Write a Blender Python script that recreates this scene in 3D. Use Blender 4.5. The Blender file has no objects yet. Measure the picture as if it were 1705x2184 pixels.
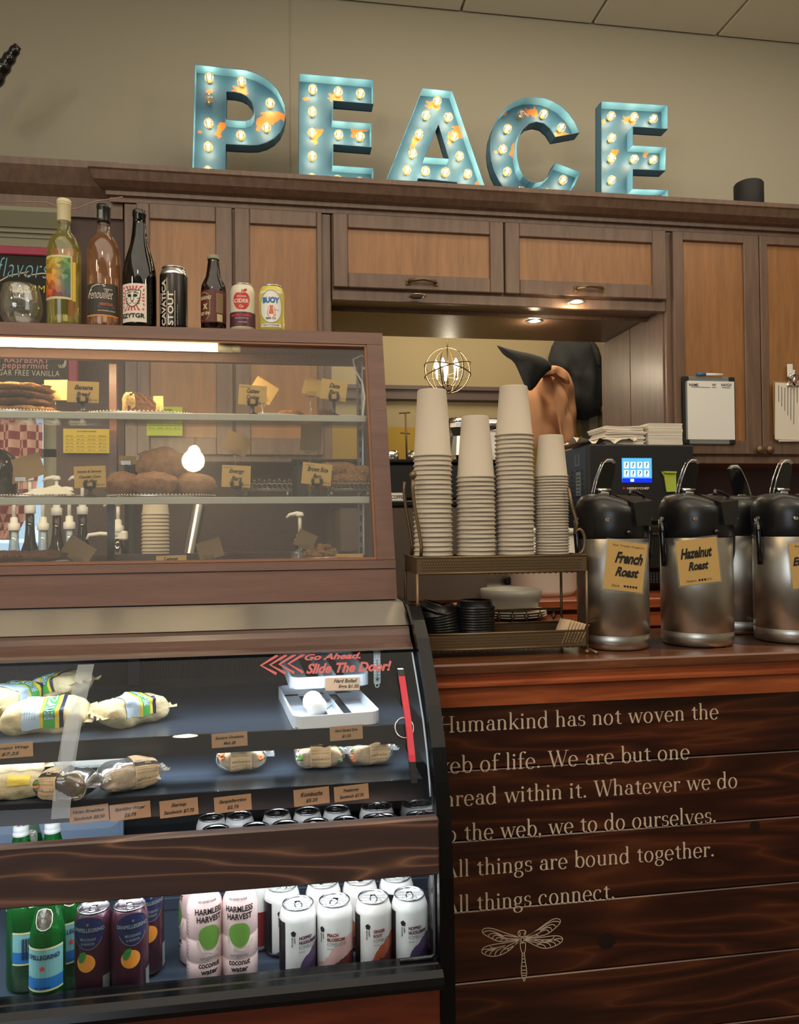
import bpy, math, random
from mathutils import Vector, Matrix, noise
from mathutils.geometry import tessellate_polygon
random.seed(7)
C = bpy.context.scene.collection
PI = math.pi
# ---------------------------------------------------------------- camera
F, CX, CY = 1650.0, 852.5, 1092.0
yaw, pit, rol = math.radians(8.9), math.radians(.95), math.radians(-.53)
CAM = Vector((0, 0, 1.36))
fw = Vector((math.sin(yaw)*math.cos(pit), math.cos(yaw)*math.cos(pit), math.sin(pit)))
r0 = Vector((math.cos(yaw), -math.sin(yaw), 0)); u0 = r0.cross(fw)
rt = r0*math.cos(rol)+u0*math.sin(rol); up = -r0*math.sin(rol)+u0*math.cos(rol)
cd = bpy.data.cameras.new('camera'); cam = bpy.data.objects.new('camera', cd); C.objects.link(cam)
cd.sensor_fit = 'HORIZONTAL'; cd.sensor_width = 36; cd.lens = 36*F/1705; cd.clip_start = .05
m3 = Matrix((rt, up, -fw)).transposed()
cam.matrix_world = Matrix.Translation(CAM) @ m3.to_4x4()
bpy.context.scene.camera = cam
def at(px, py, Y=None, Z=None, X=None):
    d = fw+rt*((px-CX)/F)-up*((py-CY)/F)
    t = Y/d.y if Y is not None else (Z-CAM.z)/d.z if Z is not None else X/d.x
    return CAM+d*t
# ---------------------------------------------------------------- world, lights, exposure
sc = bpy.context.scene
sc.view_settings.view_transform = 'Standard'; sc.view_settings.look = 'None'
sc.view_settings.gamma = 1; sc.view_settings.use_curve_mapping = False
sc.view_settings.exposure = 0.10
w = bpy.data.worlds.new('world'); sc.world = w; w.use_nodes = True
w.node_tree.nodes['Background'].inputs[0].default_value = (.55, .78, 1, 1)
w.node_tree.nodes['Background'].inputs[1].default_value = 1.1
def alight(name, loc, rot, sx, sy, e, col):
    l = bpy.data.lights.new(name, 'AREA'); l.shape = 'RECTANGLE'; l.size = sx; l.size_y = sy; l.energy = e; l.color = col
    o = bpy.data.objects.new(name, l); o.location = loc; o.rotation_euler = rot; C.objects.link(o); return o
def plight(name, loc, e, col, r=.02):
    l = bpy.data.lights.new(name, 'POINT'); l.energy = e; l.color = col; l.shadow_soft_size = r
    o = bpy.data.objects.new(name, l); o.location = loc; C.objects.link(o); return o
alight('shop_window_daylight', (-2.2, -3.2, 1.9), (math.radians(80), 0, math.radians(-28)), 2.4, 1.8, 45, (.80, .90, 1))
alight('ceiling_fill_light', (.7, -.3, 3.56), (0, 0, 0), 5.6, 3.6, 88, (1, .90, .75))  # added overhead fill, stands in for ambient bounce in the room
alight('ceiling_track_light', (1.3, 2.35, 3.5), (math.radians(16), 0, 0), 2.8, .3, 13, (1, .84, .62))
alight('back_room_light', (1.1, 4.4, 2.9), (0, 0, 0), 2.0, .5, 16, (1, .86, .60))
alight('lower_case_led', (-.5, 1.56, 1.098), (math.radians(-4), 0, 0), 1.5, .03, 2.3, (.80, .91, 1))
alight('lower_case_rear_led', (-.5, 1.42, .888), (math.radians(12), 0, 0), 1.5, .015, 3.6, (.84, .93, 1))
alight('lower_case_shelf_led', (-.5, 1.482, .966), (math.radians(6), 0, 0), 1.5, .015, 2.0, (.84, .93, 1))
alight('lower_case_deck_led', (-.5, 1.335, .850), (math.radians(-25), 0, 0), 1.5, .02, 3.6, (.90, .95, 1))
alight('tube_glow', (-.72, 1.955, 1.775), (math.radians(20), 0, 0), 1.25, .03, 4.5, (1, .78, .48))
# ---------------------------------------------------------------- materials
MT = {}
def nodes(name):
    m = bpy.data.materials.new(name); m.use_nodes = True; MT[name] = m
    nt = m.node_tree; return m, nt, nt.nodes['Principled BSDF']
def lin(c):
    return tuple(((x/255)/12.92 if x < 10 else ((x/255+.055)/1.055)**2.4) for x in c)+(1,)
def mat(name, c, rough=.5, metal=0, spec=.5, emit=None, es=0, bump=0, bs=60, coat=0, alpha=1, var=0):
    m, nt, b = nodes(name)
    b.inputs['Base Color'].default_value = lin(c); b.inputs['Roughness'].default_value = rough
    b.inputs['Metallic'].default_value = metal; b.inputs['Specular IOR Level'].default_value = spec
    b.inputs['Coat Weight'].default_value = coat
    if alpha < 1: b.inputs['Alpha'].default_value = alpha
    if emit: b.inputs['Emission Color'].default_value = lin(emit); b.inputs['Emission Strength'].default_value = es
    if bump or var:
        tc = nt.nodes.new('ShaderNodeTexCoord'); n = nt.nodes.new('ShaderNodeTexNoise'); n.inputs['Scale'].default_value = bs; n.inputs['Detail'].default_value = 4
        nt.links.new(tc.outputs['Object'], n.inputs['Vector'])
    if bump:
        bm = nt.nodes.new('ShaderNodeBump'); bm.inputs['Strength'].default_value = bump; bm.inputs['Distance'].default_value = .01
        nt.links.new(n.outputs['Fac'], bm.inputs['Height']); nt.links.new(bm.outputs[0], b.inputs['Normal'])
    if var:
        hs = nt.nodes.new('ShaderNodeMixRGB'); hs.blend_type = 'MULTIPLY'; hs.inputs[0].default_value = var
        rp = nt.nodes.new('ShaderNodeValToRGB'); rp.color_ramp.elements[0].position = .35; rp.color_ramp.elements[1].position = .65
        rp.color_ramp.elements[0].color = (.25, .2, .16, 1); rp.color_ramp.elements[1].color = (1, 1, 1, 1)
        nt.links.new(n.outputs['Fac'], rp.inputs[0]); hs.inputs[1].default_value = lin(c); nt.links.new(rp.outputs[0], hs.inputs[2])
        nt.links.new(hs.outputs[0], b.inputs['Base Color'])
    return m
def wood(name, stops, sc3=(2, 20, 20), rough=.4, scale=3, dist=1.2, coat=.2, fine=.25, bump=.05, det=5, rscale=None):
    m, nt, b = nodes(name)
    tc = nt.nodes.new('ShaderNodeTexCoord'); mp = nt.nodes.new('ShaderNodeMapping'); mp.inputs['Scale'].default_value = sc3
    nt.links.new(tc.outputs['Object'], mp.inputs[0])
    n = nt.nodes.new('ShaderNodeTexNoise'); n.inputs['Scale'].default_value = scale; n.inputs['Detail'].default_value = det; n.inputs['Distortion'].default_value = dist
    nt.links.new(mp.outputs[0], n.inputs['Vector'])
    rp = nt.nodes.new('ShaderNodeValToRGB'); cr = rp.color_ramp
    cr.elements[0].position = stops[0][0]; cr.elements[0].color = lin(stops[0][1])
    cr.elements[1].position = stops[-1][0]; cr.elements[1].color = lin(stops[-1][1])
    for p_, c_ in stops[1:-1]: e = cr.elements.new(p_); e.color = lin(c_)
    src = n.outputs['Fac']
    if rscale:      # ring-like cathedral grain from folding the noise
        mu = nt.nodes.new('ShaderNodeMath'); mu.operation = 'MULTIPLY'; mu.inputs[1].default_value = rscale; nt.links.new(src, mu.inputs[0])
        fr = nt.nodes.new('ShaderNodeMath'); fr.operation = 'PINGPONG'; fr.inputs[1].default_value = 1; nt.links.new(mu.outputs[0], fr.inputs[0]); src = fr.outputs[0]
    nt.links.new(src, rp.inputs[0])
    n2 = nt.nodes.new('ShaderNodeTexNoise'); n2.inputs['Scale'].default_value = scale*6; n2.inputs['Detail'].default_value = 3
    nt.links.new(mp.outputs[0], n2.inputs['Vector'])
    mx = nt.nodes.new('ShaderNodeMixRGB'); mx.blend_type = 'OVERLAY'; mx.inputs[0].default_value = fine
    nt.links.new(rp.outputs[0], mx.inputs[1]); nt.links.new(n2.outputs['Fac'], mx.inputs[2]); nt.links.new(mx.outputs[0], b.inputs['Base Color'])
    b.inputs['Roughness'].default_value = rough; b.inputs['Coat Weight'].default_value = coat; b.inputs['Coat Roughness'].default_value = .25
    bm = nt.nodes.new('ShaderNodeBump'); bm.inputs['Strength'].default_value = bump; nt.links.new(n2.outputs['Fac'], bm.inputs['Height']); nt.links.new(bm.outputs[0], b.inputs['Normal'])
    return m
def glass(name, tint=(1, 1, 1), refl=.05, rough=.02, film=0, fc=(200, 200, 190), smear=False):
    """thin pane or bottle wall: tinted see-through, fresnel gloss, optional faint diffuse film (painted haze, liquid glow, frosting)"""
    m, nt, b = nodes(name); nt.nodes.remove(b); out = nt.nodes['Material Output']
    tr = nt.nodes.new('ShaderNodeBsdfTransparent'); tr.inputs[0].default_value = tuple(tint)+(1,)
    gl = nt.nodes.new('ShaderNodeBsdfGlossy'); gl.inputs['Roughness'].default_value = rough
    lw = nt.nodes.new('ShaderNodeLayerWeight'); lw.inputs[0].default_value = .25
    mr = nt.nodes.new('ShaderNodeMath'); mr.operation = 'MULTIPLY_ADD'; mr.inputs[1].default_value = .55; mr.inputs[2].default_value = refl
    nt.links.new(lw.outputs['Fresnel'], mr.inputs[0])
    mx = nt.nodes.new('ShaderNodeMixShader'); nt.links.new(mr.outputs[0], mx.inputs[0]); nt.links.new(tr.outputs[0], mx.inputs[1]); nt.links.new(gl.outputs[0], mx.inputs[2])
    last = mx
    if name == 'pane':      # haze lobe: faint wide gloss added as bloom round mirrored lamps
        g2 = nt.nodes.new('ShaderNodeBsdfGlossy'); g2.inputs['Roughness'].default_value = .22; m3_ = nt.nodes.new('ShaderNodeMixShader'); m3_.inputs[0].default_value = .006
        nt.links.new(mx.outputs[0], m3_.inputs[1]); nt.links.new(g2.outputs[0], m3_.inputs[2]); last = mx = m3_
    if film:
        df = nt.nodes.new('ShaderNodeBsdfDiffuse'); df.inputs[0].default_value = lin(fc)
        m2 = nt.nodes.new('ShaderNodeMixShader'); m2.inputs[0].default_value = film
        if smear:
            tc = nt.nodes.new('ShaderNodeTexCoord'); n = nt.nodes.new('ShaderNodeTexNoise'); n.inputs['Scale'].default_value = 2.2; n.inputs['Detail'].default_value = 6; n.inputs['Distortion'].default_value = 1.5
            nt.links.new(tc.outputs['Object'], n.inputs['Vector'])
            mm = nt.nodes.new('ShaderNodeMapRange'); mm.inputs['From Min'].default_value = .4; mm.inputs['From Max'].default_value = .75; mm.inputs['To Min'].default_value = film*.5; mm.inputs['To Max'].default_value = film*2.2
            nt.links.new(n.outputs['Fac'], mm.inputs[0]); nt.links.new(mm.outputs[0], m2.inputs[0])
        nt.links.new(mx.outputs[0], m2.inputs[1]); nt.links.new(df.outputs[0], m2.inputs[2]); last = m2
    nt.links.new(last.outputs[0], out.inputs[0]); return m
def art(name, base, c1, h, amp, sc_=40, c2=None, h2=0, rough=.35, coat=.3):
    """can art: base colour with a ragged mountain line of another colour near the foot (object space)"""
    m, nt, b = nodes(name)
    tc = nt.nodes.new('ShaderNodeTexCoord'); se = nt.nodes.new('ShaderNodeSeparateXYZ'); nt.links.new(tc.outputs['Object'], se.inputs[0])
    mp = nt.nodes.new('ShaderNodeMapping'); mp.inputs['Scale'].default_value = (1, 1, .25); nt.links.new(tc.outputs['Object'], mp.inputs[0])
    n = nt.nodes.new('ShaderNodeTexNoise'); n.inputs['Scale'].default_value = sc_; n.inputs['Detail'].default_value = 6; nt.links.new(mp.outputs[0], n.inputs['Vector'])
    def layer(prev, col, hh, am, sl):
        a = nt.nodes.new('ShaderNodeMath'); a.operation = 'MULTIPLY_ADD'; a.inputs[1].default_value = am; a.inputs[2].default_value = hh-am*.5; nt.links.new(n.outputs['Fac'], a.inputs[0])
        s_ = nt.nodes.new('ShaderNodeMath'); s_.operation = 'MULTIPLY_ADD'; s_.inputs[1].default_value = sl; nt.links.new(se.outputs['X'], s_.inputs[0]); nt.links.new(a.outputs[0], s_.inputs[2])
        g = nt.nodes.new('ShaderNodeMath'); g.operation = 'LESS_THAN'; nt.links.new(se.outputs['Z'], g.inputs[0]); nt.links.new(s_.outputs[0], g.inputs[1])
        x = nt.nodes.new('ShaderNodeMixRGB'); nt.links.new(g.outputs[0], x.inputs[0])
        if isinstance(prev, tuple): x.inputs[1].default_value = prev
        else: nt.links.new(prev, x.inputs[1])
        x.inputs[2].default_value = lin(col); return x.outputs[0]
    o = layer(lin(base), c1, h, amp, .9)
    if c2: o = layer(o, c2, h2, amp, .5)
    nt.links.new(o, b.inputs['Base Color']); b.inputs['Roughness'].default_value = rough; b.inputs['Coat Weight'].default_value = coat
    return m
mat('wall_paint', (174, 170, 154), .85, bump=.05, bs=40)
mat('far_wall_paint', (168, 150, 116), .85)
mat('ochre_paint', (172, 138, 58), .85)
mat('ceiling_white', (226, 222, 208), .9, bump=.15, bs=180)
mat('floor_tile', (80, 62, 48), .6)
mat('dark_wall', (78, 60, 58), .6)
mat('trim_purple', (96, 80, 78), .5)
wood('cabinet_frame', [(.3, (98, 76, 64)), (.7, (118, 94, 78))], (14, 14, 1.5), .38, 3, .4, .25, .15)
wood('cabinet_panel', [(.3, (136, 94, 54)), (.5, (148, 103, 60)), (.72, (160, 112, 67))], (9, 9, .8), .35, 4, .8, .3, .2)
wood('case_wood', [(.3, (92, 61, 50)), (.7, (108, 73, 60))], (1.2, 14, 14), .42, 4, .5, .15, .15)
wood('band_wood', [(.0, (66, 48, 46)), (.6, (74, 54, 50)), (.84, (102, 74, 62)), (1, (136, 98, 78))], (1.0, 8, 8), .42, 1.5, .35, .25, .12, .05, 1.5, 20)
wood('header_wood', [(.3, (58, 36, 32)), (.6, (84, 54, 46)), (.75, (106, 72, 58))], (1.0, 16, 16), .35, 3, .6, .4)
wood('counter_top_wood', [(.3, (84, 48, 30)), (.5, (102, 60, 36)), (.7, (124, 76, 46))], (1.2, 12, 12), .25, 3, .8, .35, .2)
wood('counter_wood', [(.3, (130, 62, 36)), (.5, (156, 80, 44)), (.7, (180, 98, 58))], (1.2, 12, 12), .28, 3, .8, .3, .2)
wood('plank_wood', [(.0, (40, 15, 8)), (.5, (56, 24, 13)), (.85, (72, 33, 17)), (1, (88, 46, 24))], (.8, 7, 7), .30, 1.6, .4, .4, .3, .06, 2, 12)
wood('red_wood', [(.3, (84, 30, 20)), (.7, (112, 44, 28))], (1.2, 12, 12), .35, 3, .5, .3)
wood('kick_wood', [(.3, (92, 38, 20)), (.5, (112, 48, 26)), (.7, (132, 62, 34))], (1.2, 7, 7), .4, 2, 1.4, .2)
mat('chrome', (226, 226, 226), .08, 1)
mat('steel', (200, 194, 184), .30, 1, bump=.02, bs=300)
mat('steel_panel', (150, 147, 142), .30, 1)
mat('aluminium', (214, 214, 216), .25, 1)
mat('black_plastic', (20, 20, 22), .30)
mat('black_gloss', (12, 12, 14), .14, coat=.5)
mat('black_trim', (10, 10, 12), .22, spec=.3)
mat('black_matt', (26, 26, 28), .7)
mat('oven_black', (26, 26, 31), .42)
mat('case_black', (24, 26, 30), .34)
mat('deck_black', (56, 65, 78), .30)
mat('case_liner', (150, 172, 200), .5)
mat('cord_pink', (176, 138, 128), .6)
mat('white_paper', (226, 218, 204), .8)
mat('cup_white', (188, 177, 160), .65)
mat('white_plastic', (232, 232, 228), .4)
mat('shelf_edge_grey', (172, 172, 162), .5)
glass('tumbler', (.96, .965, .95), .14, .02, .04, (235, 230, 215))
mat('bowl_grey', (150, 146, 136), .3)
mat('tray_white', (226, 232, 240), .35)
mat('plate_white', (222, 218, 200), .25)
mat('kraft', (196, 160, 96), .8)
mat('kraft_dark', (150, 122, 88), .8)
mat('tag_kraft', (176, 138, 104), .8)
mat('ink', (22, 22, 24), .7)
mat('ink_brown', (84, 60, 44), .7)
mat('ink_white', (225, 215, 200), .6)
mat('quote_paint', (210, 192, 168), .7)
mat('decal_red', (196, 100, 104), .5)
mat('red_plastic', (214, 44, 70), .4)
mat('magenta_frame', (150, 44, 72), .5)
mat('red_frame', (196, 30, 44), .5)
mat('blackboard', (38, 38, 34), .8)
mat('chalk_blue', (130, 190, 214), .9)
mat('chalk_pink', (220, 150, 150), .9)
mat('chalk_white', (200, 190, 170), .9)
mat('chalk_yellow', (196, 190, 70), .9)
mat('bronze', (122, 102, 76), .42, .7)
mat('sage_paint', (140, 140, 118), .6)
mat('teal_metal', (72, 140, 172), .5, .0, bump=.02, bs=20)
mat('bulb_socket', (160, 130, 70), .4, .6)
mat('filament', (255, 214, 140), .5, emit=(255, 206, 120), es=45)
mat('filament_off', (190, 170, 140), .5)
mat('tube_emit', (255, 240, 210), .5, emit=(255, 226, 170), es=14)
mat('spot_emit', (255, 230, 180), .5, emit=(255, 220, 160), es=30)
mat('flame_emit', (255, 240, 210), .5, emit=(255, 232, 190), es=14)
mat('screen_blue', (90, 170, 255), .3, emit=(70, 165, 250), es=.95)
mat('screen_bar', (10, 40, 220), .3, emit=(8, 40, 220), es=.9)
mat('screen_white', (220, 240, 255), .3, emit=(200, 235, 255), es=1)
mat('hoodie_tan', (206, 148, 108), .9, bump=.2, bs=60)
mat('hoodie_black', (44, 44, 46), .9, bump=.2, bs=60)
mat('cookie', (176, 120, 62), .85, bump=.8, bs=150, var=.55)
mat('cookie_dark', (112, 70, 42), .85, bump=.8, bs=130, var=.6)
mat('muffin', (150, 108, 78), .8, bump=.6, bs=90, var=.4)
mat('cake_yellow', (196, 160, 100), .9, bump=.9, bs=160, var=.5)
mat('bar_oat', (176, 130, 84), .5, bump=1, bs=150, var=.7)
mat('egg_white', (240, 240, 238), .45)
mat('silver_ornate', (150, 146, 138), .25, 1, bump=.5, bs=120)
mat('green_note', (176, 196, 72), .8)
mat('yellow_sheet', (214, 190, 70), .8)
mat('paper_wrap', (206, 188, 146), .75, bump=1, bs=26)
mat('wrap_blue', (190, 212, 232), .6)
mat('wrap_green', (66, 168, 74), .6)
mat('wrap_yellow', (230, 200, 60), .6)
mat('pouch_kraft', (212, 184, 146), .8, bump=.25, bs=60)
mat('bread', (226, 190, 150), .8, bump=.4, bs=90, var=.3)
mat('lettuce', (90, 150, 60), .6)
mat('carrot', (226, 120, 50), .6)
mat('coconut_green', (104, 150, 60), .6)
mat('pink_bottle', (232, 200, 196), .35, coat=.3)
mat('plum_can', (70, 34, 48), .3, .35, coat=.4)
mat('navy_print', (30, 38, 74), .4)
mat('orange_fruit', (220, 140, 50), .5)
mat('leaf_green', (50, 120, 50), .6)
mat('star_red', (210, 70, 50), .5)
mat('label_teal', (120, 176, 178), .5)
mat('label_grey', (120, 126, 124), .5)
mat('label_cream', (214, 208, 150), .5)
mat('cider_red', (196, 44, 44), .4)
mat('can_cream', (214, 208, 186), .35, coat=.3)
mat('can_purple', (84, 40, 62), .35, coat=.3)
mat('can_yellow', (206, 196, 90), .35, coat=.3)
mat('print_blue', (30, 110, 176), .5)
mat('print_orange', (216, 110, 70), .5)
mat('print_purple', (90, 40, 70), .5)
mat('print_maroon', (130, 40, 44), .5)
mat('label_maroon', (92, 38, 36), .5)
mat('label_dark', (58, 56, 52), .6)
mat('capsule_cream', (206, 196, 156), .5)
mat('stripe_red', (206, 66, 82), .6)
mat('oat_tub', (222, 218, 206), .5)
mat('hazel_pot', (86, 74, 66), .5)
mat('curtain', (150, 70, 76), .9)
mat('amber_cup', (150, 150, 140), .3)
mat('grey_panel', (120, 112, 104), .5)
mat('orange_rail', (132, 88, 62), .5)
mat('knot', (30, 12, 7), .5)
mat('stain', (44, 24, 15), .35)
art('komb_purple', (222, 220, 216), (96, 74, 112), .030, .05, 46, (70, 46, 84), .016)
art('komb_peach', (224, 220, 214), (222, 176, 168), .042, .04, 40, (112, 44, 44), .018)
art('komb_ginger', (222, 216, 210), (190, 96, 60), .036, .05, 46, (110, 40, 34), .018)
glass('pane', (.97, .98, .97), .006, .015, .012, (190, 180, 165), True)
glass('pane_curved', (.96, .98, .98), .010, .01)
glass('frosted_strip', (.9, .93, .95), .05, .3, .30, (200, 210, 220))
glass('clear_glass', (.96, .97, .95), .10, .01)
glass('clear_wrap', (.9, .92, .92), .18, .12, .10, (230, 235, 238))
glass('bulb_glass', (1, .97, .9), .12, .01, .03)
glass('wine_white', (.97, .965, .80), .05, .02, .05, (225, 220, 110))
glass('wine_rose', (.985, .90, .82), .05, .02, .045, (235, 170, 110))
glass('dark_bottle', (.04, .045, .03), .06, .04)
glass('amber_bottle', (.16, .06, .03), .06, .04)
glass('green_bottle', (.16, .62, .26), .06, .03, .16, (40, 150, 70))
glass('syrup_glass', (.75, .85, .95), .12, .03, .10, (150, 180, 210))
m_ = MT['steel_panel']; nt_ = m_.node_tree; b_ = nt_.nodes['Principled BSDF']
tc_ = nt_.nodes.new('ShaderNodeTexCoord'); mp_ = nt_.nodes.new('ShaderNodeMapping'); mp_.inputs['Scale'].default_value = (3, 900, 900); n_ = nt_.nodes.new('ShaderNodeTexNoise'); n_.inputs['Scale'].default_value = 1
bm_ = nt_.nodes.new('ShaderNodeBump'); bm_.inputs['Strength'].default_value = .0; bm_.inputs['Distance'].default_value = .002
nt_.links.new(tc_.outputs['Object'], mp_.inputs[0]); nt_.links.new(mp_.outputs[0], n_.inputs['Vector']); nt_.links.new(n_.outputs['Fac'], bm_.inputs['Height']); nt_.links.new(bm_.outputs[0], b_.inputs['Normal'])
for nm_, ax_ in (('steel_panel', 'X'), ('steel', 'Z')):
    nt_ = MT[nm_].node_tree; b_ = nt_.nodes['Principled BSDF']; tg_ = nt_.nodes.new('ShaderNodeTangent'); tg_.direction_type = 'RADIAL'; tg_.axis = ax_
    nt_.links.new(tg_.outputs[0], b_.inputs['Tangent']); b_.inputs['Anisotropic'].default_value = 1 if ax_ == 'X' else .75; b_.inputs['Anisotropic Rotation'].default_value = 0
# plaid curtain
m_, nt_, b_ = nodes('plaid')
tc_ = nt_.nodes.new('ShaderNodeTexCoord'); ck = nt_.nodes.new('ShaderNodeTexChecker'); ck.inputs['Scale'].default_value = 34
mp_ = nt_.nodes.new('ShaderNodeMapping'); mp_.inputs['Scale'].default_value = (1, .01, 1)
nt_.links.new(tc_.outputs['Object'], mp_.inputs[0]); nt_.links.new(mp_.outputs[0], ck.inputs['Vector'])
ck.inputs[1].default_value = lin((128, 52, 62)); ck.inputs[2].default_value = lin((206, 164, 150))
nt_.links.new(ck.outputs[0], b_.inputs['Base Color']); b_.inputs['Roughness'].default_value = .9
# geometric label of the white wine
m_, nt_, b_ = nodes('facet_label')
tc_ = nt_.nodes.new('ShaderNodeTexCoord'); vo = nt_.nodes.new('ShaderNodeTexVoronoi'); vo.inputs['Scale'].default_value = 85
se = nt_.nodes.new('ShaderNodeSeparateXYZ'); nt_.links.new(tc_.outputs['Object'], se.inputs[0]); nt_.links.new(tc_.outputs['Object'], vo.inputs['Vector'])
ra = nt_.nodes.new('ShaderNodeValToRGB'); rb = nt_.nodes.new('ShaderNodeValToRGB')
for r_, cs in ((ra, [(200, 70, 60), (216, 140, 50), (216, 190, 70)]), (rb, [(96, 80, 104), (86, 140, 112), (100, 150, 60)])):
    r_.color_ramp.elements[0].color = lin(cs[0]); r_.color_ramp.elements[1].color = lin(cs[2]); e = r_.color_ramp.elements.new(.5); e.color = lin(cs[1])
zz = nt_.nodes.new('ShaderNodeMapRange'); zz.inputs['From Min'].default_value = .065; zz.inputs['From Max'].default_value = .165; nt_.links.new(se.outputs['Z'], zz.inputs[0])
xx = nt_.nodes.new('ShaderNodeMapRange'); xx.inputs['From Min'].default_value = -.018; xx.inputs['From Max'].default_value = .012; nt_.links.new(se.outputs['X'], xx.inputs[0])
nt_.links.new(zz.outputs[0], ra.inputs[0]); nt_.links.new(zz.outputs[0], rb.inputs[0])
mx_ = nt_.nodes.new('ShaderNodeMixRGB'); nt_.links.new(xx.outputs[0], mx_.inputs[0]); nt_.links.new(ra.outputs[0], mx_.inputs[1]); nt_.links.new(rb.outputs[0], mx_.inputs[2])
hv = nt_.nodes.new('ShaderNodeSeparateXYZ'); nt_.links.new(vo.outputs['Color'], hv.inputs[0])
mv = nt_.nodes.new('ShaderNodeMapRange'); mv.inputs['To Min'].default_value = .45; mv.inputs['To Max'].default_value = 1.3; nt_.links.new(hv.outputs['X'], mv.inputs[0])
ml = nt_.nodes.new('ShaderNodeVectorMath'); ml.operation = 'SCALE'; nt_.links.new(mx_.outputs[0], ml.inputs[0]); nt_.links.new(mv.outputs[0], ml.inputs['Scale'])
nt_.links.new(ml.outputs[0], b_.inputs['Base Color'])
# rust patches on the teal letters
m_ = MT['teal_metal']; nt_ = m_.node_tree; b_ = nt_.nodes['Principled BSDF']
tc_ = nt_.nodes.new('ShaderNodeTexCoord'); n_ = nt_.nodes.new('ShaderNodeTexNoise'); n_.inputs['Scale'].default_value = 9; n_.inputs['Detail'].default_value = 5
nt_.links.new(tc_.outputs['Object'], n_.inputs['Vector'])
rp_ = nt_.nodes.new('ShaderNodeValToRGB'); rp_.color_ramp.elements[0].position = .575; rp_.color_ramp.elements[0].color = lin((50, 94, 120)); rp_.color_ramp.elements[1].position = .59; rp_.color_ramp.elements[1].color = lin((206, 112, 36))
nt_.links.new(n_.outputs['Fac'], rp_.inputs[0]); nt_.links.new(rp_.outputs[0], b_.inputs['Base Color'])
mat('teal_side', (80, 134, 164), .5)
mat('grid_dark', (40, 40, 42), .5)
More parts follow.
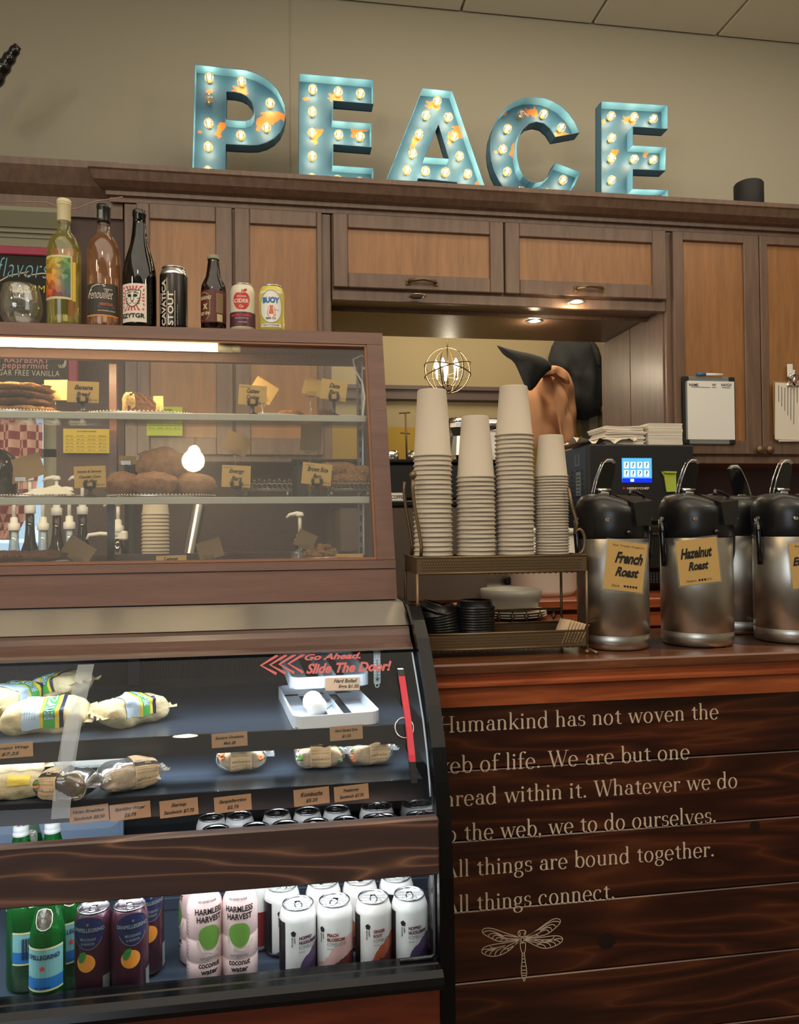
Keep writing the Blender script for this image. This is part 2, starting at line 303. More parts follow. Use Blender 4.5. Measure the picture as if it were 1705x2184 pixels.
# ---------------------------------------------------------------- mesh helpers
class MB:
    def __init__(s): s.v = []; s.f = []; s.m = []; s.s = []
    def add(s, vs, fs, mi=0, sm=False):
        o = len(s.v); s.v += [tuple(v) for v in vs]
        for f in fs: s.f.append(tuple(i+o for i in f)); s.m.append(mi); s.s.append(sm)
        return s
    def box(s, x0, x1, y0, y1, z0, z1, mi=0, b=0):
        if b:
            b = min(b, abs(x1-x0)*.45, abs(y1-y0)*.45, abs(z1-z0)*.45)
            vs = []; fs = []
            X, Y, Z = (x0, x1), (y0, y1), (z0, z1); ids = {}
            for i in (0, 1):
                for j in (0, 1):
                    for k in (0, 1):
                        c = (X[i], Y[j], Z[k]); sg = (1-2*i, 1-2*j, 1-2*k)
                        for a in range(3):
                            p = [c[q]+(sg[q]*b if q != a else 0) for q in range(3)]
                            ids[(i, j, k, a)] = len(vs); vs.append(p)
            g = lambda i, j, k, a: ids[(i, j, k, a)]
            for i in (0, 1): fs.append([g(i, 0, 0, 0), g(i, 1, 0, 0), g(i, 1, 1, 0), g(i, 0, 1, 0)])
            for j in (0, 1): fs.append([g(0, j, 0, 1), g(1, j, 0, 1), g(1, j, 1, 1), g(0, j, 1, 1)])
            for k in (0, 1): fs.append([g(0, 0, k, 2), g(1, 0, k, 2), g(1, 1, k, 2), g(0, 1, k, 2)])
            for i in (0, 1):
                for j in (0, 1): fs.append([g(i, j, 0, 0), g(i, j, 1, 0), g(i, j, 1, 1), g(i, j, 0, 1)])
                for k in (0, 1): fs.append([g(i, 0, k, 0), g(i, 1, k, 0), g(i, 1, k, 2), g(i, 0, k, 2)])
            for j in (0, 1):
                for k in (0, 1): fs.append([g(0, j, k, 1), g(1, j, k, 1), g(1, j, k, 2), g(0, j, k, 2)])
            for i in (0, 1):
                for j in (0, 1):
                    for k in (0, 1): fs.append([g(i, j, k, 0), g(i, j, k, 1), g(i, j, k, 2)])
            ct = Vector(((x0+x1)/2, (y0+y1)/2, (z0+z1)/2)); out = []
            for f in fs:
                p = [Vector(vs[q]) for q in f]; n = (p[1]-p[0]).cross(p[2]-p[0]); mid = sum(p, Vector())/len(p)
                out.append(f if n.dot(mid-ct) > 0 else f[::-1])
            return s.add(vs, out, mi)
        vs = [(x, y, z) for x in (x0, x1) for y in (y0, y1) for z in (z0, z1)]
        return s.add(vs, [(0, 1, 3, 2), (4, 6, 7, 5), (0, 4, 5, 1), (2, 3, 7, 6), (0, 2, 6, 4), (1, 5, 7, 3)], mi)
    def tube(s, path, r, n=8, mi=0, cap=True, closed=False):
        P = [Vector(p) for p in path]; L = len(P); rs = r if isinstance(r, (list, tuple)) else [r]*L
        vs = []; prev = None
        for i, p in enumerate(P):
            if closed: t = P[(i+1) % L]-P[i-1]
            else: t = P[min(i+1, L-1)]-P[max(i-1, 0)]
            t = t.normalized() if t.length > 1e-9 else Vector((0, 0, 1))
            if prev is None: a = Vector((0, 0, 1)) if abs(t.z) < .9 else Vector((1, 0, 0)); u = t.cross(a).normalized()
            else: u = (prev-t*prev.dot(t)); u = u.normalized() if u.length > 1e-6 else t.orthogonal().normalized()
            prev = u; v = t.cross(u)
            for k in range(n):
                a = 2*PI*k/n; vs.append(p+u*(rs[i]*math.cos(a))+v*(rs[i]*math.sin(a)))
        fs = []
        for i in range(L if closed else L-1):
            j = (i+1) % L
            for k in range(n): q = (k+1) % n; fs.append((i*n+k, i*n+q, j*n+q, j*n+k))
        if cap and not closed: fs += [tuple(range(n))[::-1], tuple((L-1)*n+k for k in range(n))]
        return s.add(vs, fs, mi, True)
    def lathe(s, prof, c=(0, 0, 0), n=24, mi=0, sm=True, sx=1, sy=1):
        vs = []; fs = []; L = len(prof)
        for r, z in prof:
            for k in range(n):
                a = 2*PI*k/n; vs.append((c[0]+r*sx*math.sin(a), c[1]-r*sy*math.cos(a), c[2]+z))
        for i in range(L-1):
            for k in range(n): q = (k+1) % n; fs.append((i*n+k, i*n+q, (i+1)*n+q, (i+1)*n+k))
        if prof[0][0] > 1e-5: fs.append(tuple(range(n))[::-1])
        if prof[-1][0] > 1e-5: fs.append(tuple((L-1)*n+k for k in range(n)))
        return s.add(vs, fs, mi, sm)
    def prism(s, poly, a0, a1, axis='x', mi=0, holes=()):
        """poly of 2D points swept along an axis: x -> (y,z) polygon, y -> (x,z), z -> (x,y)"""
        f3 = {'x': lambda p, a: (a, p[0], p[1]), 'y': lambda p, a: (p[0], a, p[1]), 'z': lambda p, a: (p[0], p[1], a)}[axis]
        loops = [list(poly)]+[list(h) for h in holes]; flat = [p for l in loops for p in l]
        tris = tessellate_polygon([[Vector((p[0], p[1], 0)) for p in l] for l in loops]); N = len(flat)
        vs = [f3(p, a0) for p in flat]+[f3(p, a1) for p in flat]
        fs = [tuple(t) for t in tris]+[tuple(i+N for i in t)[::-1] for t in tris]; o = 0
        for l in loops:
            n = len(l)
            for i in range(n): j = (i+1) % n; fs.append((o+i, o+j, o+j+N, o+i+N))
            o += n
        return s.add(vs, fs, mi)
    def flat(s, vs2, fs, fn, mi=0): return s.add([fn(*p) for p in vs2], fs, mi)
def build(name, mb, mats, parent=None, label=None, bevel=0):
    me = bpy.data.meshes.new(name); me.from_pydata([tuple(v) for v in mb.v], [], mb.f)
    for x in (mats if isinstance(mats, (list, tuple)) else [mats]): me.materials.append(MT[x])
    me.polygons.foreach_set('material_index', mb.m); me.polygons.foreach_set('use_smooth', mb.s); me.update()
    o = bpy.data.objects.new(name, me); C.objects.link(o)
    if parent: o.parent = parent
    if label: o['label'] = label
    return o
def tag(o, label=None, cat=None, group=None, kind=None):
    if label: o['label'] = label
    if cat: o['category'] = cat
    if group: o['group'] = group
    if kind: o['kind'] = kind
    return o
def thing(name, label, cat, group=None, loc=(0, 0, 0)):
    o = bpy.data.objects.new(name, None); C.objects.link(o); o.empty_display_size = .02; o.location = loc
    return tag(o, label, cat, group)
def rebase(root, p):
    """put the Empty at the thing's base while its parts stay where they are"""
    p = Vector(p); done = set()
    def rec(o):
        for c in [x for x in o.children]:
            if c.data and c.data.name not in done: c.data.transform(Matrix.Translation(-p)); done.add(c.data.name)
            rec(c)
    root.location = p
    rec(root)
def dup(root, loc, rz=0, label=None, group=None, scale=None):
    def cp(o, par):
        c = o.copy(); C.objects.link(c)
        if par: c.parent = par
        for ch in list(o.children): cp(ch, c)
        return c
    r = cp(root, None); r.location = loc; r.rotation_euler = (0, 0, rz)
    if label: r['label'] = label
    if group: r['group'] = group
    if scale: r.scale = scale
    return r
def struct(name, mb, m, parent=None):
    o = build(name, mb, m, parent)
    if not parent: o['kind'] = 'structure'
    return o
_tc = {}
def textgeo(s, bold=0, shear=0, res=3, spc=1):
    k = (s, bold, shear, res, spc)
    if k in _tc: return _tc[k]
    cu = bpy.data.curves.new('t', 'FONT'); cu.body = s; cu.offset = bold; cu.shear = shear; cu.resolution_u = res; cu.space_character = spc
    o = bpy.data.objects.new('t', cu); C.objects.link(o); dg = bpy.context.evaluated_depsgraph_get(); dg.update()
    me = bpy.data.meshes.new_from_object(o.evaluated_get(dg))
    v = [(q.co.x, q.co.y) for q in me.vertices]; f = [tuple(p.vertices) for p in me.polygons]
    bpy.data.objects.remove(o); bpy.data.curves.remove(cu); bpy.data.meshes.remove(me)
    x0 = min(p[0] for p in v); x1 = max(p[0] for p in v); y0 = min(p[1] for p in v); y1 = max(p[1] for p in v)
    _tc[k] = ([((p[0]-x0)/(x1-x0), (p[1]-y0)/(y1-y0)) for p in v], f); return _tc[k]
def txt(mb, s, x, y, w, h, fn, mi=0, bold=.015, shear=0, res=3, spc=1):
    """text fitted in the box x..x+w, y..y+h of a 2D sheet, put in space by fn(u, v)"""
    v, f = textgeo(s, bold, shear, res, spc); mb.flat([(x+p[0]*w, y+p[1]*h) for p in v], f, fn, mi)
def wrapfn(r, th0=0, z0=0, c=(0, 0)):
    return lambda u, v: (c[0]+r*math.sin(th0+u/r), c[1]-r*math.cos(th0+u/r), z0+v)
def ribbon(mb, pts, wd, fn, mi=0, closed=False):
    n = len(pts); vs = []
    for i, p in enumerate(pts):
        a = pts[i-1] if (i or closed) else p; b = pts[(i+1) % n] if (i < n-1 or closed) else p
        dx, dy = b[0]-a[0], b[1]-a[1]; l = math.hypot(dx, dy) or 1
        ww = wd(dx/l, dy/l, i/(n-1)) if callable(wd) else wd
        nx, ny = -dy/l*ww/2, dx/l*ww/2; vs += [(p[0]+nx, p[1]+ny), (p[0]-nx, p[1]-ny)]
    m = n if closed else n-1
    mb.flat(vs, [(2*i, 2*i+1, 2*((i+1) % n)+1, 2*((i+1) % n)) for i in range(m)], fn, mi)
def arc(cx, cy, rx, ry, a0, a1, n=10):
    return [(cx+rx*math.cos(math.radians(a0+(a1-a0)*i/n)), cy+ry*math.sin(math.radians(a0+(a1-a0)*i/n))) for i in range(n+1)]
def blob(mb, pts, c, fn, mi=0, rings=4):
    n = len(pts); vs = [c]; fs = []
    for k in range(1, rings+1):
        for p in pts: vs.append((c[0]+(p[0]-c[0])*k/rings, c[1]+(p[1]-c[1])*k/rings))
    for i in range(n): fs.append((0, 1+i, 1+(i+1) % n))
    for k in range(rings-1):
        for i in range(n): j = (i+1) % n; a = 1+k*n; b = a+n; fs.append((a+i, b+i, b+j, a+j))
    mb.flat(vs, fs, fn, mi)
def lump(rx, ry, rz, amp=.08, fr=2, n=20, m=12, seed=0, flat=None, c=(0, 0, 0), pw=1):
    mb = MB(); vs = []; fs = []
    for i in range(m+1):
        ph = -PI/2+PI*i/m
        for k in range(n):
            th = 2*PI*k/n; d = Vector((math.cos(ph)*math.cos(th), math.cos(ph)*math.sin(th), math.sin(ph)))
            s_ = 1+amp*noise.noise(d*fr+Vector((seed*3.7, seed*1.3, 0)))*2
            g = lambda q: math.copysign(abs(q)**pw, q)
            z = g(d.z)*s_*rz
            if flat is not None: z = max(z, flat*rz)
            vs.append((c[0]+g(d.x)*rx*s_, c[1]+g(d.y)*ry*s_, c[2]+z))
    for i in range(m):
        for k in range(n): q = (k+1) % n; fs.append((i*n+k, i*n+q, (i+1)*n+q, (i+1)*n+k))
    mb.add(vs, fs, 0, True); return mb
def pframe(o, ux, uz):
    """sheet coordinates (u, v) to space"""
    o = Vector(o); ux = Vector(ux); uz = Vector(uz)
    return lambda u, v: tuple(o+ux*u+uz*v)
# ================================================================ SETTING
struct('floor', MB().box(-3.2, 4.2, -3.8, 5.2, -.05, 0), 'floor_tile')
ce = struct('ceiling', MB().box(-3.2, 4.2, -3.8, 5.2, 3.66, 3.72), 'ceiling_white')
for i in range(-3, 6):
    for j in range(3):
        x = .814+.612*i; y1 = 3.30-1.22*j
        build('ceiling_tile', MB().box(x+.006, x+.606, y1-1.208, y1, 3.63, 3.665, b=.004), 'ceiling_white', ce)
wb = struct('wall_back', MB().box(-3.2, .205, 3.31, 3.42, 2.2, 3.7).box(.205, 4.2, 3.31, 3.42, 2.30, 3.7).box(1.60, 4.2, 3.31, 3.42, 0, 2.3).box(-.79, .205, 3.31, 3.42, 0, 2.2), 'wall_paint')
build('wall_seam', MB().box(.062, .066, 3.306, 3.312, 2.66, 3.63), 'wall_paint', wb)
struct('wall_left', MB().box(-3.2, -3.1, -3.8, 5.2, 0, 3.7), 'wall_paint')
struct('wall_right', MB().box(4.1, 4.2, -3.8, 5.2, 0, 3.7), 'wall_paint')
struct('wall_front', MB().box(-3.2, 4.2, -3.8, -3.7, 0, 3.7), 'wall_paint')
struct('wall_far', MB().box(.0, 4.2, 5.0, 5.1, 2.0, 3.7), 'far_wall_paint')
struct('wall_far_lower', MB().box(.0, 4.2, 5.0, 5.1, 0, 2.0), 'ochre_paint')
fz0, fz1 = at(1040, 857, Y=4.97).z, at(1040, 829, Y=4.97).z
struct('trim_1', MB().box(.0, 4.1, 4.965, 4.999, fz0, fz1, b=.01).box(0, 4.1, 4.95, 4.999, fz1-.02, fz1+.01, b=.004), 'trim_purple')
# dark panelled wall left of the cabinets, with the curtained window in it
wl = struct('wall_back_dark', MB().box(-.80, -.562, 2.98, 3.06, 1.101, 2.66).box(-3.1, -1.62, 2.98, 3.06, 1.101, 2.56).box(-1.62, -.80, 2.98, 3.06, 2.30, 2.56).box(-1.62, -.80, 2.98, 3.06, 1.101, 1.12), 'dark_wall')
t2 = MB().prism([(2.98, 2.50), (2.98, 2.68), (2.90, 2.68), (2.90, 2.655), (2.93, 2.60), (2.965, 2.57), (2.965, 2.50)], -3.1, -.562)
struct('trim_2', t2, 'cabinet_frame')
struct('wall_backsplash', MB().box(-.565, .205, 3.20, 3.26, 0, 2.2).box(.205, 1.575, 3.50, 3.56, 0, 1.52).box(1.60, 3.2, 3.24, 3.3, 0, 1.7), 'dark_wall')
wn = struct('window_1', MB().box(-1.62, -1.58, 3.0, 3.05, 1.12, 2.30).box(-.85, -.80, 3.0, 3.05, 1.12, 2.30).box(-1.62, -.80, 3.0, 3.05, 1.12, 1.16).box(-1.62, -.80, 3.0, 3.05, 2.26, 2.30).box(-1.62, -.80, 3.0, 3.05, 1.62, 1.65), 'sage_paint')
build('pane', MB().box(-1.58, -.85, 3.02, 3.026, 1.16, 2.26), 'clear_glass', wn)
# sage casing above the window with a stepped crown
cs = MB().box(-1.75, -.795, 2.93, 2.98, 2.24, 2.40)
cs.prism([(2.98, 2.40), (2.98, 2.49), (2.87, 2.49), (2.87, 2.475), (2.905, 2.43), (2.915, 2.43), (2.915, 2.415), (2.925, 2.415), (2.925, 2.40)], -1.8, -.765)
struct('trim_3', cs, 'sage_paint')
# plaid curtain hanging over the window
cu = MB(); n = 70; vs = []
for i in range(n+1):
    u = i/n
    for k, z in enumerate([1.99, 1.8, 1.65, 1.5, 1.4, 1.32]):
        sp = (0, 0, 0, .02, .05, .09)[k]
        x = -1.30+.46*u+(-sp*u if u > .5 else 0); vs.append((x, 2.93+.018*math.sin(u*46)+.01*math.sin(u*19+k), z))
fs = [(i*6+k, (i+1)*6+k, (i+1)*6+k+1, i*6+k+1) for i in range(n) for k in range(5)]
cu.add(vs, fs, 0, True)
tag(build('curtain', cu, 'plaid'), 'red and cream plaid curtain at the window behind the pastry case', 'curtain')
# ================================================================ BACK CABINETS
YF = 2.95
def door(par, x0, x1, z0, z1, px0, px1, pz0, pz1):
    d = MB()
    d.box(x0, px0, YF-.022, YF, z0, z1, b=.003).box(px1, x1, YF-.022, YF, z0, z1, b=.003)
    d.box(px0, px1, YF-.022, YF, z0, pz0, b=.003).box(px0, px1, YF-.022, YF, pz1, z1, b=.003)
    dd = build('door', d, 'cabinet_frame', par)
    build('door_panel', MB().box(px0-.004, px1+.004, YF-.010, YF-.002, pz0-.004, pz1+.004), 'cabinet_panel', dd, 'lighter amber wood panel')
    return dd
def pull(par, x, z):
    m = MB().tube([(x-.055, YF-.022, z), (x-.05, YF-.04, z+.004), (x, YF-.05, z+.008), (x+.05, YF-.04, z+.004), (x+.055, YF-.022, z)], .007, 8)
    m.box(x-.064, x-.046, YF-.028, YF-.02, z-.01, z+.012, b=.002).box(x+.046, x+.064, YF-.028, YF-.02, z-.01, z+.012, b=.002)
    build('handle', m, 'bronze', par)
def knob(par, x, z):
    build('knob', MB().lathe([(.006, 0), (.006, .012), (.016, .016), (.018, .022), (.012, .028), (0, .03)], n=16), 'bronze', par)
    k = par.children[-1] if par.children else None
c1 = thing('wall_cabinet', 'tall two-door dark wood wall cabinet with amber panels, behind the bottles', 'cabinet')
build('body', MB().box(-.555, .205, YF+.001, 3.19, 1.60, 2.554, b=.003), 'cabinet_frame', c1)
door(c1, -.508, -.164, 1.625, 2.551, -.462, -.225, 1.69, 2.493); door(c1, -.156, .170, 1.625, 2.551, -.100, .150, 1.69, 2.493)
rebase(c1, (-.18, 3.07, 1.6))
c2 = thing('wall_cabinet', 'low flip-door cabinet with two wide amber panels over the pass-through', 'cabinet')
build('body', MB().box(.208, 1.574, YF+.001, 3.30, 2.25, 2.554, b=.003), 'cabinet_frame', c2)
build('bottom_rail', MB().box(.208, 1.574, YF-.003, YF+.02, 2.222, 2.263, b=.003), 'cabinet_frame', c2)
for a, b, pa, pb, zt, hx in ((.212, .884, .269, .828, 2.30, .555), (.890, 1.570, .949, 1.510, 2.305, 1.235)):
    d_ = door(c2, a, b, 2.268, 2.551, pa, pb, 2.325, 2.496); pull(d_, hx, 2.294)
rebase(c2, (.89, 3.1, 2.25))
def soffit():
    m = MB().box(.208, 1.574, 2.975, 3.54, 2.236, 2.249).box(.208, 1.574, 3.10, 3.115, 2.222, 2.24)
    o = build('soffit_board', m, 'cabinet_frame'); o['kind'] = 'structure'; o.name = 'trim_4'
soffit()
for nm, x in (('trim_5', 1.570), ('trim_6', .188)):
    j = MB().box(x, x+.018, 2.97, 3.268, 1.02, 2.236, b=.002).box(x, x+.018, 3.274, 3.58, 1.02, 2.236, b=.002).box(x+.004, x+.018, 3.26, 3.28, 1.02, 2.236)
    struct(nm, j, 'cabinet_frame')
def spot(x, y, lab, on=True):
    t = thing('recessed_spotlight', lab, 'light', 'spotlights under the flip-door cabinet')
    build('trim_ring', MB().lathe([(.034, .0), (.036, -.003), (.028, -.004), (.026, .0)], (x, y, 2.236), 24), 'aluminium', t)
    build('bulb', MB().lathe([(.0, -.001), (.022, -.0012), (.024, .0)], (x, y, 2.236), 20), 'spot_emit' if on else 'filament_off', t)
    rebase(t, (x, y, 2.236))
    if on: plight('spot_light', (x, y, 2.215), 1.6, (1, .78, .5), .02)
spot(1.17, 2.9, 'lit recessed spotlight under the cabinet, nearer one')
spot(1.10, 3.20, 'lit recessed spotlight at the rear edge of the soffit')
spot(.53, 2.9, 'unlit recessed spotlight above the left cup stack', False)
def tallcab(x0, x1, d1, lab):
    c = thing('wall_cabinet', lab, 'cabinet')
    build('body', MB().box(x0, x1, YF+.001, 3.23, 1.60, 2.554, b=.003), 'cabinet_frame', c)
    build('bottom_rail', MB().box(x0, x1, YF-.004, YF+.02, 1.60, 1.632, b=.003), 'cabinet_frame', c)
    for a, b, pa, pb, kx in d1:
        d_ = door(c, a, b, 1.638, 2.551, pa, pb, 1.695, 2.514)
        m = MB().lathe([(.005, 0), (.005, .010), (.015, .013), (.019, .018), (.014, .025), (0, .028)], n=18)
        m.v = [(kx+v[0], YF-.022-v[2], 1.656+v[1]) for v in m.v]
        build('knob', m, 'bronze', d_)
    rebase(c, ((x0+x1)/2, 3.09, 1.6)); return c
tallcab(1.576, 3.0, ((1.600, 1.983, 1.645, 1.914, 1.962), (1.987, 2.42, 2.022, 2.37, 2.007), (2.425, 2.85, 2.47, 2.80, 2.83)), 'tall dark wood wall cabinet with clipboards hanging on its doors')
# crown moulding along the cabinet tops
pr = [(3.30, 2.58), (3.30, 2.662), (2.865, 2.662), (2.865, 2.645), (2.872, 2.640), (2.885, 2.612), (2.912, 2.596), (2.93, 2.590), (2.93, 2.575), (2.945, 2.572), (2.945, 2.555), (2.955, 2.555), (2.955, 2.58)]
cm = MB().prism(pr, -.60, 3.0)
cm.v = [((v[0]-(.0 if v[0] > 0 else (2.95-min(v[1], 2.95))*.75)), v[1], v[2]) for v in cm.v]
tag(build('crown_moulding', cm, 'cabinet_frame'), 'dark wood crown moulding running along the cabinet tops under the letters', 'moulding')
# ================================================================ MARQUEE LETTERS
z7 = lambda x, y: (380+x/2.75, 100+y/2.75); z8 = lambda x, y: (950+x/2.258, 150+y/2.258)
YL = 2.97; ZB = 2.663
def lp(pts, f): return [(lambda q: (q.x, q.z))(at(*f(*p), Y=YL)) for p in pts]
def smooth(pts, it=2):
    for _ in range(it):
        o = []
        for i, p in enumerate(pts):
            q = pts[(i+1) % len(pts)]; o += [(p[0]*.75+q[0]*.25, p[1]*.75+q[1]*.25), (p[0]*.25+q[0]*.75, p[1]*.25+q[1]*.75)]
        pts = o
    return pts
LET = {
 'P': dict(f=z7, o=[(98, 101), (250, 118), (400, 135), (455, 152), (505, 178), (548, 210), (585, 250), (612, 300), (630, 350), (633, 400), (622, 450), (600, 500), (565, 537), (520, 562), (470, 576), (420, 578), (350, 575), (280, 570), (275, 775), (80, 765)],
           h=[[(283, 262), (330, 265), (372, 275), (405, 293), (430, 322), (443, 360), (442, 395), (425, 420), (395, 432), (340, 430), (280, 424)]],
           b=[(183, 180, 1), (372, 202, 1), (540, 330, 1), (519, 472, 1), (368, 518, 1), (180, 305, 0), (180, 447, 1), (177, 585, 1), (175, 727, 1)]),
 'E': dict(f=z7, o=[(710, 155), (1145, 192), (1147, 335), (912, 316), (908, 430), (1135, 448), (1137, 590), (912, 572), (910, 694), (1147, 710), (1147, 850), (708, 820)], h=[],
           b=[(791, 248, 1), (940, 262, 1), (1070, 274, 1), (789, 380, 1), (788, 505, 1), (943, 515, 1), (1068, 525, 1), (788, 640, 1), (785, 770, 1), (935, 780, 1), (1062, 792, 1)]),
 'A': dict(f=z7, o=[(1433, 240), (1610, 258), (1824, 900), (1668, 890), (1635, 795), (1410, 772), (1370, 872), (1195, 862)], h=[[(1528, 455), (1588, 655), (1450, 646)]],
           b=[(1521, 317, 1), (1455, 400, 1), (1586, 412, 1), (1415, 512, 1), (1620, 525, 1), (1377, 625, 1), (1652, 640, 1), (1343, 722, 1), (1452, 727, 1), (1569, 736, 1), (1700, 745, 1), (1309, 825, 1), (1724, 855, 1)]),
 'C': dict(f=z8, o=[(648, 300), (628, 252), (598, 208), (560, 172), (520, 148), (478, 132), (430, 127), (385, 130), (340, 146), (300, 172), (262, 215), (235, 270), (220, 320), (215, 380), (220, 430), (235, 485), (262, 540), (300, 588), (345, 620), (400, 640), (470, 645), (540, 632), (585, 605), (622, 560), (652, 490), (530, 443), (518, 475), (498, 508), (470, 532), (435, 540), (405, 532), (378, 508), (360, 470), (349, 420), (347, 370), (355, 322), (375, 283), (405, 257), (440, 248), (475, 256), (505, 282), (530, 322)], h=[],
           b=[(368, 210, 0), (475, 210, 1), (560, 275, 1), (300, 282, 1), (277, 380, 1), (299, 488, 1), (368, 577, 0), (488, 590, 1), (568, 527, 1)]),
 'E2': dict(f=z8, o=[(752, 148), (1073, 168), (1074, 283), (905, 272), (905, 360), (1065, 370), (1063, 483), (905, 477), (905, 570), (1075, 575), (1075, 655), (752, 640)], h=[],
           b=[(800, 220, 1), (910, 225, 1), (1003, 233, 1), (802, 325, 1), (802, 422, 1), (911, 427, 1), (1003, 430, 1), (802, 528, 1), (803, 625, 1), (910, 628, 1), (1003, 632, 1)])}
LB = {'P': 'teal metal marquee letter P with rusty orange patches and bulbs', 'E': 'teal marquee letter E standing between the P and the A', 'A': 'teal marquee letter A with bulbs down both legs', 'C': 'teal marquee letter C, curved, with two unlit bulbs', 'E2': 'rightmost teal marquee letter E, after the C'}
for key, L in LET.items():
    t = thing('marquee_letter', LB[key], 'letter light', 'letters spelling PEACE on the cabinets')
    outs = [lp(L['o'], L['f'])]+[lp(h, L['f']) for h in L['h']]
    outs = [[(x, max(z, ZB)) for x, z in l] for l in outs]
    build('back_plate', MB().prism(outs[0], YL+.052, YL+.058, 'y', holes=outs[1:]), 'teal_metal', t)
    sd = MB()
    for l in outs:
        n = len(l); cx_ = sum(p[0] for p in l)/n; ar = sum(l[i][0]*l[(i+1) % n][1]-l[(i+1) % n][0]*l[i][1] for i in range(n))
        inn = []
        for i in range(n):
            a, p, b = Vector(l[i-1]), Vector(l[i]), Vector(l[(i+1) % n]); d1 = (p-a).normalized(); d2 = (b-p).normalized()
            nn = Vector((-(d1.y+d2.y), d1.x+d2.x)); nn = nn.normalized() if nn.length > .01 else Vector((-d1.y, d1.x))
            k = .0025*(1 if ar > 0 else -1)*(1 if l is outs[0] else -1); inn.append((p.x+nn.x*k, p.y+nn.y*k))
        vs = [(p[0], YL, p[1]) for p in l]+[(p[0], YL+.06, p[1]) for p in l]+[(p[0], YL, p[1]) for p in inn]+[(p[0], YL+.06, p[1]) for p in inn]
        fs = []
        for i in range(n): j = (i+1) % n; fs += [(i, j, j+n, i+n), (i+2*n, j+2*n, j+3*n, i+3*n), (i, j, j+2*n, i+2*n)]
        sd.add(vs, fs)
    build('side_wall', sd, 'teal_side', t)
    for bx, by, on in L['b']:
        p = at(*L['f'](bx, by), Y=YL+.022)
        if p.z < ZB+.018: p.z = ZB+.019
        s_ = MB().lathe([(.007, 0), (.009, .012), (.006, .018)], n=12); s_.v = [(p.x+v[0], YL+.053-v[2], p.z+v[1]) for v in s_.v]
        g = MB().lathe([(.007, .016), (.012, .020), (.018, .029), (.0195, .037), (.018, .045), (.012, .052), (.005, .0555), (0, .056)], n=16)
        g.v = [(p.x+v[0], YL+.053-v[2]+.006, p.z+v[1]) for v in g.v]
        bb = build('bulb', g, 'bulb_glass', t); build('socket', s_, 'bulb_socket', bb)
        fm = MB()
        for k in range(4):
            a = k*PI/2+.4; fm.tube([(p.x+.0035*math.cos(a), YL+.03, p.z+.0035*math.sin(a)), (p.x+.006*math.cos(a+.5), YL+.012, p.z+.007*math.sin(a+.5)+.001)], .0016, 5)
        build('filament', fm, 'filament' if on else 'filament_off', bb)
        if on: plight('letter_bulb_light', (p.x, YL+.012, p.z), .24, (1, .87, .70), .012)
    xs = [q[0] for q in outs[0]]
    rebase(t, ((min(xs)+max(xs))/2, YL+.03, ZB))
# dark cylinder speaker on the cabinets, horn tip on the left wall
p = at(1598, 437, Y=3.02)
sp = thing('speaker', 'small dark grey cylindrical speaker standing right of the last letter', 'speaker')
build('body', MB().lathe([(.058, 0), (.060, .004), (.060, .138), (.056, .145), (.0, .146)], (p.x, 3.02, 2.663), 32), 'black_matt', sp)
build('top_cap', MB().lathe([(.052, .146), (.05, .148), (0, .148)], (p.x, 3.02, 2.663), 32), 'oven_black', sp)
rebase(sp, (p.x, 3.02, 2.663))
hp = [at(-60, 215, Y=3.0), at(-10, 168, Y=2.98), at(8, 142, Y=2.97), at(22, 122, Y=2.96), at(34, 104, Y=2.95), at(39, 98, Y=2.95)]
q = []; rr = []
for i in range(len(hp)-1):
    for k in range(5):
        u = k/5; q.append(hp[i].lerp(hp[i+1], u)); rr.append((.034-.0044*(i+u))*(1+.10*math.sin((i+u)*7)))
q.append(hp[-1]); rr.append(.006)
tag(build('antler', MB().tube(q, rr, 10), 'black_gloss'), 'tip of a dark ridged horn poking in at the upper left edge', 'antler')
# cord between the casing and the cabinet
cpts = [at(x, y, Y=2.90) for x, y in ((-20, 431), (60, 430), (100, 432), (125, 441), (150, 446), (168, 444), (190, 434), (210, 428), (240, 424), (262, 420))]
tag(build('cord', MB().tube(cpts, .0022, 6), 'cord_pink'), 'thin pinkish power cord strung behind the wine bottles', 'cord')
# ================================================================ BACK ROOM (seen through the opening)
p = at(955, 790, Y=4.2)
ch = thing('globe_chandelier', 'wire globe chandelier with lit candle bulbs seen through the pass-through', 'chandelier')
R_ = .128
m = MB()
for a, b in ((0, 0), (60, 0), (120, 0)):
    m.tube([(p.x+R_*math.cos(PI*2*k/36)*math.cos(math.radians(a)), p.y+R_*math.cos(PI*2*k/36)*math.sin(math.radians(a)), p.z+R_*math.sin(PI*2*k/36)) for k in range(36)], .0035, 6, closed=True)
for tl in (-.25, .3):
    m.tube([(p.x+R_*math.cos(PI*2*k/36), p.y+R_*math.sin(PI*2*k/36), p.z+R_*tl*math.cos(PI*2*k/36+tl)) for k in range(36)], .0035, 6, closed=True)
build('wire_globe', m, 'bronze', ch)
build('chain', MB().tube([(p.x, p.y, p.z+R_), (p.x, p.y, 3.66)], .004, 6), 'bronze', ch)
cf = MB().tube([(p.x, p.y, p.z+R_), (p.x, p.y, p.z-.09)], .005, 8)
for k in range(5):
    a = k*1.257+.3; dx, dy = .062*math.cos(a), .062*math.sin(a)
    cf.tube([(p.x, p.y, p.z-.08), (p.x+dx*.6, p.y+dy*.6, p.z-.085), (p.x+dx, p.y+dy, p.z-.05)], .003, 6)
    build('candle', MB().lathe([(.008, 0), (.008, .055), (0, .056)], (p.x+dx, p.y+dy, p.z-.05), 10), 'white_plastic', ch)
    build('candle_bulb', MB().lathe([(.007, 0), (.013, .014), (.011, .032), (.003, .05), (0, .052)], (p.x+dx, p.y+dy, p.z+.008), 12), 'flame_emit', ch)
build('arms', cf, 'bronze', ch)
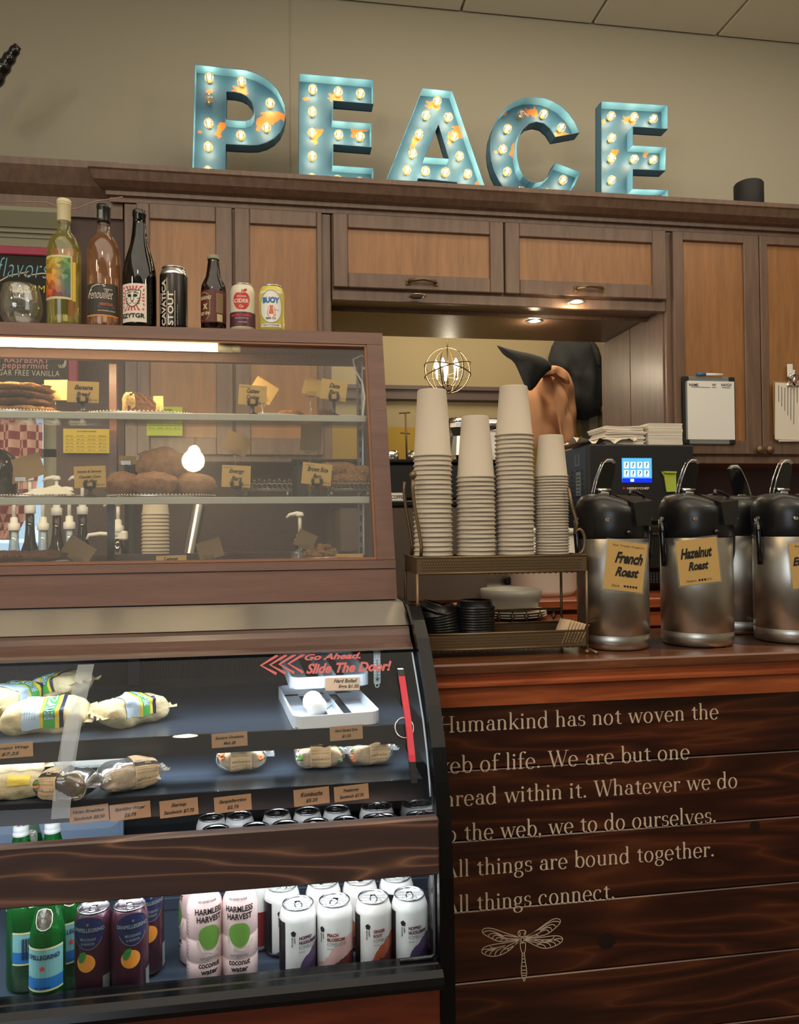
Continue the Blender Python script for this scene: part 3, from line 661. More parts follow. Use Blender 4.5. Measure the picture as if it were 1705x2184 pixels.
rebase(ch, (p.x, p.y, p.z+R_)); plight('chandelier_light', (p.x, p.y-.02, p.z), 7, (1, .86, .62), .06)
def cloth(name, outline, Y, th, mname, lab, cat, folds=(), amp=.012, holes=None):
    """a padded garment: outline inflated to both sides with folds"""
    pts = smooth(outline, 1 if mname == 'hoodie_black' else 2); w = [at(x, y, Y=Y) for x, y in pts]; P2 = [(q.x, q.z) for q in w]
    cx_ = sum(p[0] for p in P2)/len(P2); cz_ = sum(p[1] for p in P2)/len(P2); n = len(P2); R = 9; vs = []; fs = []
    for sgn in (-1, 1):
        o = len(vs); vs.append((cx_, Y+sgn*th, cz_))
        for k in range(1, R+1):
            u = k/R
            for x, z in P2:
                xx, zz_ = cx_+(x-cx_)*u, cz_+(z-cz_)*u
                d = th*math.sqrt(max(0, 1-u**3)); d += amp*math.sin((xx*38+zz_*14)+2*noise.noise((xx*6, zz_*6, 1)))*(1-u**4)+amp*1.5*noise.noise((xx*14, zz_*9, 3))*(1-u**4)
                vs.append((xx, Y+sgn*d, zz_))
        for i in range(n): fs.append((o, o+1+i, o+1+(i+1) % n))
        for k in range(R-1):
            for i in range(n): j = (i+1) % n; a = o+1+k*n; b = a+n; fs.append((a+i, b+i, b+j, a+j))
    m = MB().add(vs, fs, 0, True); o = build(name, m, mname)
    return tag(o, lab, cat) if lab else o
hb = thing('hoodie', 'black hooded sweatshirt hanging high up in the back room', 'hoodie')
a_ = cloth('torso', [(1166, 775), (1180, 728), (1196, 721), (1264, 723), (1278, 745), (1287, 800), (1286, 884), (1262, 896), (1235, 896), (1205, 888), (1200, 830), (1185, 800)], 4.88, .10, 'hoodie_black', None, None, amp=.022); a_.parent = hb
a_ = cloth('hood', [(1255, 722), (1262, 724), (1280, 762), (1281, 790), (1272, 770)], 4.77, .03, 'hoodie_black', None, None); a_.parent = hb
rebase(hb, at(1235, 896, Y=4.88))
ht = thing('hoodie', 'tan hooded sweatshirt with its sleeve hanging, below the black pointed cap', 'hoodie')
a_ = cloth('torso', [(1150, 800), (1174, 780), (1208, 784), (1222, 830), (1228, 880), (1228, 930), (1238, 968), (1138, 972), (1126, 900), (1118, 850), (1130, 815)], 4.72, .12, 'hoodie_tan', None, None, amp=.030); a_.parent = ht
a_ = cloth('sleeve', [(1180, 800), (1200, 815), (1214, 870), (1222, 920), (1228, 950), (1200, 955), (1192, 900), (1180, 850)], 4.60, .05, 'hoodie_tan', None, None, amp=.022); a_.parent = ht
a_ = cloth('hood', [(1146, 800), (1160, 782), (1185, 778), (1208, 788), (1217, 812), (1214, 822), (1200, 806), (1175, 795), (1158, 800), (1148, 808)], 4.58, .045, 'hoodie_tan', None, None, amp=.014); a_.parent = ht
p_ = at(1185, 800, Y=4.8); build('hanger_peg', MB().tube([(p_.x, 4.72, p_.z), (p_.x, 4.999, p_.z)], .012, 8), 'cabinet_frame', ht)
rebase(ht, at(1180, 965, Y=4.72))
cloth('pointed_cap', [(1059, 736), (1063, 738), (1100, 748), (1132, 754), (1164, 764), (1182, 784), (1160, 800), (1138, 832), (1126, 834), (1108, 792), (1096, 768), (1072, 754)], 4.50, .045, 'hoodie_black', 'black pointed cloth cap sticking out left of the tan hoodie', 'cap', amp=.006)
gp = MB(); a = at(1262, 880, Y=4.9); b = at(1262, 1010, Y=4.9)
gp.box(a.x-.03, a.x+.03, 4.86, 4.999, b.z-.3, a.z, b=.003).box(a.x-.05, a.x+.22, 4.84, 4.999, a.z, a.z+.035, b=.003)
tag(build('rail_post', gp, 'grey_panel'), 'grey post with a flat rail under the black hoodie', 'post')
# ================================================================ BACK COUNTER
bc = thing('back_counter', 'dark red wood back counter behind the coffee pots', 'counter')
build('worktop', MB().box(-2.4, 3.0, 2.50, 3.19, 1.065, 1.10, b=.004), 'counter_wood', bc)
build('front', MB().box(-2.4, 3.0, 2.53, 2.56, .0, 1.064), 'red_wood', bc)
build('ledge', MB().box(-2.4, 3.0, 2.515, 2.53, 1.00, 1.05, b=.004), 'counter_wood', bc)
rebase(bc, (.6, 2.8, 0))
# oven
ox0, ox1, oy0, oy1, oz0, oz1 = 1.137, 1.56, 2.72, 3.12, 1.125, 1.655
ov = thing('speed_oven', 'black countertop speed oven with a glowing blue touch screen', 'oven')
o_ = MB().box(ox0, ox1, oy0+.02, oy1, oz0, oz1, b=.006); build('body', o_, 'oven_black', ov)
fp = MB().box(ox0+.002, ox1-.002, oy0, oy0+.02, oz0+.235, oz1-.002, b=.006); build('control_panel', fp, 'oven_black', ov)
fd = MB().box(ox0+.002, ox1-.002, oy0-.008, oy0+.02, oz0+.055, oz0+.228, b=.012); dr = build('door', fd, 'black_gloss', ov)
build('handle', MB().tube([(ox0+.03, oy0-.012, oz0+.19), (ox0+.03, oy0-.045, oz0+.19), (ox1-.03, oy0-.045, oz0+.19), (ox1-.03, oy0-.012, oz0+.19)], .009, 10), 'black_plastic', dr)
gr = MB()
for i in range(34): gr.box(ox0+.012+i*.0118, ox0+.019+i*.0118, oy0-.002, oy0+.02, oz0+.008, oz0+.048)
for k in range(4): gr.box(ox0+.01, ox1-.01, oy0+.002, oy0+.018, oz0+.008+k*.012, oz0+.012+k*.012)
build('vent_grille', gr, 'grid_dark', ov)
sl = MB()
for i in range(9):
    for k in range(3): sl.box(ox0-.0015, ox0+.002, oy0+.06+k*.05, oy0+.10+k*.05, oz1-.10-i*.02, oz1-.092-i*.02)
build('side_vent', sl, 'black_plastic', ov)
for k, (y_, z_, hh) in enumerate(((oy0+.085, oz1-.075, .045), (oy0+.075, oz1-.19, .09))):
    st = MB().box(ox0-.002, ox0, y_, y_+.045, z_, z_+hh, 0)
    for i in range(6): st.box(ox0-.003, ox0-.002, y_+.006, y_+.038, z_+.006+i*hh*.15, z_+.009+i*hh*.15, 1)
    build('sticker', st, ['label_grey', 'ink'], ov)
a, b = at(1327, 977, Y=oy0-.001), at(1391, 1029, Y=oy0-.001)
sx0, sz1, sx1, sz0 = a.x, a.z, b.x, b.z
sn = build('touch_screen', MB().box(sx0, sx1, oy0-.002, oy0, sz0, sz1), 'screen_blue', ov)
sb = MB().box(sx0, sx1, oy0-.0026, oy0-.002, sz0, sz0+.016); build('status_bar', sb, 'screen_bar', sn)
ic = MB(); f_ = pframe((0, oy0-.003, 0), (1, 0, 0), (0, 0, 1)); icw = (sx1-sx0)/4.4
for i in range(4):
    for k in range(2):
        x = sx0+icw*.25+i*icw; z = sz0+.022+k*.031
        ic.box(x, x+icw*.72, oy0-.0026, oy0-.002, z, z+.024, 0)
        txt(ic, '?', x+.006, z+.004, .008, .017, f_, 1)
build('icons', ic, ['screen_white', 'ink'], sn)
build('indicator', MB().box(sx0+.032, sx0+.046, oy0-.0032, oy0-.0026, sz0+.003, sz0+.013), 'screen_white', sn)
lg = MB(); a = at(1338, 1044, Y=oy0); txt(lg, 'MERRYCHEF', a.x, a.z, .088, .0085, pframe((0, oy0-.001, 0), (1, 0, 0), (0, 0, 1)), 0, .03)
lg.prism([(a.x-.016, a.z), (a.x-.006, a.z+.004), (a.x-.016, a.z+.011)], oy0-.001, oy0, 'y', 1)
build('lettering', lg, ['ink_white', 'red_plastic'], ov)
ft = MB()
for x in (ox0+.03, ox1-.03):
    for y in (oy0+.05, oy1-.05): ft.lathe([(.018, 0), (.016, .026)], (x, y, 1.10), 12)
build('feet', ft, 'black_plastic', ov)
rebase(ov, (1.34, 2.9, 1.10))
# green sleeve stuck to the oven
a = at(1411, 1006, Y=2.715); gn = MB()
gn.prism([(a.x, a.z), (a.x+.058, a.z-.001), (a.x+.058, a.z-.075), (a.x+.02, a.z-.076), (a.x+.012, a.z-.02)], 2.712, 2.718, 'y'); gn.prism([(a.x+.006, a.z+.001), (a.x+.056, a.z), (a.x+.055, a.z-.006), (a.x+.008, a.z-.005)], 2.702, 2.712, 'y')
tag(build('green_sticky_pad', gn, 'green_note'), 'lime green sticky note pad curling off the oven front', 'note')
# napkin stacks on the oven
def napkins(name, x0, x1, y0, y1, z0, n, lab, jit, rz=0):
    t = thing(name, lab, 'napkins', 'napkin stacks on the oven')
    for i in range(n):
        z = z0+i*.0052; j = random.uniform(-jit, jit); k = random.uniform(-jit, jit)
        m = MB(); nn = 12; vs = []
        for e in (0, 1):
            for a in range(nn+1):
                u = a/nn; x = x0+(x1-x0)*u+j; wv = .002*math.sin(u*5+i*.7)*(jit*120)
                for yy in (y0+k, y1+k): vs.append((x, yy, z+wv+e*.0046))
        fs = []
        for e in (0, 1):
            for a in range(nn): o = e*2*(nn+1)+a*2; fs.append((o, o+1, o+3, o+2))
        o2 = 2*(nn+1)
        for a in range(nn): fs += [(a*2, a*2+2, o2+a*2+2, o2+a*2), (a*2+1, a*2+3, o2+a*2+3, o2+a*2+1)]
        fs += [(0, 1, o2+1, o2), (2*nn, 2*nn+1, o2+2*nn+1, o2+2*nn)]
        build('napkin', m.add(vs, fs), 'white_paper', t)
    rebase(t, ((x0+x1)/2, (y0+y1)/2, z0))
napkins('napkin_stack', 1.395, 1.535, 2.76, 2.90, 1.656, 16, 'neat square stack of folded white napkins at the oven right end', .0012)
napkins('napkin_stack', 1.225, 1.385, 2.77, 2.92, 1.656, 14, 'slumped pile of folded white napkins on the oven', .008)
cl = MB(); nn = 16; vs = []
for i in range(nn+1):
    for k in range(7): vs.append((1.10+.24*i/nn+.01*math.sin(k), 2.74+.03*k, 1.662+.012*abs(noise.noise((i*.6, k*.8, 0)))*3+.03*max(0, (i/nn-.6))+.006*math.sin(i*1.1+k)))
cl.add(vs, [(i*7+k, (i+1)*7+k, (i+1)*7+k+1, i*7+k+1) for i in range(nn) for k in range(6)], 0, True)
tag(build('cloth', cl, 'white_paper'), 'crumpled white cloth lying on the oven left corner', 'cloth')
# clipboards
def wtext(mb, s, a, w_, h_, Y, mi=0, **k): txt(mb, s, a[0], a[1], w_, h_, pframe((0, Y, 0), (1, 0, 0), (0, 0, 1)), mi, **k)
Yc = 2.915
a, b = at(1456, 802, Y=Yc), at(1570, 948, Y=Yc); wa, wbp = at(1466, 812, Y=Yc), at(1568, 938, Y=Yc)
cbd = thing('clipboard', 'grey framed whiteboard with NAME heading hanging on the cabinet door', 'whiteboard')
m = MB().box(a.x, b.x, Yc, Yc+.009, b.z, a.z, b=.003); build('board', m, 'label_grey', cbd)
m = MB()
for x in (a.x, b.x-.028):
    for z in (b.z, a.z-.02): m.box(x, x+.028, Yc-.003, Yc+.010, z, z+.02, b=.003)
m.box(a.x, a.x+.012, Yc-.001, Yc+.010, b.z+.02, a.z-.02).box(b.x-.006, b.x, Yc-.001, Yc+.010, b.z+.02, a.z-.02)
build('corner_guard', m, 'oven_black', cbd)
build('writing_surface', MB().box(wa.x, wbp.x, Yc-.002, Yc, wbp.z, wa.z), 'white_plastic', cbd)
m = MB(); wtext(m, 'NAME', (wa.x+.008, wa.z-.022), .040, .011, Yc-.003); wtext(m, 'W?', (wa.x+.108, wa.z-.021), .018, .011, Yc-.003); wtext(m, 'H/G?', (wa.x+.150, wa.z-.021), .044, .012, Yc-.003)
f_ = pframe((0, Yc-.003, 0), (1, 0, 0), (0, 0, 1))
for x0, x1 in ((.018, .10), (.106, .126), (.152, .19)): ribbon(m, [(wa.x+x0, wa.z-.0255), (wa.x+x1, wa.z-.0262)], .0018, f_)
build('lettering', m, 'ink', cbd); rebase(cbd, ((a.x+b.x)/2, Yc, b.z))
mk = thing('marker', 'white marker with a blue cap lying on top of the whiteboard', 'marker')
z_ = a.z+.008; build('barrel', MB().tube([(a.x+.10, Yc-.002, z_), (a.x+.175, Yc-.002, z_)], .0055, 10), 'white_plastic', mk)
build('cap', MB().tube([(a.x+.062, Yc-.002, z_), (a.x+.10, Yc-.002, z_)], .0068, 10), 'print_blue', mk); rebase(mk, (a.x+.12, Yc, z_))
a, b = at(1652, 818, Y=Yc), at(1760, 930, Y=Yc)
c2b = thing('clipboard', 'clipboard with loose paper sheets at the right edge of the picture', 'clipboard')
build('board', MB().box(a.x-.004, b.x, Yc, Yc+.004, b.z, a.z+.01, b=.002), 'kraft_dark', c2b)
for i, (dx, dz, rz) in enumerate(((.002, 0, -.02), (.006, -.006, .01), (.0, .004, -.04))):
    m = MB(); o = Vector((a.x+dx, Yc-.002-i*.002, a.z+dz)); ux = Vector((math.cos(rz), 0, math.sin(rz))); uz = Vector((-math.sin(rz), 0, math.cos(rz)))
    f_ = pframe(o, ux, uz); m.flat([(0, 0), (.21, 0), (.21, -.235), (.004, -.235)], [(0, 1, 2, 3)], f_)
    if i == 2:
        f2 = pframe(o-Vector((0, .001, 0)), ux, uz)
        for k in range(9): ribbon(m, [(.016+k*.014, -.012-.004*(k % 3)), (.018+k*.014, -.08-.018*(k*7 % 6))], .0022, f2, 1)
    build('paper_sheet', m, ['white_paper', 'ink'], c2b)
cx_ = at(1690, 812, Y=Yc).x; z_ = a.z
build('spring_clip', MB().box(cx_-.03, cx_+.03, Yc-.014, Yc-.003, z_-.012, z_+.004, b=.003).tube([(cx_-.02, Yc-.012, z_), (cx_-.022, Yc-.02, z_+.03), (cx_, Yc-.02, z_+.04), (cx_+.022, Yc-.02, z_+.03), (cx_+.02, Yc-.012, z_)], .005, 8).lathe([(.008, -.025), (.008, .025)], (cx_, Yc-.012, z_+.012), 10), 'chrome', c2b)
rebase(c2b, (cx_, Yc, b.z))
hk = thing('hook', 'small white plastic adhesive hook above the right clipboard', 'hook')
build('plate', MB().box(cx_-.013, cx_+.013, 2.924, 2.929, z_+.03, z_+.085, b=.003), 'white_plastic', hk)
build('prong', MB().tube([(cx_, 2.924, z_+.045), (cx_, 2.905, z_+.04), (cx_, 2.9, z_+.055)], .004, 8), 'white_plastic', hk); rebase(hk, (cx_, 2.926, z_+.03))
# things on the back counter, seen through the rack
gb = thing('appliance_side', 'plain brown grey side panel of an appliance behind the cup rack', 'appliance')
a, b = at(885, 1222, Y=2.55), at(1036, 1330, Y=2.55)
build('body', MB().box(a.x-.25, b.x, 2.52, 2.9, 1.101, 1.42, b=.008), 'hazel_pot', gb)
build('top_panel', MB().box(a.x-.25, b.x, 2.515, 2.905, 1.42, 1.44, b=.004), 'black_plastic', gb)
rebase(gb, (a.x, 2.7, 1.1))
cg = thing('coffee_machine', 'dark coffee machine with a white COFFEE label between case and cups', 'coffee machine')
a = at(848, 985, Y=2.62); b = at(1000, 985, Y=2.62)
build('body', MB().box(a.x-.35, b.x+.12, 2.66, 3.05, 1.445, a.z, b=.01), 'oven_black', cg)
build('top_plate', MB().box(a.x-.36, b.x+.13, 2.65, 3.06, a.z, a.z+.012, b=.003), 'black_gloss', cg)
t_ = at(835, 1064, Y=2.62); m = MB().box(t_.x, t_.x+.055, 2.653, 2.66, t_.z-.005, t_.z+.022, 0); txt(m, 'COFFEE', t_.x+.004, t_.z+.001, .047, .013, pframe((0, 2.652, 0), (1, 0, 0), (0, 0, 1)), 1)
build('label_plate', m, ['white_plastic', 'ink'], cg)
for i in range(4): build('steam_dome', MB().lathe([(.03, 0), (.03, .03), (.024, .04), (0, .042)], (a.x+.0+i*.09, 2.78, a.z+.012), 16), 'chrome', cg)
m = MB().tube([(b.x+.05, 2.655, a.z-.04), (b.x+.05, 2.651, a.z-.04)], .005, 10); build('indicator_light', m, 'screen_white', cg)
rebase(cg, (a.x, 2.8, 1.445))
hopper = thing('grinder', 'chrome coffee grinder with a ribbed top behind the cup stacks', 'grinder')
p = at(1050, 960, Y=2.75)
build('housing', MB().lathe([(.05, 0), (.055, .10), (.045, .15), (.05, .17)], (p.x, 2.78, p.z-.10), 20), 'white_plastic', hopper)
build('dome', MB().lathe([(.056, .17), (.056, .20), (.048, .215), (0, .222)], (p.x, 2.78, p.z-.10), 24), 'chrome', hopper)
rebase(hopper, (p.x, 2.78, p.z-.1)); 
p = at(985, 935, Y=2.7); hb2 = thing('milk_frother', 'fluted chrome container beside the leftmost cup stack', 'container')
prf = [(.05, 0), (.034, .07), (.05, .10), (.05, .115), (.0, .12)]
build('body', MB().lathe(prf, (p.x, 2.74, p.z-.06), 14, sm=False), 'aluminium', hb2); build('lid', MB().lathe([(.046, 0), (.04, .02), (0, .028)], (p.x, 2.74, p.z+.055), 20), 'chrome', hb2); rebase(hb2, (p.x, 2.74, p.z-.06))
p = at(872, 975, Y=2.68); q1 = at(872, 878, Y=2.68)
st = MB().tube([(p.x, 2.72, p.z-.02), (q1.x-.004, 2.72, q1.z)], .0035, 8).tube([(q1.x-.028, 2.72, q1.z), (q1.x+.012, 2.72, q1.z+.003)], .003, 6).tube([(p.x-.022, 2.72, p.z+.09), (p.x+.012, 2.72, p.z+.088)], .003, 6).lathe([(.03, 0), (.02, .012), (.004, .018)], (p.x, 2.72, p.z-.03), 14)
tag(build('wire_stand', st, 'bronze'), 'thin upright wire stand with short crossbars left of the cups', 'stand')
tub = thing('white_tub', 'large white plastic tub on the back counter behind the rack', 'tub')
p = at(1160, 1276, Y=2.6)
build('body', MB().lathe([(.11, 0), (.125, .02), (.13, .085), (.134, .09), (.134, .11), (.13, .115), (.13, .22)], (p.x+.035, 2.72, 1.101), 32), 'oat_tub', tub)
build('lid', MB().lathe([(.136, .22), (.136, .24), (0, .245)], (p.x+.035, 2.72, 1.101), 32), 'white_plastic', tub); rebase(tub, (p.x+.035, 2.72, 1.101))
mt = thing('metal_bin', 'brushed metal bin with a black knob behind the cup rack', 'bin')
p = at(1075, 1262, Y=2.7)
build('body', MB().box(p.x-.08, p.x+.03, 2.72, 2.86, 1.101, 1.30, b=.006), 'steel', mt); build('rail', MB().box(p.x-.08, p.x+.03, 2.68, 2.72, 1.101, 1.14, b=.004), 'grey_panel', mt)
build('knob', MB().box(p.x-.0, p.x+.028, 2.69, 2.715, 1.142, 1.168, b=.006), 'black_plastic', mt); rebase(mt, (p.x, 2.78, 1.101))
# ================================================================ SERVICE COUNTER
CZ = 1.065
co = thing('service_counter', 'red brown wooden service counter with a quote painted on its plank front', 'counter')
pr = [(1.60, 1.065), (1.594, 1.058), (1.594, 1.047), (1.600, 1.040), (1.604, 1.036), (1.606, 1.026), (1.598, 1.022), (1.598, 1.016), (1.608, 1.010), (1.608, .972), (1.64, .972), (1.64, 1.04), (2.03, 1.04), (2.03, 1.065)]
build('worktop', MB().box(.296, 3.2, 1.596, 2.03, 1.042, 1.065, b=.004), 'counter_top_wood', co)
build('edge_moulding', MB().prism([q for q in pr if q[1] < 1.0415 and q[0] < 2.03]+[(1.64, 1.0415), (1.602, 1.0415)], .296, 3.2), 'counter_wood', co)
build('carcass', MB().box(.30, 3.2, 1.65, 2.0, 0, 1.04), 'red_wood', co)
zs = [.972, .834, .684, .535, .384, .234, .10]
for i in range(6):
    dx = random.uniform(-.5, .5)
    m = MB().box(.296, 3.2, 1.622, 1.65, zs[i+1]+.0015, zs[i]-.0008, b=.002)
    m.v = [(v[0]+dx*7, v[1], v[2]+i*.4) for v in m.v]
    o = build('plank', m, 'plank_wood', co); o.location = (-dx*7, 0, -i*.4)
# --- a broad-nib roman alphabet for the quote
TH, TN = .082, .024
def nib(dx, dy, u): return TN+(TH-TN)*abs(dy)**1.6
def serif(x, y, w=.13, up=0): return ('s', [(x-w/2, y), (x+w/2, y)], .026)
def stem(x, y0, y1): return ('b', [(x, y0), (x, y1)], TH)
def st(pts): return ('n', pts, 0)
def g_n(x): return [stem(x, 0, .31), st(arc(x-.125, .30, .125, .15, 180, 20, 10)[:0]+[(x-.25, .30)]+arc(x-.12, .31, .12, .135, 150, 0, 10))]
def bowl(cx, rx=.155, ry=.235): return st(arc(cx, .215, rx, ry, 0, 360, 28))
GL = {
 'o': ([bowl(.21)], .46), 'c': ([st(arc(.22, .215, .16, .235, 48, 318, 22)), ('d', (.325, .36), .04)], .44),
 'e': ([st(arc(.21, .215, .155, .235, 0, 322, 26)), ('s', [(.06, .225), (.36, .225)], .028)], .43),
 'n': ([stem(.10, 0, .42), serif(.10, .012), ('s', [(.035, .425), (.11, .44)], .03), *g_n(.34), serif(.34, .012)], .47),
 'm': ([stem(.10, 0, .42), serif(.10, .012), ('s', [(.035, .425), (.11, .44)], .03), *g_n(.34), serif(.34, .012), *g_n(.58), serif(.58, .012)], .71),
 'h': ([stem(.10, 0, .72), serif(.10, .012), ('s', [(.03, .715), (.11, .73)], .03), *g_n(.34), serif(.34, .012)], .47),
 'u': ([stem(.10, .13, .44), ('s', [(.03, .43), (.11, .44)], .03), st(arc(.22, .14, .12, .14, 180, 340, 10)), stem(.34, 0, .44), ('s', [(.27, .43), (.35, .44)], .03), ('s', [(.33, .012), (.41, .022)], .03)], .47),
 'r': ([stem(.10, 0, .42), serif(.10, .012), ('s', [(.035, .425), (.11, .44)], .03), st([(.10, .30)]+arc(.23, .32, .12, .11, 150, 70, 8)), ('d', (.275, .395), .045)], .33),
 'i': ([stem(.10, 0, .43), serif(.10, .012), ('s', [(.03, .425), (.11, .44)], .03), ('d', (.10, .60), .052)], .23),
 'l': ([stem(.10, 0, .72), serif(.10, .012), ('s', [(.03, .715), (.11, .73)], .03)], .23),
 'k': ([stem(.10, 0, .72), serif(.10, .012), ('s', [(.03, .715), (.11, .73)], .03), ('s', [(.13, .19), (.34, .43)], .03), serif(.35, .43, .12), ('b', [(.20, .26), (.37, .01)], .078), serif(.38, .012, .12)], .46),
 'd': ([st(arc(.20, .215, .145, .235, 30, 330, 24)), stem(.345, 0, .72), ('s', [(.27, .715), (.355, .73)], .03), ('s', [(.34, .012), (.42, .022)], .03)], .48),
 'b': ([stem(.10, .02, .72), ('s', [(.03, .715), (.11, .73)], .03), st(arc(.245, .215, .145, .235, 150, -150, 24))], .46),
 'a': ([stem(.305, .07, .30), st(arc(.20, .31, .105, .135, 0, 140, 10)), ('d', (.115, .355), .042), st([(.305, .26)]+arc(.19, .13, .12, .125, 75, 300, 18)), ('s', [(.29, .035), (.41, .02)], .035), stem(.305, .0, .12)], .43),
 's': ([st(arc(.18, .335, .105, .11, 50, 245, 14)+arc(.18, .115, .115, .115, 62, -130, 14)), ('s', [(.28, .44), (.275, .33)], .026), ('s', [(.065, .12), (.06, .0)], .026)], .36),
 't': ([('b', [(.15, .11), (.15, .56)], .074), ('s', [(.03, .43), (.28, .43)], .028), st(arc(.235, .11, .085, .105, 180, 310, 8)), ('s', [(.06, .44), (.16, .57)], .03)], .32),
 'f': ([stem(.12, 0, .58), serif(.12, .012, .17), ('s', [(.02, .43), (.27, .43)], .028), st(arc(.23, .58, .11, .14, 180, 70, 8)), ('d', (.29, .69), .045)], .29),
 'v': ([('b', [(.08, .43), (.22, .0)], .08), ('s', [(.22, .0), (.36, .43)], .028), serif(.08, .435, .15), serif(.36, .435, .13)], .43),
 'w': ([('b', [(.08, .43), (.20, .0)], .078), ('s', [(.20, .0), (.33, .43)], .028), ('b', [(.33, .43), (.45, .0)], .078), ('s', [(.45, .0), (.58, .43)], .028), serif(.08, .435, .15), serif(.33, .435, .1), serif(.58, .435, .13)], .64),
 'g': ([st(arc(.19, .29, .125, .155, 0, 360, 22)), ('s', [(.28, .40), (.36, .44)], .04), st([(.11, .17), (.07, .10), (.12, .05), (.25, .04)]+arc(.19, -.09, .155, .13, 60, -240, 20))], .41),
 'W': ([('b', [(.10, .68), (.27, .0)], .085), ('s', [(.27, .0), (.45, .66)], .028), ('b', [(.40, .68), (.57, .0)], .085), ('s', [(.57, .0), (.75, .68)], .028), serif(.10, .685, .18), serif(.40, .685, .12), serif(.76, .685, .15)], .80),
 'H': ([stem(.12, 0, .68), stem(.50, 0, .68), ('s', [(.12, .35), (.50, .35)], .028), serif(.12, .012, .2), serif(.12, .67, .2), serif(.5, .012, .2), serif(.5, .67, .2)], .64),
 'A': ([('s', [(.09, .0), (.30, .70)], .028), ('b', [(.29, .70), (.52, .0)], .088), ('s', [(.16, .24), (.43, .24)], .028), serif(.09, .012, .17), serif(.52, .012, .18)], .62),
 '.': ([('d', (.09, .045), .052)], .2), ',': ([('d', (.09, .045), .05), ('s', [(.12, .04), (.07, -.11)], .032)], .2), ' ': ([], .24)}
def roman(mb, s, x0, x1, z, fn, rng=(0, 999)):
    adv = sum(GL[c][1] for c in s)-.08; sx = (x1-x0)/adv; S = .0505
    x = 0; k = 0
    for i, c in enumerate(s):
        for q in GL[c][0]:
            k += 1; e = (k % 7)*.000012
            fn2 = lambda u, v, e=e: tuple(Vector(fn(u, v))-Vector((0, e, 0)))
            if not rng[0] <= i < rng[1]: continue
            if q[0] == 'd':
                pts = [(x0+(x+q[1][0])*sx+q[2]*sx*math.cos(t*PI/8), z+(q[1][1]+q[2]*math.sin(t*PI/8))*S) for t in range(16)]
                mb.flat(pts, [tuple(range(16))], fn2)
            else:
                pts = [(x0+(x+a)*sx, z+b*S) for a, b in q[1]]
                if q[0] == 'n': ribbon(mb, pts, lambda dx, dy, u: nib(dx, dy, u)*S, fn2)
                else:
                    a, b = pts[0], pts[-1]; ribbon(mb, pts, q[2]*S, fn2)
                    if q[0] == 'b' and abs(a[0]-b[0]) < .001:      # slight bracket at the feet
                        for zz, d in ((min(a[1], b[1]), 1),):
                            w_ = q[2]*S/2; mb.flat([(a[0]-w_*1.7, zz+.0008), (a[0]+w_*1.7, zz+.0008), (a[0]+w_, zz+.004*d), (a[0]-w_, zz+.004*d)], [(0, 1, 2, 3)], lambda u, v: tuple(Vector(fn(u, v))-Vector((0, .00012, 0))))
        x += GL[c][1]
fq = lambda u, v: (u, 1.6218, v)
def xq(px, py): return at(px, py, Y=1.62).x
L_ = [('Humankind has not woven the', (938, 1560), (1532, 1537), 1568, 0), ('web of life. We are but one', (1170, 1640), (1470, 1616), 1640, 0),
      ('thread within it. Whatever we do', (1268, 1700), (1573, 1680), 1712, 0), ('to the web, we to do ourselves.', (991, 1793), (1527, 1755), 1790, 0),
      ('All things are bound together.', (1018, 1867), (1523, 1828), 1870, 0), ('All things connect.', (1018, 1944), (1310, 1917), 1945, 0)]
refs = ['H', 'We', 'Wh', 'th', 'th', 'th']
for (s, a, b, _, _), rf in zip(L_, refs):
    xa, xb = xq(*a), xq(*b); z = (at(*a, Y=1.62).z+at(*b, Y=1.62).z)/2
    idx = s.index(rf) if rf != 'th' else s.index(' ')+1
    adv = sum(GL[c][1] for c in s)-.08; pre = sum(GL[c][1] for c in s[:idx])
    k = (xb-xa)/(adv-pre-.02); x0 = xa-(pre+.02)*k
    i0 = 0
    for wd in s.split(' '):
        qm = MB(); roman(qm, s, max(x0, .2), xb, z, fq, (i0, i0+len(wd))); i0 += len(wd)+1
        build('painted_word', qm, 'quote_paint', co)
# dragonfly drawn in thin lines
df = MB(); K = 7.104
def dz(x, y): q = at(1000+x/K, 1900+y/K, Y=1.62); return (q.x, q.z)
def line(pts, it=2, w_=.0016, closed=False):
    q = [dz(*p) for p in pts]
    for _ in range(it):
        o = [q[0]] if not closed else []
        for i in range(len(q)-(0 if closed else 1)):
            a, b = q[i], q[(i+1) % len(q)]; o += [(a[0]*.75+b[0]*.25, a[1]*.75+b[1]*.25), (a[0]*.25+b[0]*.75, a[1]*.25+b[1]*.75)]
        if not closed: o.append(q[-1])
        q = o
    ribbon(df, q, w_, fq, closed=closed)
line([(790, 715), (600, 660), (400, 585), (290, 565), (210, 590), (210, 650), (300, 700), (420, 765), (520, 780), (640, 755), (790, 740)])
line([(790, 715), (620, 690), (530, 680), (525, 710), (620, 735), (790, 735)]); line([(525, 690), (400, 625), (300, 605), (215, 640)]); line([(520, 700), (420, 650), (330, 655), (300, 690)]); line([(520, 710), (440, 675), (380, 685), (365, 730)]); line([(530, 725), (470, 710), (420, 725), (415, 755)]); line([(570, 740), (520, 730), (490, 750), (490, 775)]); line([(600, 742), (580, 745), (570, 770)])
line([(790, 745), (600, 790), (400, 815), (250, 850), (195, 905), (210, 960), (320, 1000), (430, 1000), (560, 950), (660, 880), (720, 800), (795, 770)])
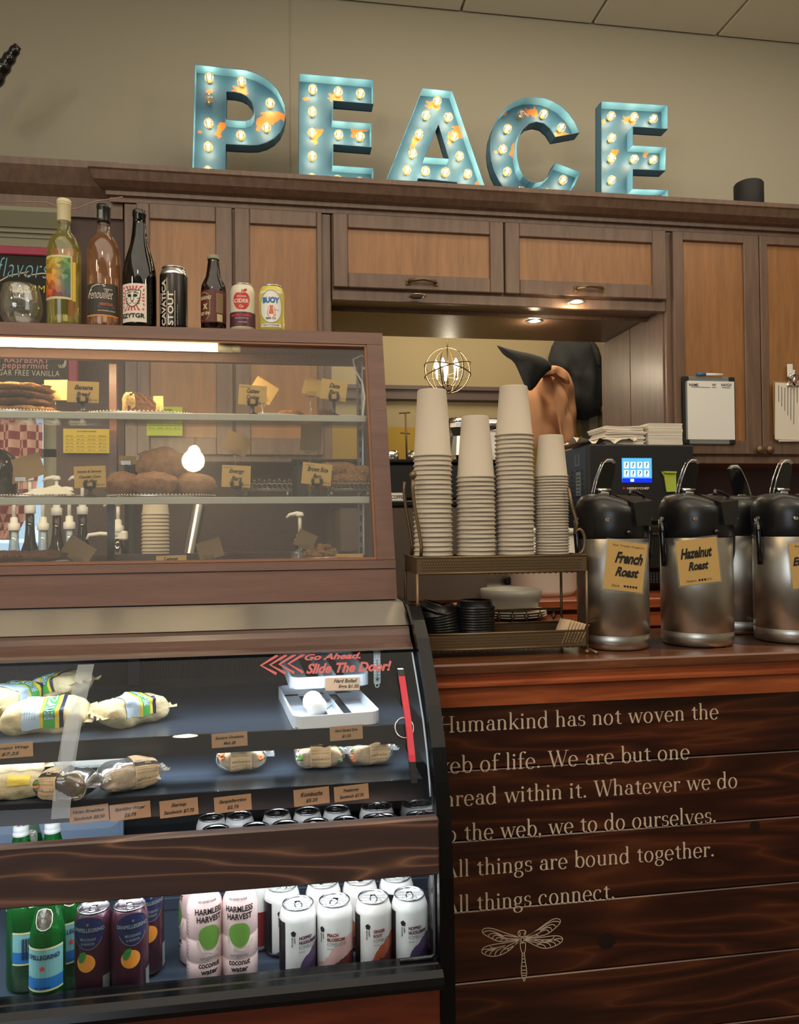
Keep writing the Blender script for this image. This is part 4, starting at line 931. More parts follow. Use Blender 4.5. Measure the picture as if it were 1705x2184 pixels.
line([(780, 750), (620, 830), (540, 880), (550, 890), (640, 870), (790, 765)]); line([(560, 835), (430, 870), (345, 875), (335, 850)]); line([(440, 885), (330, 890), (240, 890), (205, 905)]); line([(480, 880), (370, 905), (280, 910), (250, 960)]); line([(520, 870), (420, 895), (350, 920), (320, 985)]); line([(545, 860), (450, 900), (410, 940), (398, 1000)]); line([(560, 890), (510, 910), (480, 975)]); line([(610, 875), (600, 905), (590, 930)])
line([(850, 710), (1000, 630), (1150, 520), (1290, 425), (1390, 430), (1400, 490), (1330, 560), (1210, 660), (1080, 695), (850, 725)])
line([(860, 715), (980, 640), (1080, 585), (1115, 600), (1060, 660), (860, 720)]); line([(1080, 590), (1200, 500), (1310, 460), (1385, 480)]); line([(1110, 590), (1210, 530), (1290, 510), (1325, 545)]); line([(1115, 600), (1190, 560), (1250, 560), (1262, 600)]); line([(1090, 630), (1160, 595), (1210, 605), (1225, 640)]); line([(1020, 680), (1045, 670), (1060, 690)])
line([(850, 735), (1050, 720), (1280, 685), (1400, 690), (1440, 740), (1400, 800), (1280, 860), (1160, 885), (1050, 855), (930, 790), (850, 755)])
line([(860, 740), (1000, 755), (1100, 780), (1095, 810), (980, 780), (860, 750)]); line([(1000, 745), (1150, 750), (1280, 745), (1300, 695)]); line([(1100, 765), (1250, 770), (1330, 730), (1425, 735)]); line([(1110, 775), (1280, 750), (1360, 760), (1388, 790)]); line([(1120, 785), (1230, 775), (1310, 790), (1325, 830)]); line([(1100, 790), (1190, 790), (1240, 820), (1250, 860)]); line([(1050, 820), (1110, 815), (1160, 840), (1175, 880)]); line([(1040, 815), (1045, 835), (1035, 850)])
line([(810, 605), (850, 600), (875, 625), (865, 670), (840, 700), (790, 705), (760, 680), (750, 640), (770, 610)], closed=True); line([(765, 620), (790, 650), (780, 690)]); line([(860, 620), (845, 655), (860, 690)]); line([(800, 710), (840, 715), (840, 780), (800, 790)], closed=True, it=1)
line([(785, 790), (790, 880), (815, 955), (850, 955), (868, 880), (865, 790)]); line([(795, 800), (830, 795), (865, 790)], it=1); line([(815, 955), (812, 1100), (800, 1200), (810, 1310), (845, 1380)]); line([(850, 955), (862, 1080), (885, 1200), (882, 1310), (845, 1380)])
for y, a, b in ((985, 815, 855), (1035, 812, 858), (1085, 810, 866), (1145, 806, 874), (1205, 802, 882), (1250, 804, 884), (1285, 806, 882), (1335, 820, 870)): line([(a, y), ((a+b)/2, y+6), (b, y)], 1)
build('dragonfly_drawing', df, 'quote_paint', co, 'line drawing of a dragonfly')
rebase(co, (1.7, 1.8, 0))
# ================================================================ AIRPOTS
def airpot():
    t = thing('airpot', 'x', 'coffee airpot', 'coffee airpots on the counter')
    build('body', MB().lathe([(.074, 0), (.080, .003), (.0835, .012), (.0837, .033), (.0830, .0342), (.0838, .0355), (.0842, .15), (.0832, .262), (.080, .268)], n=48), 'steel', t)
    col = MB().lathe([(.0835, .258), (.0850, .262), (.0862, .285), (.0868, .312), (.0855, .330)], n=40); build('collar', col, 'black_plastic', t)
    # domed lid, lowered towards the front where the spout leaves
    vs = []; n = 40; prf = [(.0868, .312), (.086, .330), (.081, .346), (.070, .3595), (.052, .364), (.02, .365), (0, .365)]
    for r, z in prf:
        for k in range(n):
            a = 2*PI*k/n; x, y = r*math.sin(a), -r*math.cos(a)
            dr = max(0, x*.5-y*.35+.01)*.42 if z > .335 else 0; vs.append((x, y, z-dr*(z-.31)/.055))
    fs = [(i*n+k, i*n+(k+1) % n, (i+1)*n+(k+1) % n, (i+1)*n+k) for i in range(len(prf)-1) for k in range(n)]
    lid = build('lid', MB().add(vs, fs, 0, True), 'black_plastic', t)
    sp = MB().prism([(-.030, .285), (-.030, .330), (-.022, .345), (.03, .352), (.03, .29)], .0, .0)
    sp = MB().add([(.018, -.096, .288), (.062, -.078, .288), (.070, -.070, .346), (.012, -.092, .340), (.0, -.02, .362), (.07, -.01, .358), (0, -.03, .288), (.07, -.03, .288)],
                  [(0, 1, 2, 3), (3, 2, 5, 4), (1, 7, 5, 2), (0, 3, 4, 6), (0, 6, 7, 1)])
    build('spout', sp, 'black_plastic', t)
    g = MB().tube([(.02, -.055, .362), (.035, -.03, .370), (.055, -.02, .368), (.068, -.035, .356)], .004, 8); build('lid_rim', g, 'black_gloss', lid)
    lt = MB().box(-.055, -.042, -.089, -.080, .298, .306, b=.002).box(.055, .068, -.075, -.066, .300, .306, b=.002); build('latch', lt, 'chrome', lid)
    # tall lever, chrome edged
    L1 = [(-.049, .352), (-.046, .372), (-.038, .400), (-.028, .425), (-.021, .439), (-.012, .446), (.0, .445), (.007, .437), (.005, .415), (-.001, .390), (-.006, .352)]
    l_ = build('lever', MB().prism(L1, -.008, .006, 'y'), 'black_gloss', t); ch_ = MB()
    for y in (-.008, .006): ch_.tube([(x, y, z) for x, z in L1[:8]], .0015, 6)
    ch_.prism([(-.024, .436), (-.014, .449), (.0, .449), (.009, .439), (.004, .436), (-.004, .441), (-.014, .440)], -.0085, .0065, 'y')
    build('lever_trim', ch_, 'chrome', l_)
    build('hinge', MB().box(-.034, -.012, -.018, .012, .356, .368, b=.002).tube([(-.040, -.012, .373), (-.008, -.012, .373)], .0045, 10), 'chrome', t)
    # carrying handle folded behind, with its side pivots
    for sg in (-1, 1):
        build('handle_pivot', MB().tube([(sg*.086, .0, .300), (sg*.090, .0, .302)], .009, 12).tube([(sg*.089, .0, .302), (sg*.0915, -.008, .27), (sg*.090, -.010, .225), (sg*.088, -.006, .19)], [.0075, .008, .007, .005], 10), 'black_gloss', t)
    build('button', MB().tube([(-.0, -.090, .272), (-.0, -.094, .272)], .006, 12), 'black_gloss', t)
    return t
ap = airpot()
def place_ap(o, px, py, Y, rz, lab):
    p = at(px, py, Y=Y); o.location = (p.x, Y, CZ); o.rotation_euler = (0, 0, rz); o['label'] = lab; return p
spots = [(1308, 1300, 1.755, 0, 'steel coffee airpot with the French Roast card, nearest the cup rack'), (1487, 1300, 1.755, .0, 'middle steel coffee airpot with the Hazelnut Roast card'),
         (1686, 1300, 1.755, .05, 'steel coffee airpot cut by the right edge of the picture'), (1566, 1300, 1.93, 2.9, 'steel coffee airpot standing behind the middle one'), (1753, 1300, 1.95, 2.9, 'rear coffee airpot whose chrome lever peeks in at the right edge')]
pos = []
for i, (px, py, Y, rz, lb) in enumerate(spots):
    o = ap if i == 0 else dup(ap, (0, 0, 0)); pos.append(place_ap(o, px, py, Y, rz, lb))
def card(name, lab, cat, px, py, Y, w_, h_, rz, lines, tilt=0, m_='kraft', border=True, gp=None, extra=None, yaw_=0):
    """flat card centred at a pixel of the plane Y; lines = (text, x, z, w, h, bold, shear)"""
    c = at(px, py, Y=Y); t = thing(name, lab, cat, gp)
    ux = Vector((math.cos(rz)*math.cos(yaw_), math.sin(yaw_), math.sin(rz))); uz = Vector((-math.sin(rz), math.sin(tilt), math.cos(rz)*math.cos(tilt)))
    f0 = pframe(c, ux, uz); nrm = ux.cross(uz).normalized()
    fr = pframe(c+nrm*.0008, ux, uz); fb = pframe(c-nrm*.0006, ux, uz)
    if border:
        m = MB(); m.flat([(-w_/2-.004, -h_/2-.004), (w_/2+.004, -h_/2-.004), (w_/2+.004, h_/2+.004), (-w_/2-.004, h_/2+.004)], [(0, 1, 2, 3)], fb); build('plastic_sleeve', m, 'clear_wrap', t)
    m = MB(); P = [(-w_/2, -h_/2), (w_/2, -h_/2), (w_/2, h_/2), (-w_/2, h_/2)]
    m.add([f0(*p) for p in P]+[fb(*p) for p in P], [(0, 1, 2, 3), (4, 7, 6, 5), (0, 4, 5, 1), (1, 5, 6, 2), (2, 6, 7, 3), (3, 7, 4, 0)]); build('card', m, m_, t)
    if lines:
        m = MB()
        for s_, x, z, w2, h2, bo, sh in lines: txt(m, s_, x, z, w2, h2, fr, 0, bold=bo, shear=sh)
        if extra: extra(m, fr)
        build('lettering', m, 'ink', t)
    rebase(t, c-uz*(h_/2)); return t
def dots(n, x, z, tot=5):
    def f(m, fr):
        for k in range(tot):
            c = [(x+k*.0068+.0026*math.cos(q*PI/5), z+.0026*math.sin(q*PI/5)) for q in range(10)]
            if k < n: m.flat(c, [tuple(range(10))], fr)
            else: ribbon(m, c, .0006, fr, closed=True)
    return f
Yt = 1.755-.0895
card('roast_card', 'kraft card reading French Roast taped to the first airpot, tilted clockwise', 'sign', 1334, 1208, Yt, .094, .112, -.13,
     [('Fair Trade Organic', -.034, .043, .074, .005, .0, 0), ('French', -.026, .006, .066, .026, .04, .35), ('Roast', -.022, -.024, .056, .022, .04, .35), ('Dark', -.026, -.048, .018, .005, 0, 0)], yaw_=-.05, extra=dots(5, .004, -.045), gp='roast cards on the airpots')
card('roast_card', 'kraft card reading Hazelnut Roast taped to the middle airpot', 'sign', 1490, 1197, Yt, .100, .104, .10,
     [('Hazelnut', -.042, .008, .078, .025, .04, .35), ('Roast', -.026, -.020, .050, .020, .04, .35), ('Medium', -.034, -.046, .024, .005, 0, 0)], yaw_=-.05, extra=dots(3, -.002, -.0435), gp='roast cards on the airpots')
card('roast_card', 'kraft card with a word starting Eth on the rightmost airpot', 'sign', 1728, 1203, Yt, .10, .108, .09,
     [('Fair Trade', -.034, .043, .040, .005, .0, 0), ('Ethiopian', -.044, -.006, .086, .026, .04, .35), ('Medium', -.034, -.048, .024, .005, 0, 0)], yaw_=0, extra=dots(3, -.002, -.045), gp='roast cards on the airpots')
for (px_, py_, rx_) in ((1487, 1384, .118), (1690, 1380, .112)):
    q_ = at(px_, py_, Z=CZ); m = MB(); c_ = (q_.x+.005, 1.752)
    o_ = [(c_[0]+rx_*math.cos(t*PI/16)*(1+.05*math.sin(t*1.7)), c_[1]+rx_*.72*math.sin(t*PI/16)*(1+.04*math.cos(t*2.3))) for t in range(32)]; m.prism(o_, CZ+.0001, CZ+.0003, 'z')
    s_ = build('coffee_stain', m, 'stain', co, 'dark spill stain on the counter'); s_.data.transform(Matrix.Translation(-co.location))
for px_, py_, r_ in ((1295, 2008, .018), (1612, 1762, .011)):
    q_ = at(px_, py_, Y=1.62); m = MB(); o_ = [(q_.x+r_*1.15*math.cos(t*PI/10)*(1+.1*math.sin(t*3.1)), q_.z+r_*math.sin(t*PI/10)) for t in range(20)]; m.prism(o_, 1.6216, 1.6235, 'y')
    s_ = build('knot', m, 'knot', co); s_.data.transform(Matrix.Translation(-co.location))
# ================================================================ CUP RACK
rk = thing('cup_rack', 'two-tier antique bronze metal rack with scrolled sides holding paper cups', 'rack')
rx0, rx1, ry0, ry1, zt, zb = .300, .690, 1.672, 1.832, 1.286, 1.105
def tray(name, z0, z1):
    m = MB().box(rx0, rx1, ry0, ry1, z0-.001, z0+.002)
    for y in (ry0, ry1):
        m.box(rx0, rx1, y-.0012, y+.0012, z0, z1).tube([(rx0, y, z1), (rx1, y, z1)], .0028, 8).tube([(rx0, y, z0), (rx1, y, z0)], .0028, 8)
        n = 62
        for r in range(4):
            for i in range(n):
                x = rx0+.01+(rx1-rx0-.02)*(i+.5*(r % 2))/n; z = z0+.006+(z1-z0-.010)*(r+.5)/4
                if y == ry0: m.add([(x-.0028, y-.0030, z), (x, y-.0036, z+.0018), (x+.0028, y-.0030, z), (x, y-.0036, z-.0018), (x, y-.0012, z)], [(0, 1, 3), (1, 2, 3), (0, 4, 1), (1, 4, 2), (2, 4, 3), (3, 4, 0)])
        for i in range(30):
            x = rx0+.008+(rx1-rx0-.016)*i/29; m.add([(x-.0055, y, z0), (x+.0055, y, z0), (x+.002, y, z0-.0045), (x-.002, y, z0-.0045)], [(0, 1, 2, 3)])
    for x in (rx0, rx1): m.box(x-.0012, x+.0012, ry0, ry1, z0, z1).tube([(x, ry0, z1), (x, ry1, z1)], .0028, 8)
    build(name, m, 'bronze', rk)
tray('upper_tray', 1.252, 1.287); tray('lower_tray', 1.083, 1.117)
for x in (rx0, rx1):
    for y in (ry0, ry1):
        build('post', MB().tube([(x, y, 1.078), (x, y, 1.252)], .0035, 8), 'bronze', rk)
        f_ = MB().tube([(x, y, 1.085), (x, y, 1.072)], .0035, 8).lathe([(.006, 0), (.008, .004), (.004, .009)], (x, y, 1.0655), 10)
        if x == rx1 and y == ry0: f_.tube([(x, y, 1.075), (x+.012, y-.012, 1.070), (x+.016, y-.02, 1.068)], .004, 8)
        build('foot', f_, 'bronze', rk)
for sg, x in ((-1, rx0), (1, rx1)):
    for y in (ry0+.02, ry1-.02):
        S_ = [(x, y, 1.286), (x-sg*.000+sg*.004, y, 1.30), (x-sg*.006, y, 1.33), (x-sg*.016+sg*.01, y, 1.36), (x-sg*.02, y, 1.40), (x-sg*.026, y, 1.43), (x-sg*.032, y, 1.455)]
        if sg > 0: S_ = [(x-.004, y, 1.289)]+[(x-.008+.014*math.sin(a/10*PI*1.6), y, 1.318-.028*math.cos(a/10*PI*1.6)) for a in range(0, 9)]+[(x-.012, y, 1.36), (x-.024, y, 1.40), (x-.032, y, 1.44)]
        else: S_ = [(x+.012, y, 1.288), (x+.014, y, 1.31), (x+.008, y, 1.35), (x-.001, y, 1.40), (x-.005, y, 1.44), (x-.004, y, 1.462)]
        m = MB().tube(S_, .004, 8)
        if sg < 0 and y < 1.75: m.lathe([(0, -.009), (.006, -.007), (.009, 0), (.006, .007), (0, .009)], (x-.004, y, 1.470), 14)
        build('scroll_arm', m, 'bronze', rk)
m = MB().tube([(rx0, ry1, 1.15), (rx1, ry1, 1.15)], .003, 8)
for i in range(11): m.lathe([(.001, -.018), (.005, -.012), (.007, -.006), (.002, .0), (.001, .008)], (rx0+.02+i*.035, ry1, 1.14), 8)
build('back_rail', m, 'bronze', rk)
rebase(rk, ((rx0+rx1)/2, (ry0+ry1)/2, CZ))
def cup(rim, base, h, name='paper_cup'):
    """an upside-down paper cup: rolled rim at z 0, closed foot on top"""
    m = MB().lathe([(rim-.002, .0008), (rim, 0), (rim+.0012, .0016), (rim+.0004, .0034), (rim-.0018, .0042), (base, h-.002), (base-.001, h), (base-.003, h), (base-.0035, h-.006), (0, h-.006)], n=28)
    return m
ORD = ['', 'first', 'second', 'third', 'fourth', 'fifth', 'sixth', 'seventh', 'eighth', 'ninth', 'tenth', 'eleventh', 'twelfth', 'thirteenth', 'fourteenth', 'fifteenth', 'sixteenth', 'seventeenth', 'eighteenth', 'nineteenth', 'twentieth']+['twenty-'+q for q in ('first', 'second', 'third', 'fourth', 'fifth', 'sixth', 'seventh', 'eighth', 'ninth')]+['thirtieth']
STK = [(925, 1.74, .0445, .0335, .1535, 1.5145, 21, 'leftmost'), (1017, 1.735, .0445, .0315, .142, 1.466, 18, 'second'), (1100, 1.735, .0445, .0325, .116, 1.563, 27, 'third and tallest'), (1178.5, 1.735, .0390, .0285, .098, 1.468, 27, 'rightmost, slimmer')]
ns_ = ['leftmost stack, tall and wide', 'second stack from the left', 'third stack from the left, the tallest', 'rightmost stack of slimmer cups']
for k, (px, Y, rim, bs_, h, ztop, n, nm) in enumerate(STK):
    x = at(px, 1187, Y=Y).x; c = build('paper_cup', cup(rim, bs_, h), 'cup_white'); g = ['stack of tall paper cups at the left of the rack', 'second stack of paper cups on the rack', 'third stack of paper cups on the rack', 'stack of small paper cups at the right of the rack'][k]
    tag(c, 'topmost upside-down white paper cup of the '+ns_[k], 'cup', g); c.location = (x, Y, ztop)
    pt = (ztop-1.2885)/n
    for i in range(1, n+1):
        lb_ = ORD[i+1]+' white paper cup from the top, '+['leftmost stack', 'second stack from the left', 'third stack from the left', 'rightmost slim stack'][k]
        d = dup(c, (x+random.uniform(-.0008, .0008), Y+random.uniform(-.0005, .0005), ztop-pt*i), random.uniform(0, 6), lb_)
# black lids on the lower tier
def lidmesh(): return MB().lathe([(.043, 0), (.0455, .001), (.046, .005), (.044, .008), (.0425, .009), (.040, .019), (.038, .0195), (.037, .016), (0, .0155)], n=28)
l0 = tag(build('cup_cover', lidmesh(), 'black_plastic'), 'topmost black plastic cup lid of the neat stack on the lower rack tier', 'lid', 'neat stack of black lids'); l0.location = (.448, 1.745, 1.165)
for i in range(1, 14): dup(l0, (.448+random.uniform(-.001, .001), 1.745, 1.165-.0059*i), 0, ORD[i+1]+' black cup lid from the top of the neat upright stack')
l1 = dup(l0, (.360, 1.745, 1.158), 0, 'topmost black cup lid of the leaning stack at the rack left', 'leaning stack of black lids'); l1.rotation_euler = (.05, .30, 0)
for i in range(1, 12):
    d = dup(l1, (.360+.0009*i, 1.745, 1.158-.006*i), 0, ORD[i+1]+' black cup lid from the top of the leaning fanned stack'); d.rotation_euler = (.03, -.36+.033*i+.12, 0)
# bowl and saucers
bw = thing('bowl', 'off-white ceramic bowl on the lower rack tier', 'bowl')
p = at(1105, 1310, Y=2.35)
build('bowl_body', MB().lathe([(.06, 0), (.085, .010), (.098, .045), (.100, .066), (.097, .066), (.09, .035), (.04, .012), (0, .01)], (p.x, 2.42, 1.084), 36), 'bowl_grey', bw)
build('foot_ring', MB().lathe([(.045, -.0), (.05, .004), (.048, .008)], (p.x, 2.42, 1.080), 24), 'plate_white', bw); rebase(bw, (p.x, 2.42, 1.080))
# a stand under the bowl: stack of plates reaching down behind the counter
for i in range(3):
    tag(build('plate', MB().lathe([(.06, 0), (.085, .004), (.112, .010), (.114, .012), (.11, .012), (.08, .006), (0, .004)], (p.x, 2.42, 1.0565+i*.008), 36), 'plate_white'), ['bottom', 'middle', 'top'][i]+' white plate in the short stack under the bowl', 'plate', 'plates under the bowl')
bs2 = thing('shelf_unit', 'low dark shelf behind the counter carrying the bowl and plates', 'shelf')
build('top_board', MB().box(p.x-.20, p.x+.16, 2.26, 2.495, 1.038, 1.0555, b=.003), 'red_wood', bs2)
for x in (p.x-.19, p.x+.14): build('side_board', MB().box(x, x+.018, 2.27, 2.49, 0, 1.037), 'red_wood', bs2)
rebase(bs2, (p.x, 2.38, 0))
# brown cup sleeves lying in the rack
for i in range(7):
    m = MB(); x = .618+.0072*i; vs = []
    for k in range(9):
        a = -1+2*k/8; vs += [(x+.012*a*a, 1.70+.03*a, 1.090), (x+.022+.012*a*a, 1.70+.03*a, 1.142-.002*i)]
    m.add(vs, [(2*k, 2*k+1, 2*k+3, 2*k+2) for k in range(8)], 0, True)
    o = tag(build('cup_sleeve', m, 'pouch_kraft'), ORD[i+1]+' brown card cup sleeve from the left in the lower rack tier', 'cup sleeve', 'cup sleeves in the rack')
# ================================================================ UPPER PASTRY CASE
uy = lambda z: 1.722+(z-1.191)*.3246
UX0, UX1, UR = -1.35, .263, 2.12
pc = thing('pastry_case', 'wooden pastry case with a sloping glass front and two inner shelves', 'display case')
def slant(m, x0, x1, z0, z1, th=.022, off=0): return m.prism([(uy(z0)+off, z0), (uy(z0)+off+th, z0), (uy(z1)+off+th, z1), (uy(z1)+off, z1)], x0, x1)
build('base_board', slant(MB(), UX0, UX1, 1.193, 1.262, .03).prism([(uy(1.262)-.004, 1.262), (uy(1.262)+.03, 1.262), (uy(1.28)+.03, 1.280), (uy(1.28)-.004, 1.280)], UX0, UX1), 'case_wood', pc)
build('top_rail', slant(MB(), UX0, UX1, 1.814, 1.846, .03), 'case_wood', pc)
build('corner_post', slant(MB(), .222, UX1, 1.281, 1.813, .03, -.001), 'case_wood', pc)
bd = slant(MB(), .216, .222, 1.281, 1.813, .02, .003); slant(bd, UX0, .22, 1.808, 1.813, .02, .002); slant(bd, UX0, .22, 1.281, 1.286, .02, .002)
build('glazing_bead', bd, 'orange_rail', pc)
build('top_board', MB().box(UX0, UX1, uy(1.82)+.031, UR+.01, 1.820, 1.846, b=.002), 'case_wood', pc)
build('floor_board', MB().box(UX0, UX1-.002, uy(1.26)+.031, UR, 1.255, 1.274), 'case_wood', pc)
rf = MB().box(UX0, UX1, UR-.025, UR, 1.797, 1.819).box(UX0, UX1, UR-.025, UR, 1.194, 1.290).box(.215, UX1, UR-.025, UR, 1.29, 1.785)
x_ = at(245, 850, Y=UR).x; rf.box(x_-.009, x_+.009, UR-.025, UR-.003, 1.42, 1.785); build('rear_frame', rf, 'case_wood', pc)
x_ = at(237, 1140, Y=UR-.03).x; build('rear_post_bar', MB().box(x_-.009, x_+.009, UR-.034, UR-.026, 1.276, 1.42), 'black_plastic', pc)  # black bar continuing the rear post downwards
sidep = MB().prism([(uy(1.193)+.031, 1.193), (UR-.026, 1.193), (UR-.026, 1.24), (uy(1.24)+.031, 1.24)], .245, UX1-.001); build('side_board', sidep, 'case_wood', pc)
gs = MB().prism([(uy(1.24)+.035, 1.24), (UR-.026, 1.24), (UR-.026, 1.819), (uy(1.819)+.035, 1.819)], .250, .254); build('side_glass', gs, 'pane', pc)
build('front_glass', slant(MB(), UX0, .219, 1.284, 1.812, .003, .010), 'pane', pc)
for k, (z, yf) in enumerate(((1.628, 1.893), (1.426, 1.828))):
    s_ = build('shelf', MB().box(UX0, .214, yf+.002, UR-.04, z-.006, z), 'clear_glass', pc)
    build('shelf_edge', MB().box(UX0, .214, yf-.002, yf+.003, z-.014, z+.002, b=.001), 'shelf_edge_grey', s_, 'pale front edge strip')
x_ = at(768, 900, Y=2.07).x
sd_ = MB().box(x_-.009, x_+.009, 2.066, 2.07, 1.28, 1.80); sd_.box(x_-.009, x_-.007, 2.058, 2.07, 1.28, 1.80).box(x_+.007, x_+.009, 2.058, 2.07, 1.28, 1.80)
for i in range(18): sd_.box(x_-.0022, x_+.0022, 2.0645, 2.0658, 1.285+i*.0285, 1.301+i*.0285, 1)
build('shelf_standard', sd_, ['aluminium', 'black_matt'], pc)
c_ = [(x_+.016, 2.04, 1.80), (x_+.004, 2.04, 1.812), (x_-.020, 2.04, 1.80), (x_-.014, 2.04, 1.77), (x_+.004, 2.04, 1.74), (x_+.010, 2.04, 1.70), (x_+.004, 2.04, 1.64)]
build('wire', MB().tube(c_, .0025, 6), 'white_plastic', pc)
build('screw', MB().lathe([(.004, 0), (.004, .0)], (0, 0, 0), 8).tube([(at(827, 1262, Y=1.742).x, 1.742, at(827, 1262, Y=1.742).z), (at(827, 1262, Y=1.742).x, 1.738, at(827, 1262, Y=1.742).z)], .004, 12), 'bronze', pc)
rebase(pc, ((UX0+UX1)/2, 1.92, 1.191))
# fluorescent tube under the top rail
tl = thing('tube_light', 'glowing fluorescent tube under the front top rail of the pastry case', 'light')
pa, pb = at(465, 746, Y=1.945), at(515, 750, Y=1.945)
build('tube', MB().tube([(UX0+.05, 1.945, 1.799), (pa.x, 1.945, 1.799)], .0085, 14), 'tube_emit', tl)
build('end_cap', MB().tube([(pa.x, 1.945, 1.799), (pa.x+.035, 1.945, 1.799)], .0095, 14).box(pa.x+.03, pa.x+.055, 1.937, 1.953, 1.792, 1.806, b=.003), 'capsule_cream', tl)
build('batten', MB().box(UX0+.05, pa.x+.05, 1.935, 1.957, 1.8085, 1.8195), 'white_plastic', tl); rebase(tl, (-.6, 1.945, 1.81))
# ---------------------------------------------------------------- sign cards with clip stands
def clip_stand(t, p, h):
    m = MB().lathe([(.018, 0), (.016, .004), (.006, .008), (.004, .012), (.004, h-.012), (.006, h-.010), (.001, h-.008)], (p[0], p[1], p[2]), 14)
    for sg in (-1, 1): m.tube([(p[0]+sg*.002, p[1]-.002, p[2]+h-.014), (p[0]+sg*.009, p[1]-.004, p[2]+h-.011), (p[0]+sg*.0105, p[1]-.005, p[2]+h-.003), (p[0]+sg*.0085, p[1]-.005, p[2]+h+.002)], [.003, .004, .0035, .0045], 8)
    build('clip_stand', m, 'black_plastic', t)
def sign(px, py, Y, wpx, hpx, rz, lines, zsh, lab, stand=True, gp='name cards in the pastry case'):
    sc_ = 1840/Y; w_, h_ = wpx/sc_*.97, hpx/sc_
    c = at(px, py, Y=Y)
    t = card('name_card', lab, 'sign', px, py, Y, w_, h_, rz, [(s, x*w_, z*h_, a*w_, b*h_, bo, sh) for s, x, z, a, b, bo, sh in lines], gp=gp, border=False)
    if stand:
        base = (c.x, Y+.0, zsh+.001); top = c.z-h_/2+.008
        loc = t.location.copy(); n0 = len(t.children)
        m_t = thing('tmp', None, None); clip_stand(m_t, base, top-base[2]+.004)
        ch_ = m_t.children[0]; ch_.data.transform(Matrix.Translation(-loc)); ch_.parent = t; bpy.data.objects.remove(m_t)
    return t
S = .35
def two(a, b, price, wa=.56, wb_=.44, n=None):
    return [(a, -wa/2+.02, .10, wa, .23, .03, S), (b, -wb_/2+.02, -.20, wb_, .21, .03, S), (price, .22, -.42, .24, .08, 0, 0)]
sign(177, 836, 1.915, 71, 48, -.02, two('Banana', 'Bread', '$4.50', .58, .44), 1.628, 'Banana Bread name card on a black clip stand, top shelf left')
sign(539, 843, 1.915, 67, 47, -.07, [('Contains Gluten', -.46, .36, .38, .06, 0, 0), ('Vegan', .28, .34, .16, .05, 0, 0)]+two('Cashew', 'Cookies', '$2', .46, .46), 1.628, 'Cashew Cookies name card on a black clip stand beside the white plate')
sign(712, 832, 1.915, 65, 48, -.13, two('Date', 'Bars', '$3.25', .40, .38), 1.628, 'Date Bars name card at the right end of the top shelf')
sign(192, 1017, 1.845, 71, 49, .04, [('Sweet & Savory', -.40, .16, .78, .15, .02, S), ('Cheddar Corn', -.34, -.06, .68, .13, .02, S), ('Muffins', -.20, -.26, .42, .14, .02, S), ('$4.25', .22, -.42, .24, .07, 0, 0)], 1.426, 'Cheddar Corn Muffins name card on a black clip stand, lower shelf')
sign(504, 1016, 1.845, 68, 51, -.04, [('Gluten Free', -.44, .38, .3, .05, 0, 0)]+two('Energy', 'Bars', '$3.50', .54, .38), 1.426, 'Energy Bars name card on a black clip stand, lower shelf middle')
sign(676, 1011, 1.845, 72, 51, -.10, [('Gluten Free', -.40, .36, .3, .05, 0, 0)]+two('Brown Rice', 'Bars', '$3.25', .70, .28), 1.426, 'Brown Rice Bars name card in front of the oat bars')
sign(366, 1206, 1.79, 70, 46, .02, [('Lemon', -.25, .22, .46, .22, .03, S), ('Bars', -.2, -.2, .4, .2, .03, S)], 1.275, 'Lemon name card half hidden behind the case bottom rail', False)
sign(746, 1200, 1.79, 67, 42, .0, [('Gluten Free', -.46, .28, .42, .09, 0, 0)], 1.275, 'low name card in front of the granola at the right of the case floor', False)
BK = [(562, 833, 2.02, 58, 46, -.55, 'kraft', 'plain card back tilted like a diamond behind the cashew card'), (666, 825, 2.03, 42, 40, -.22, 'kraft', 'plain kraft card back left of the date card'),
      (120, 832, 2.03, 50, 46, .03, 'kraft', 'yellow lit card back beside the cookie stack'), (338, 860, 2.0, 22, 33, .03, 'kraft', 'small yellow card back right of the bread slice'),
      (48, 1000, 2.0, 88, 52, .32, 'kraft_dark', 'dark brown card back tilted up to the right in front of the curtain'), (505, 946, 2.03, 60, 46, -.42, 'kraft_dark', 'dark card back tilted above the energy bars card'),
      (664, 934, 2.03, 50, 62, -.08, 'kraft_dark', 'dark card back hanging left of the oat bars'), (167, 1175, 1.95, 64, 48, -.58, 'kraft_dark', 'brown card back like a diamond before the syrup bottles'),
      (448, 1172, 1.95, 56, 44, .28, 'kraft_dark', 'brown card back tilted up at the middle of the case floor'), (652, 1152, 1.95, 46, 40, -.45, 'kraft_dark', 'dark card back at the right of the case floor'), (272, 981, 2.05, 38, 18, -.06, 'kraft', 'narrow yellow card behind the muffins')]
for px, py, Y, w_, h_, rz, m_, lb in BK:
    sc_ = 1840/Y; t = card('name_card', lb, 'sign', px, py, Y, w_/sc_, h_/sc_, rz, [], m_=m_, border=False, gp='name card backs in the pastry case')
    z = 1.628 if py < 880 else 1.426 if py < 1060 else 1.275; c = at(px, py, Y=Y); loc = t.location.copy()
    m = MB().tube([(c.x-.004, Y+.004, z+.002), (c.x-.004, Y+.004, c.z-.008)], .003, 8).box(c.x-.018, c.x+.010, Y-.003, Y+.008, c.z-h_/sc_/2-.004, c.z-h_/sc_/2+.010, b=.002).lathe([(.014, 0), (.012, .003), (.002, .006)], (c.x-.004, Y+.004, z+.001), 12)
    o = build('clear_clip', m, 'clear_glass', t); o.data.transform(Matrix.Translation(-loc))
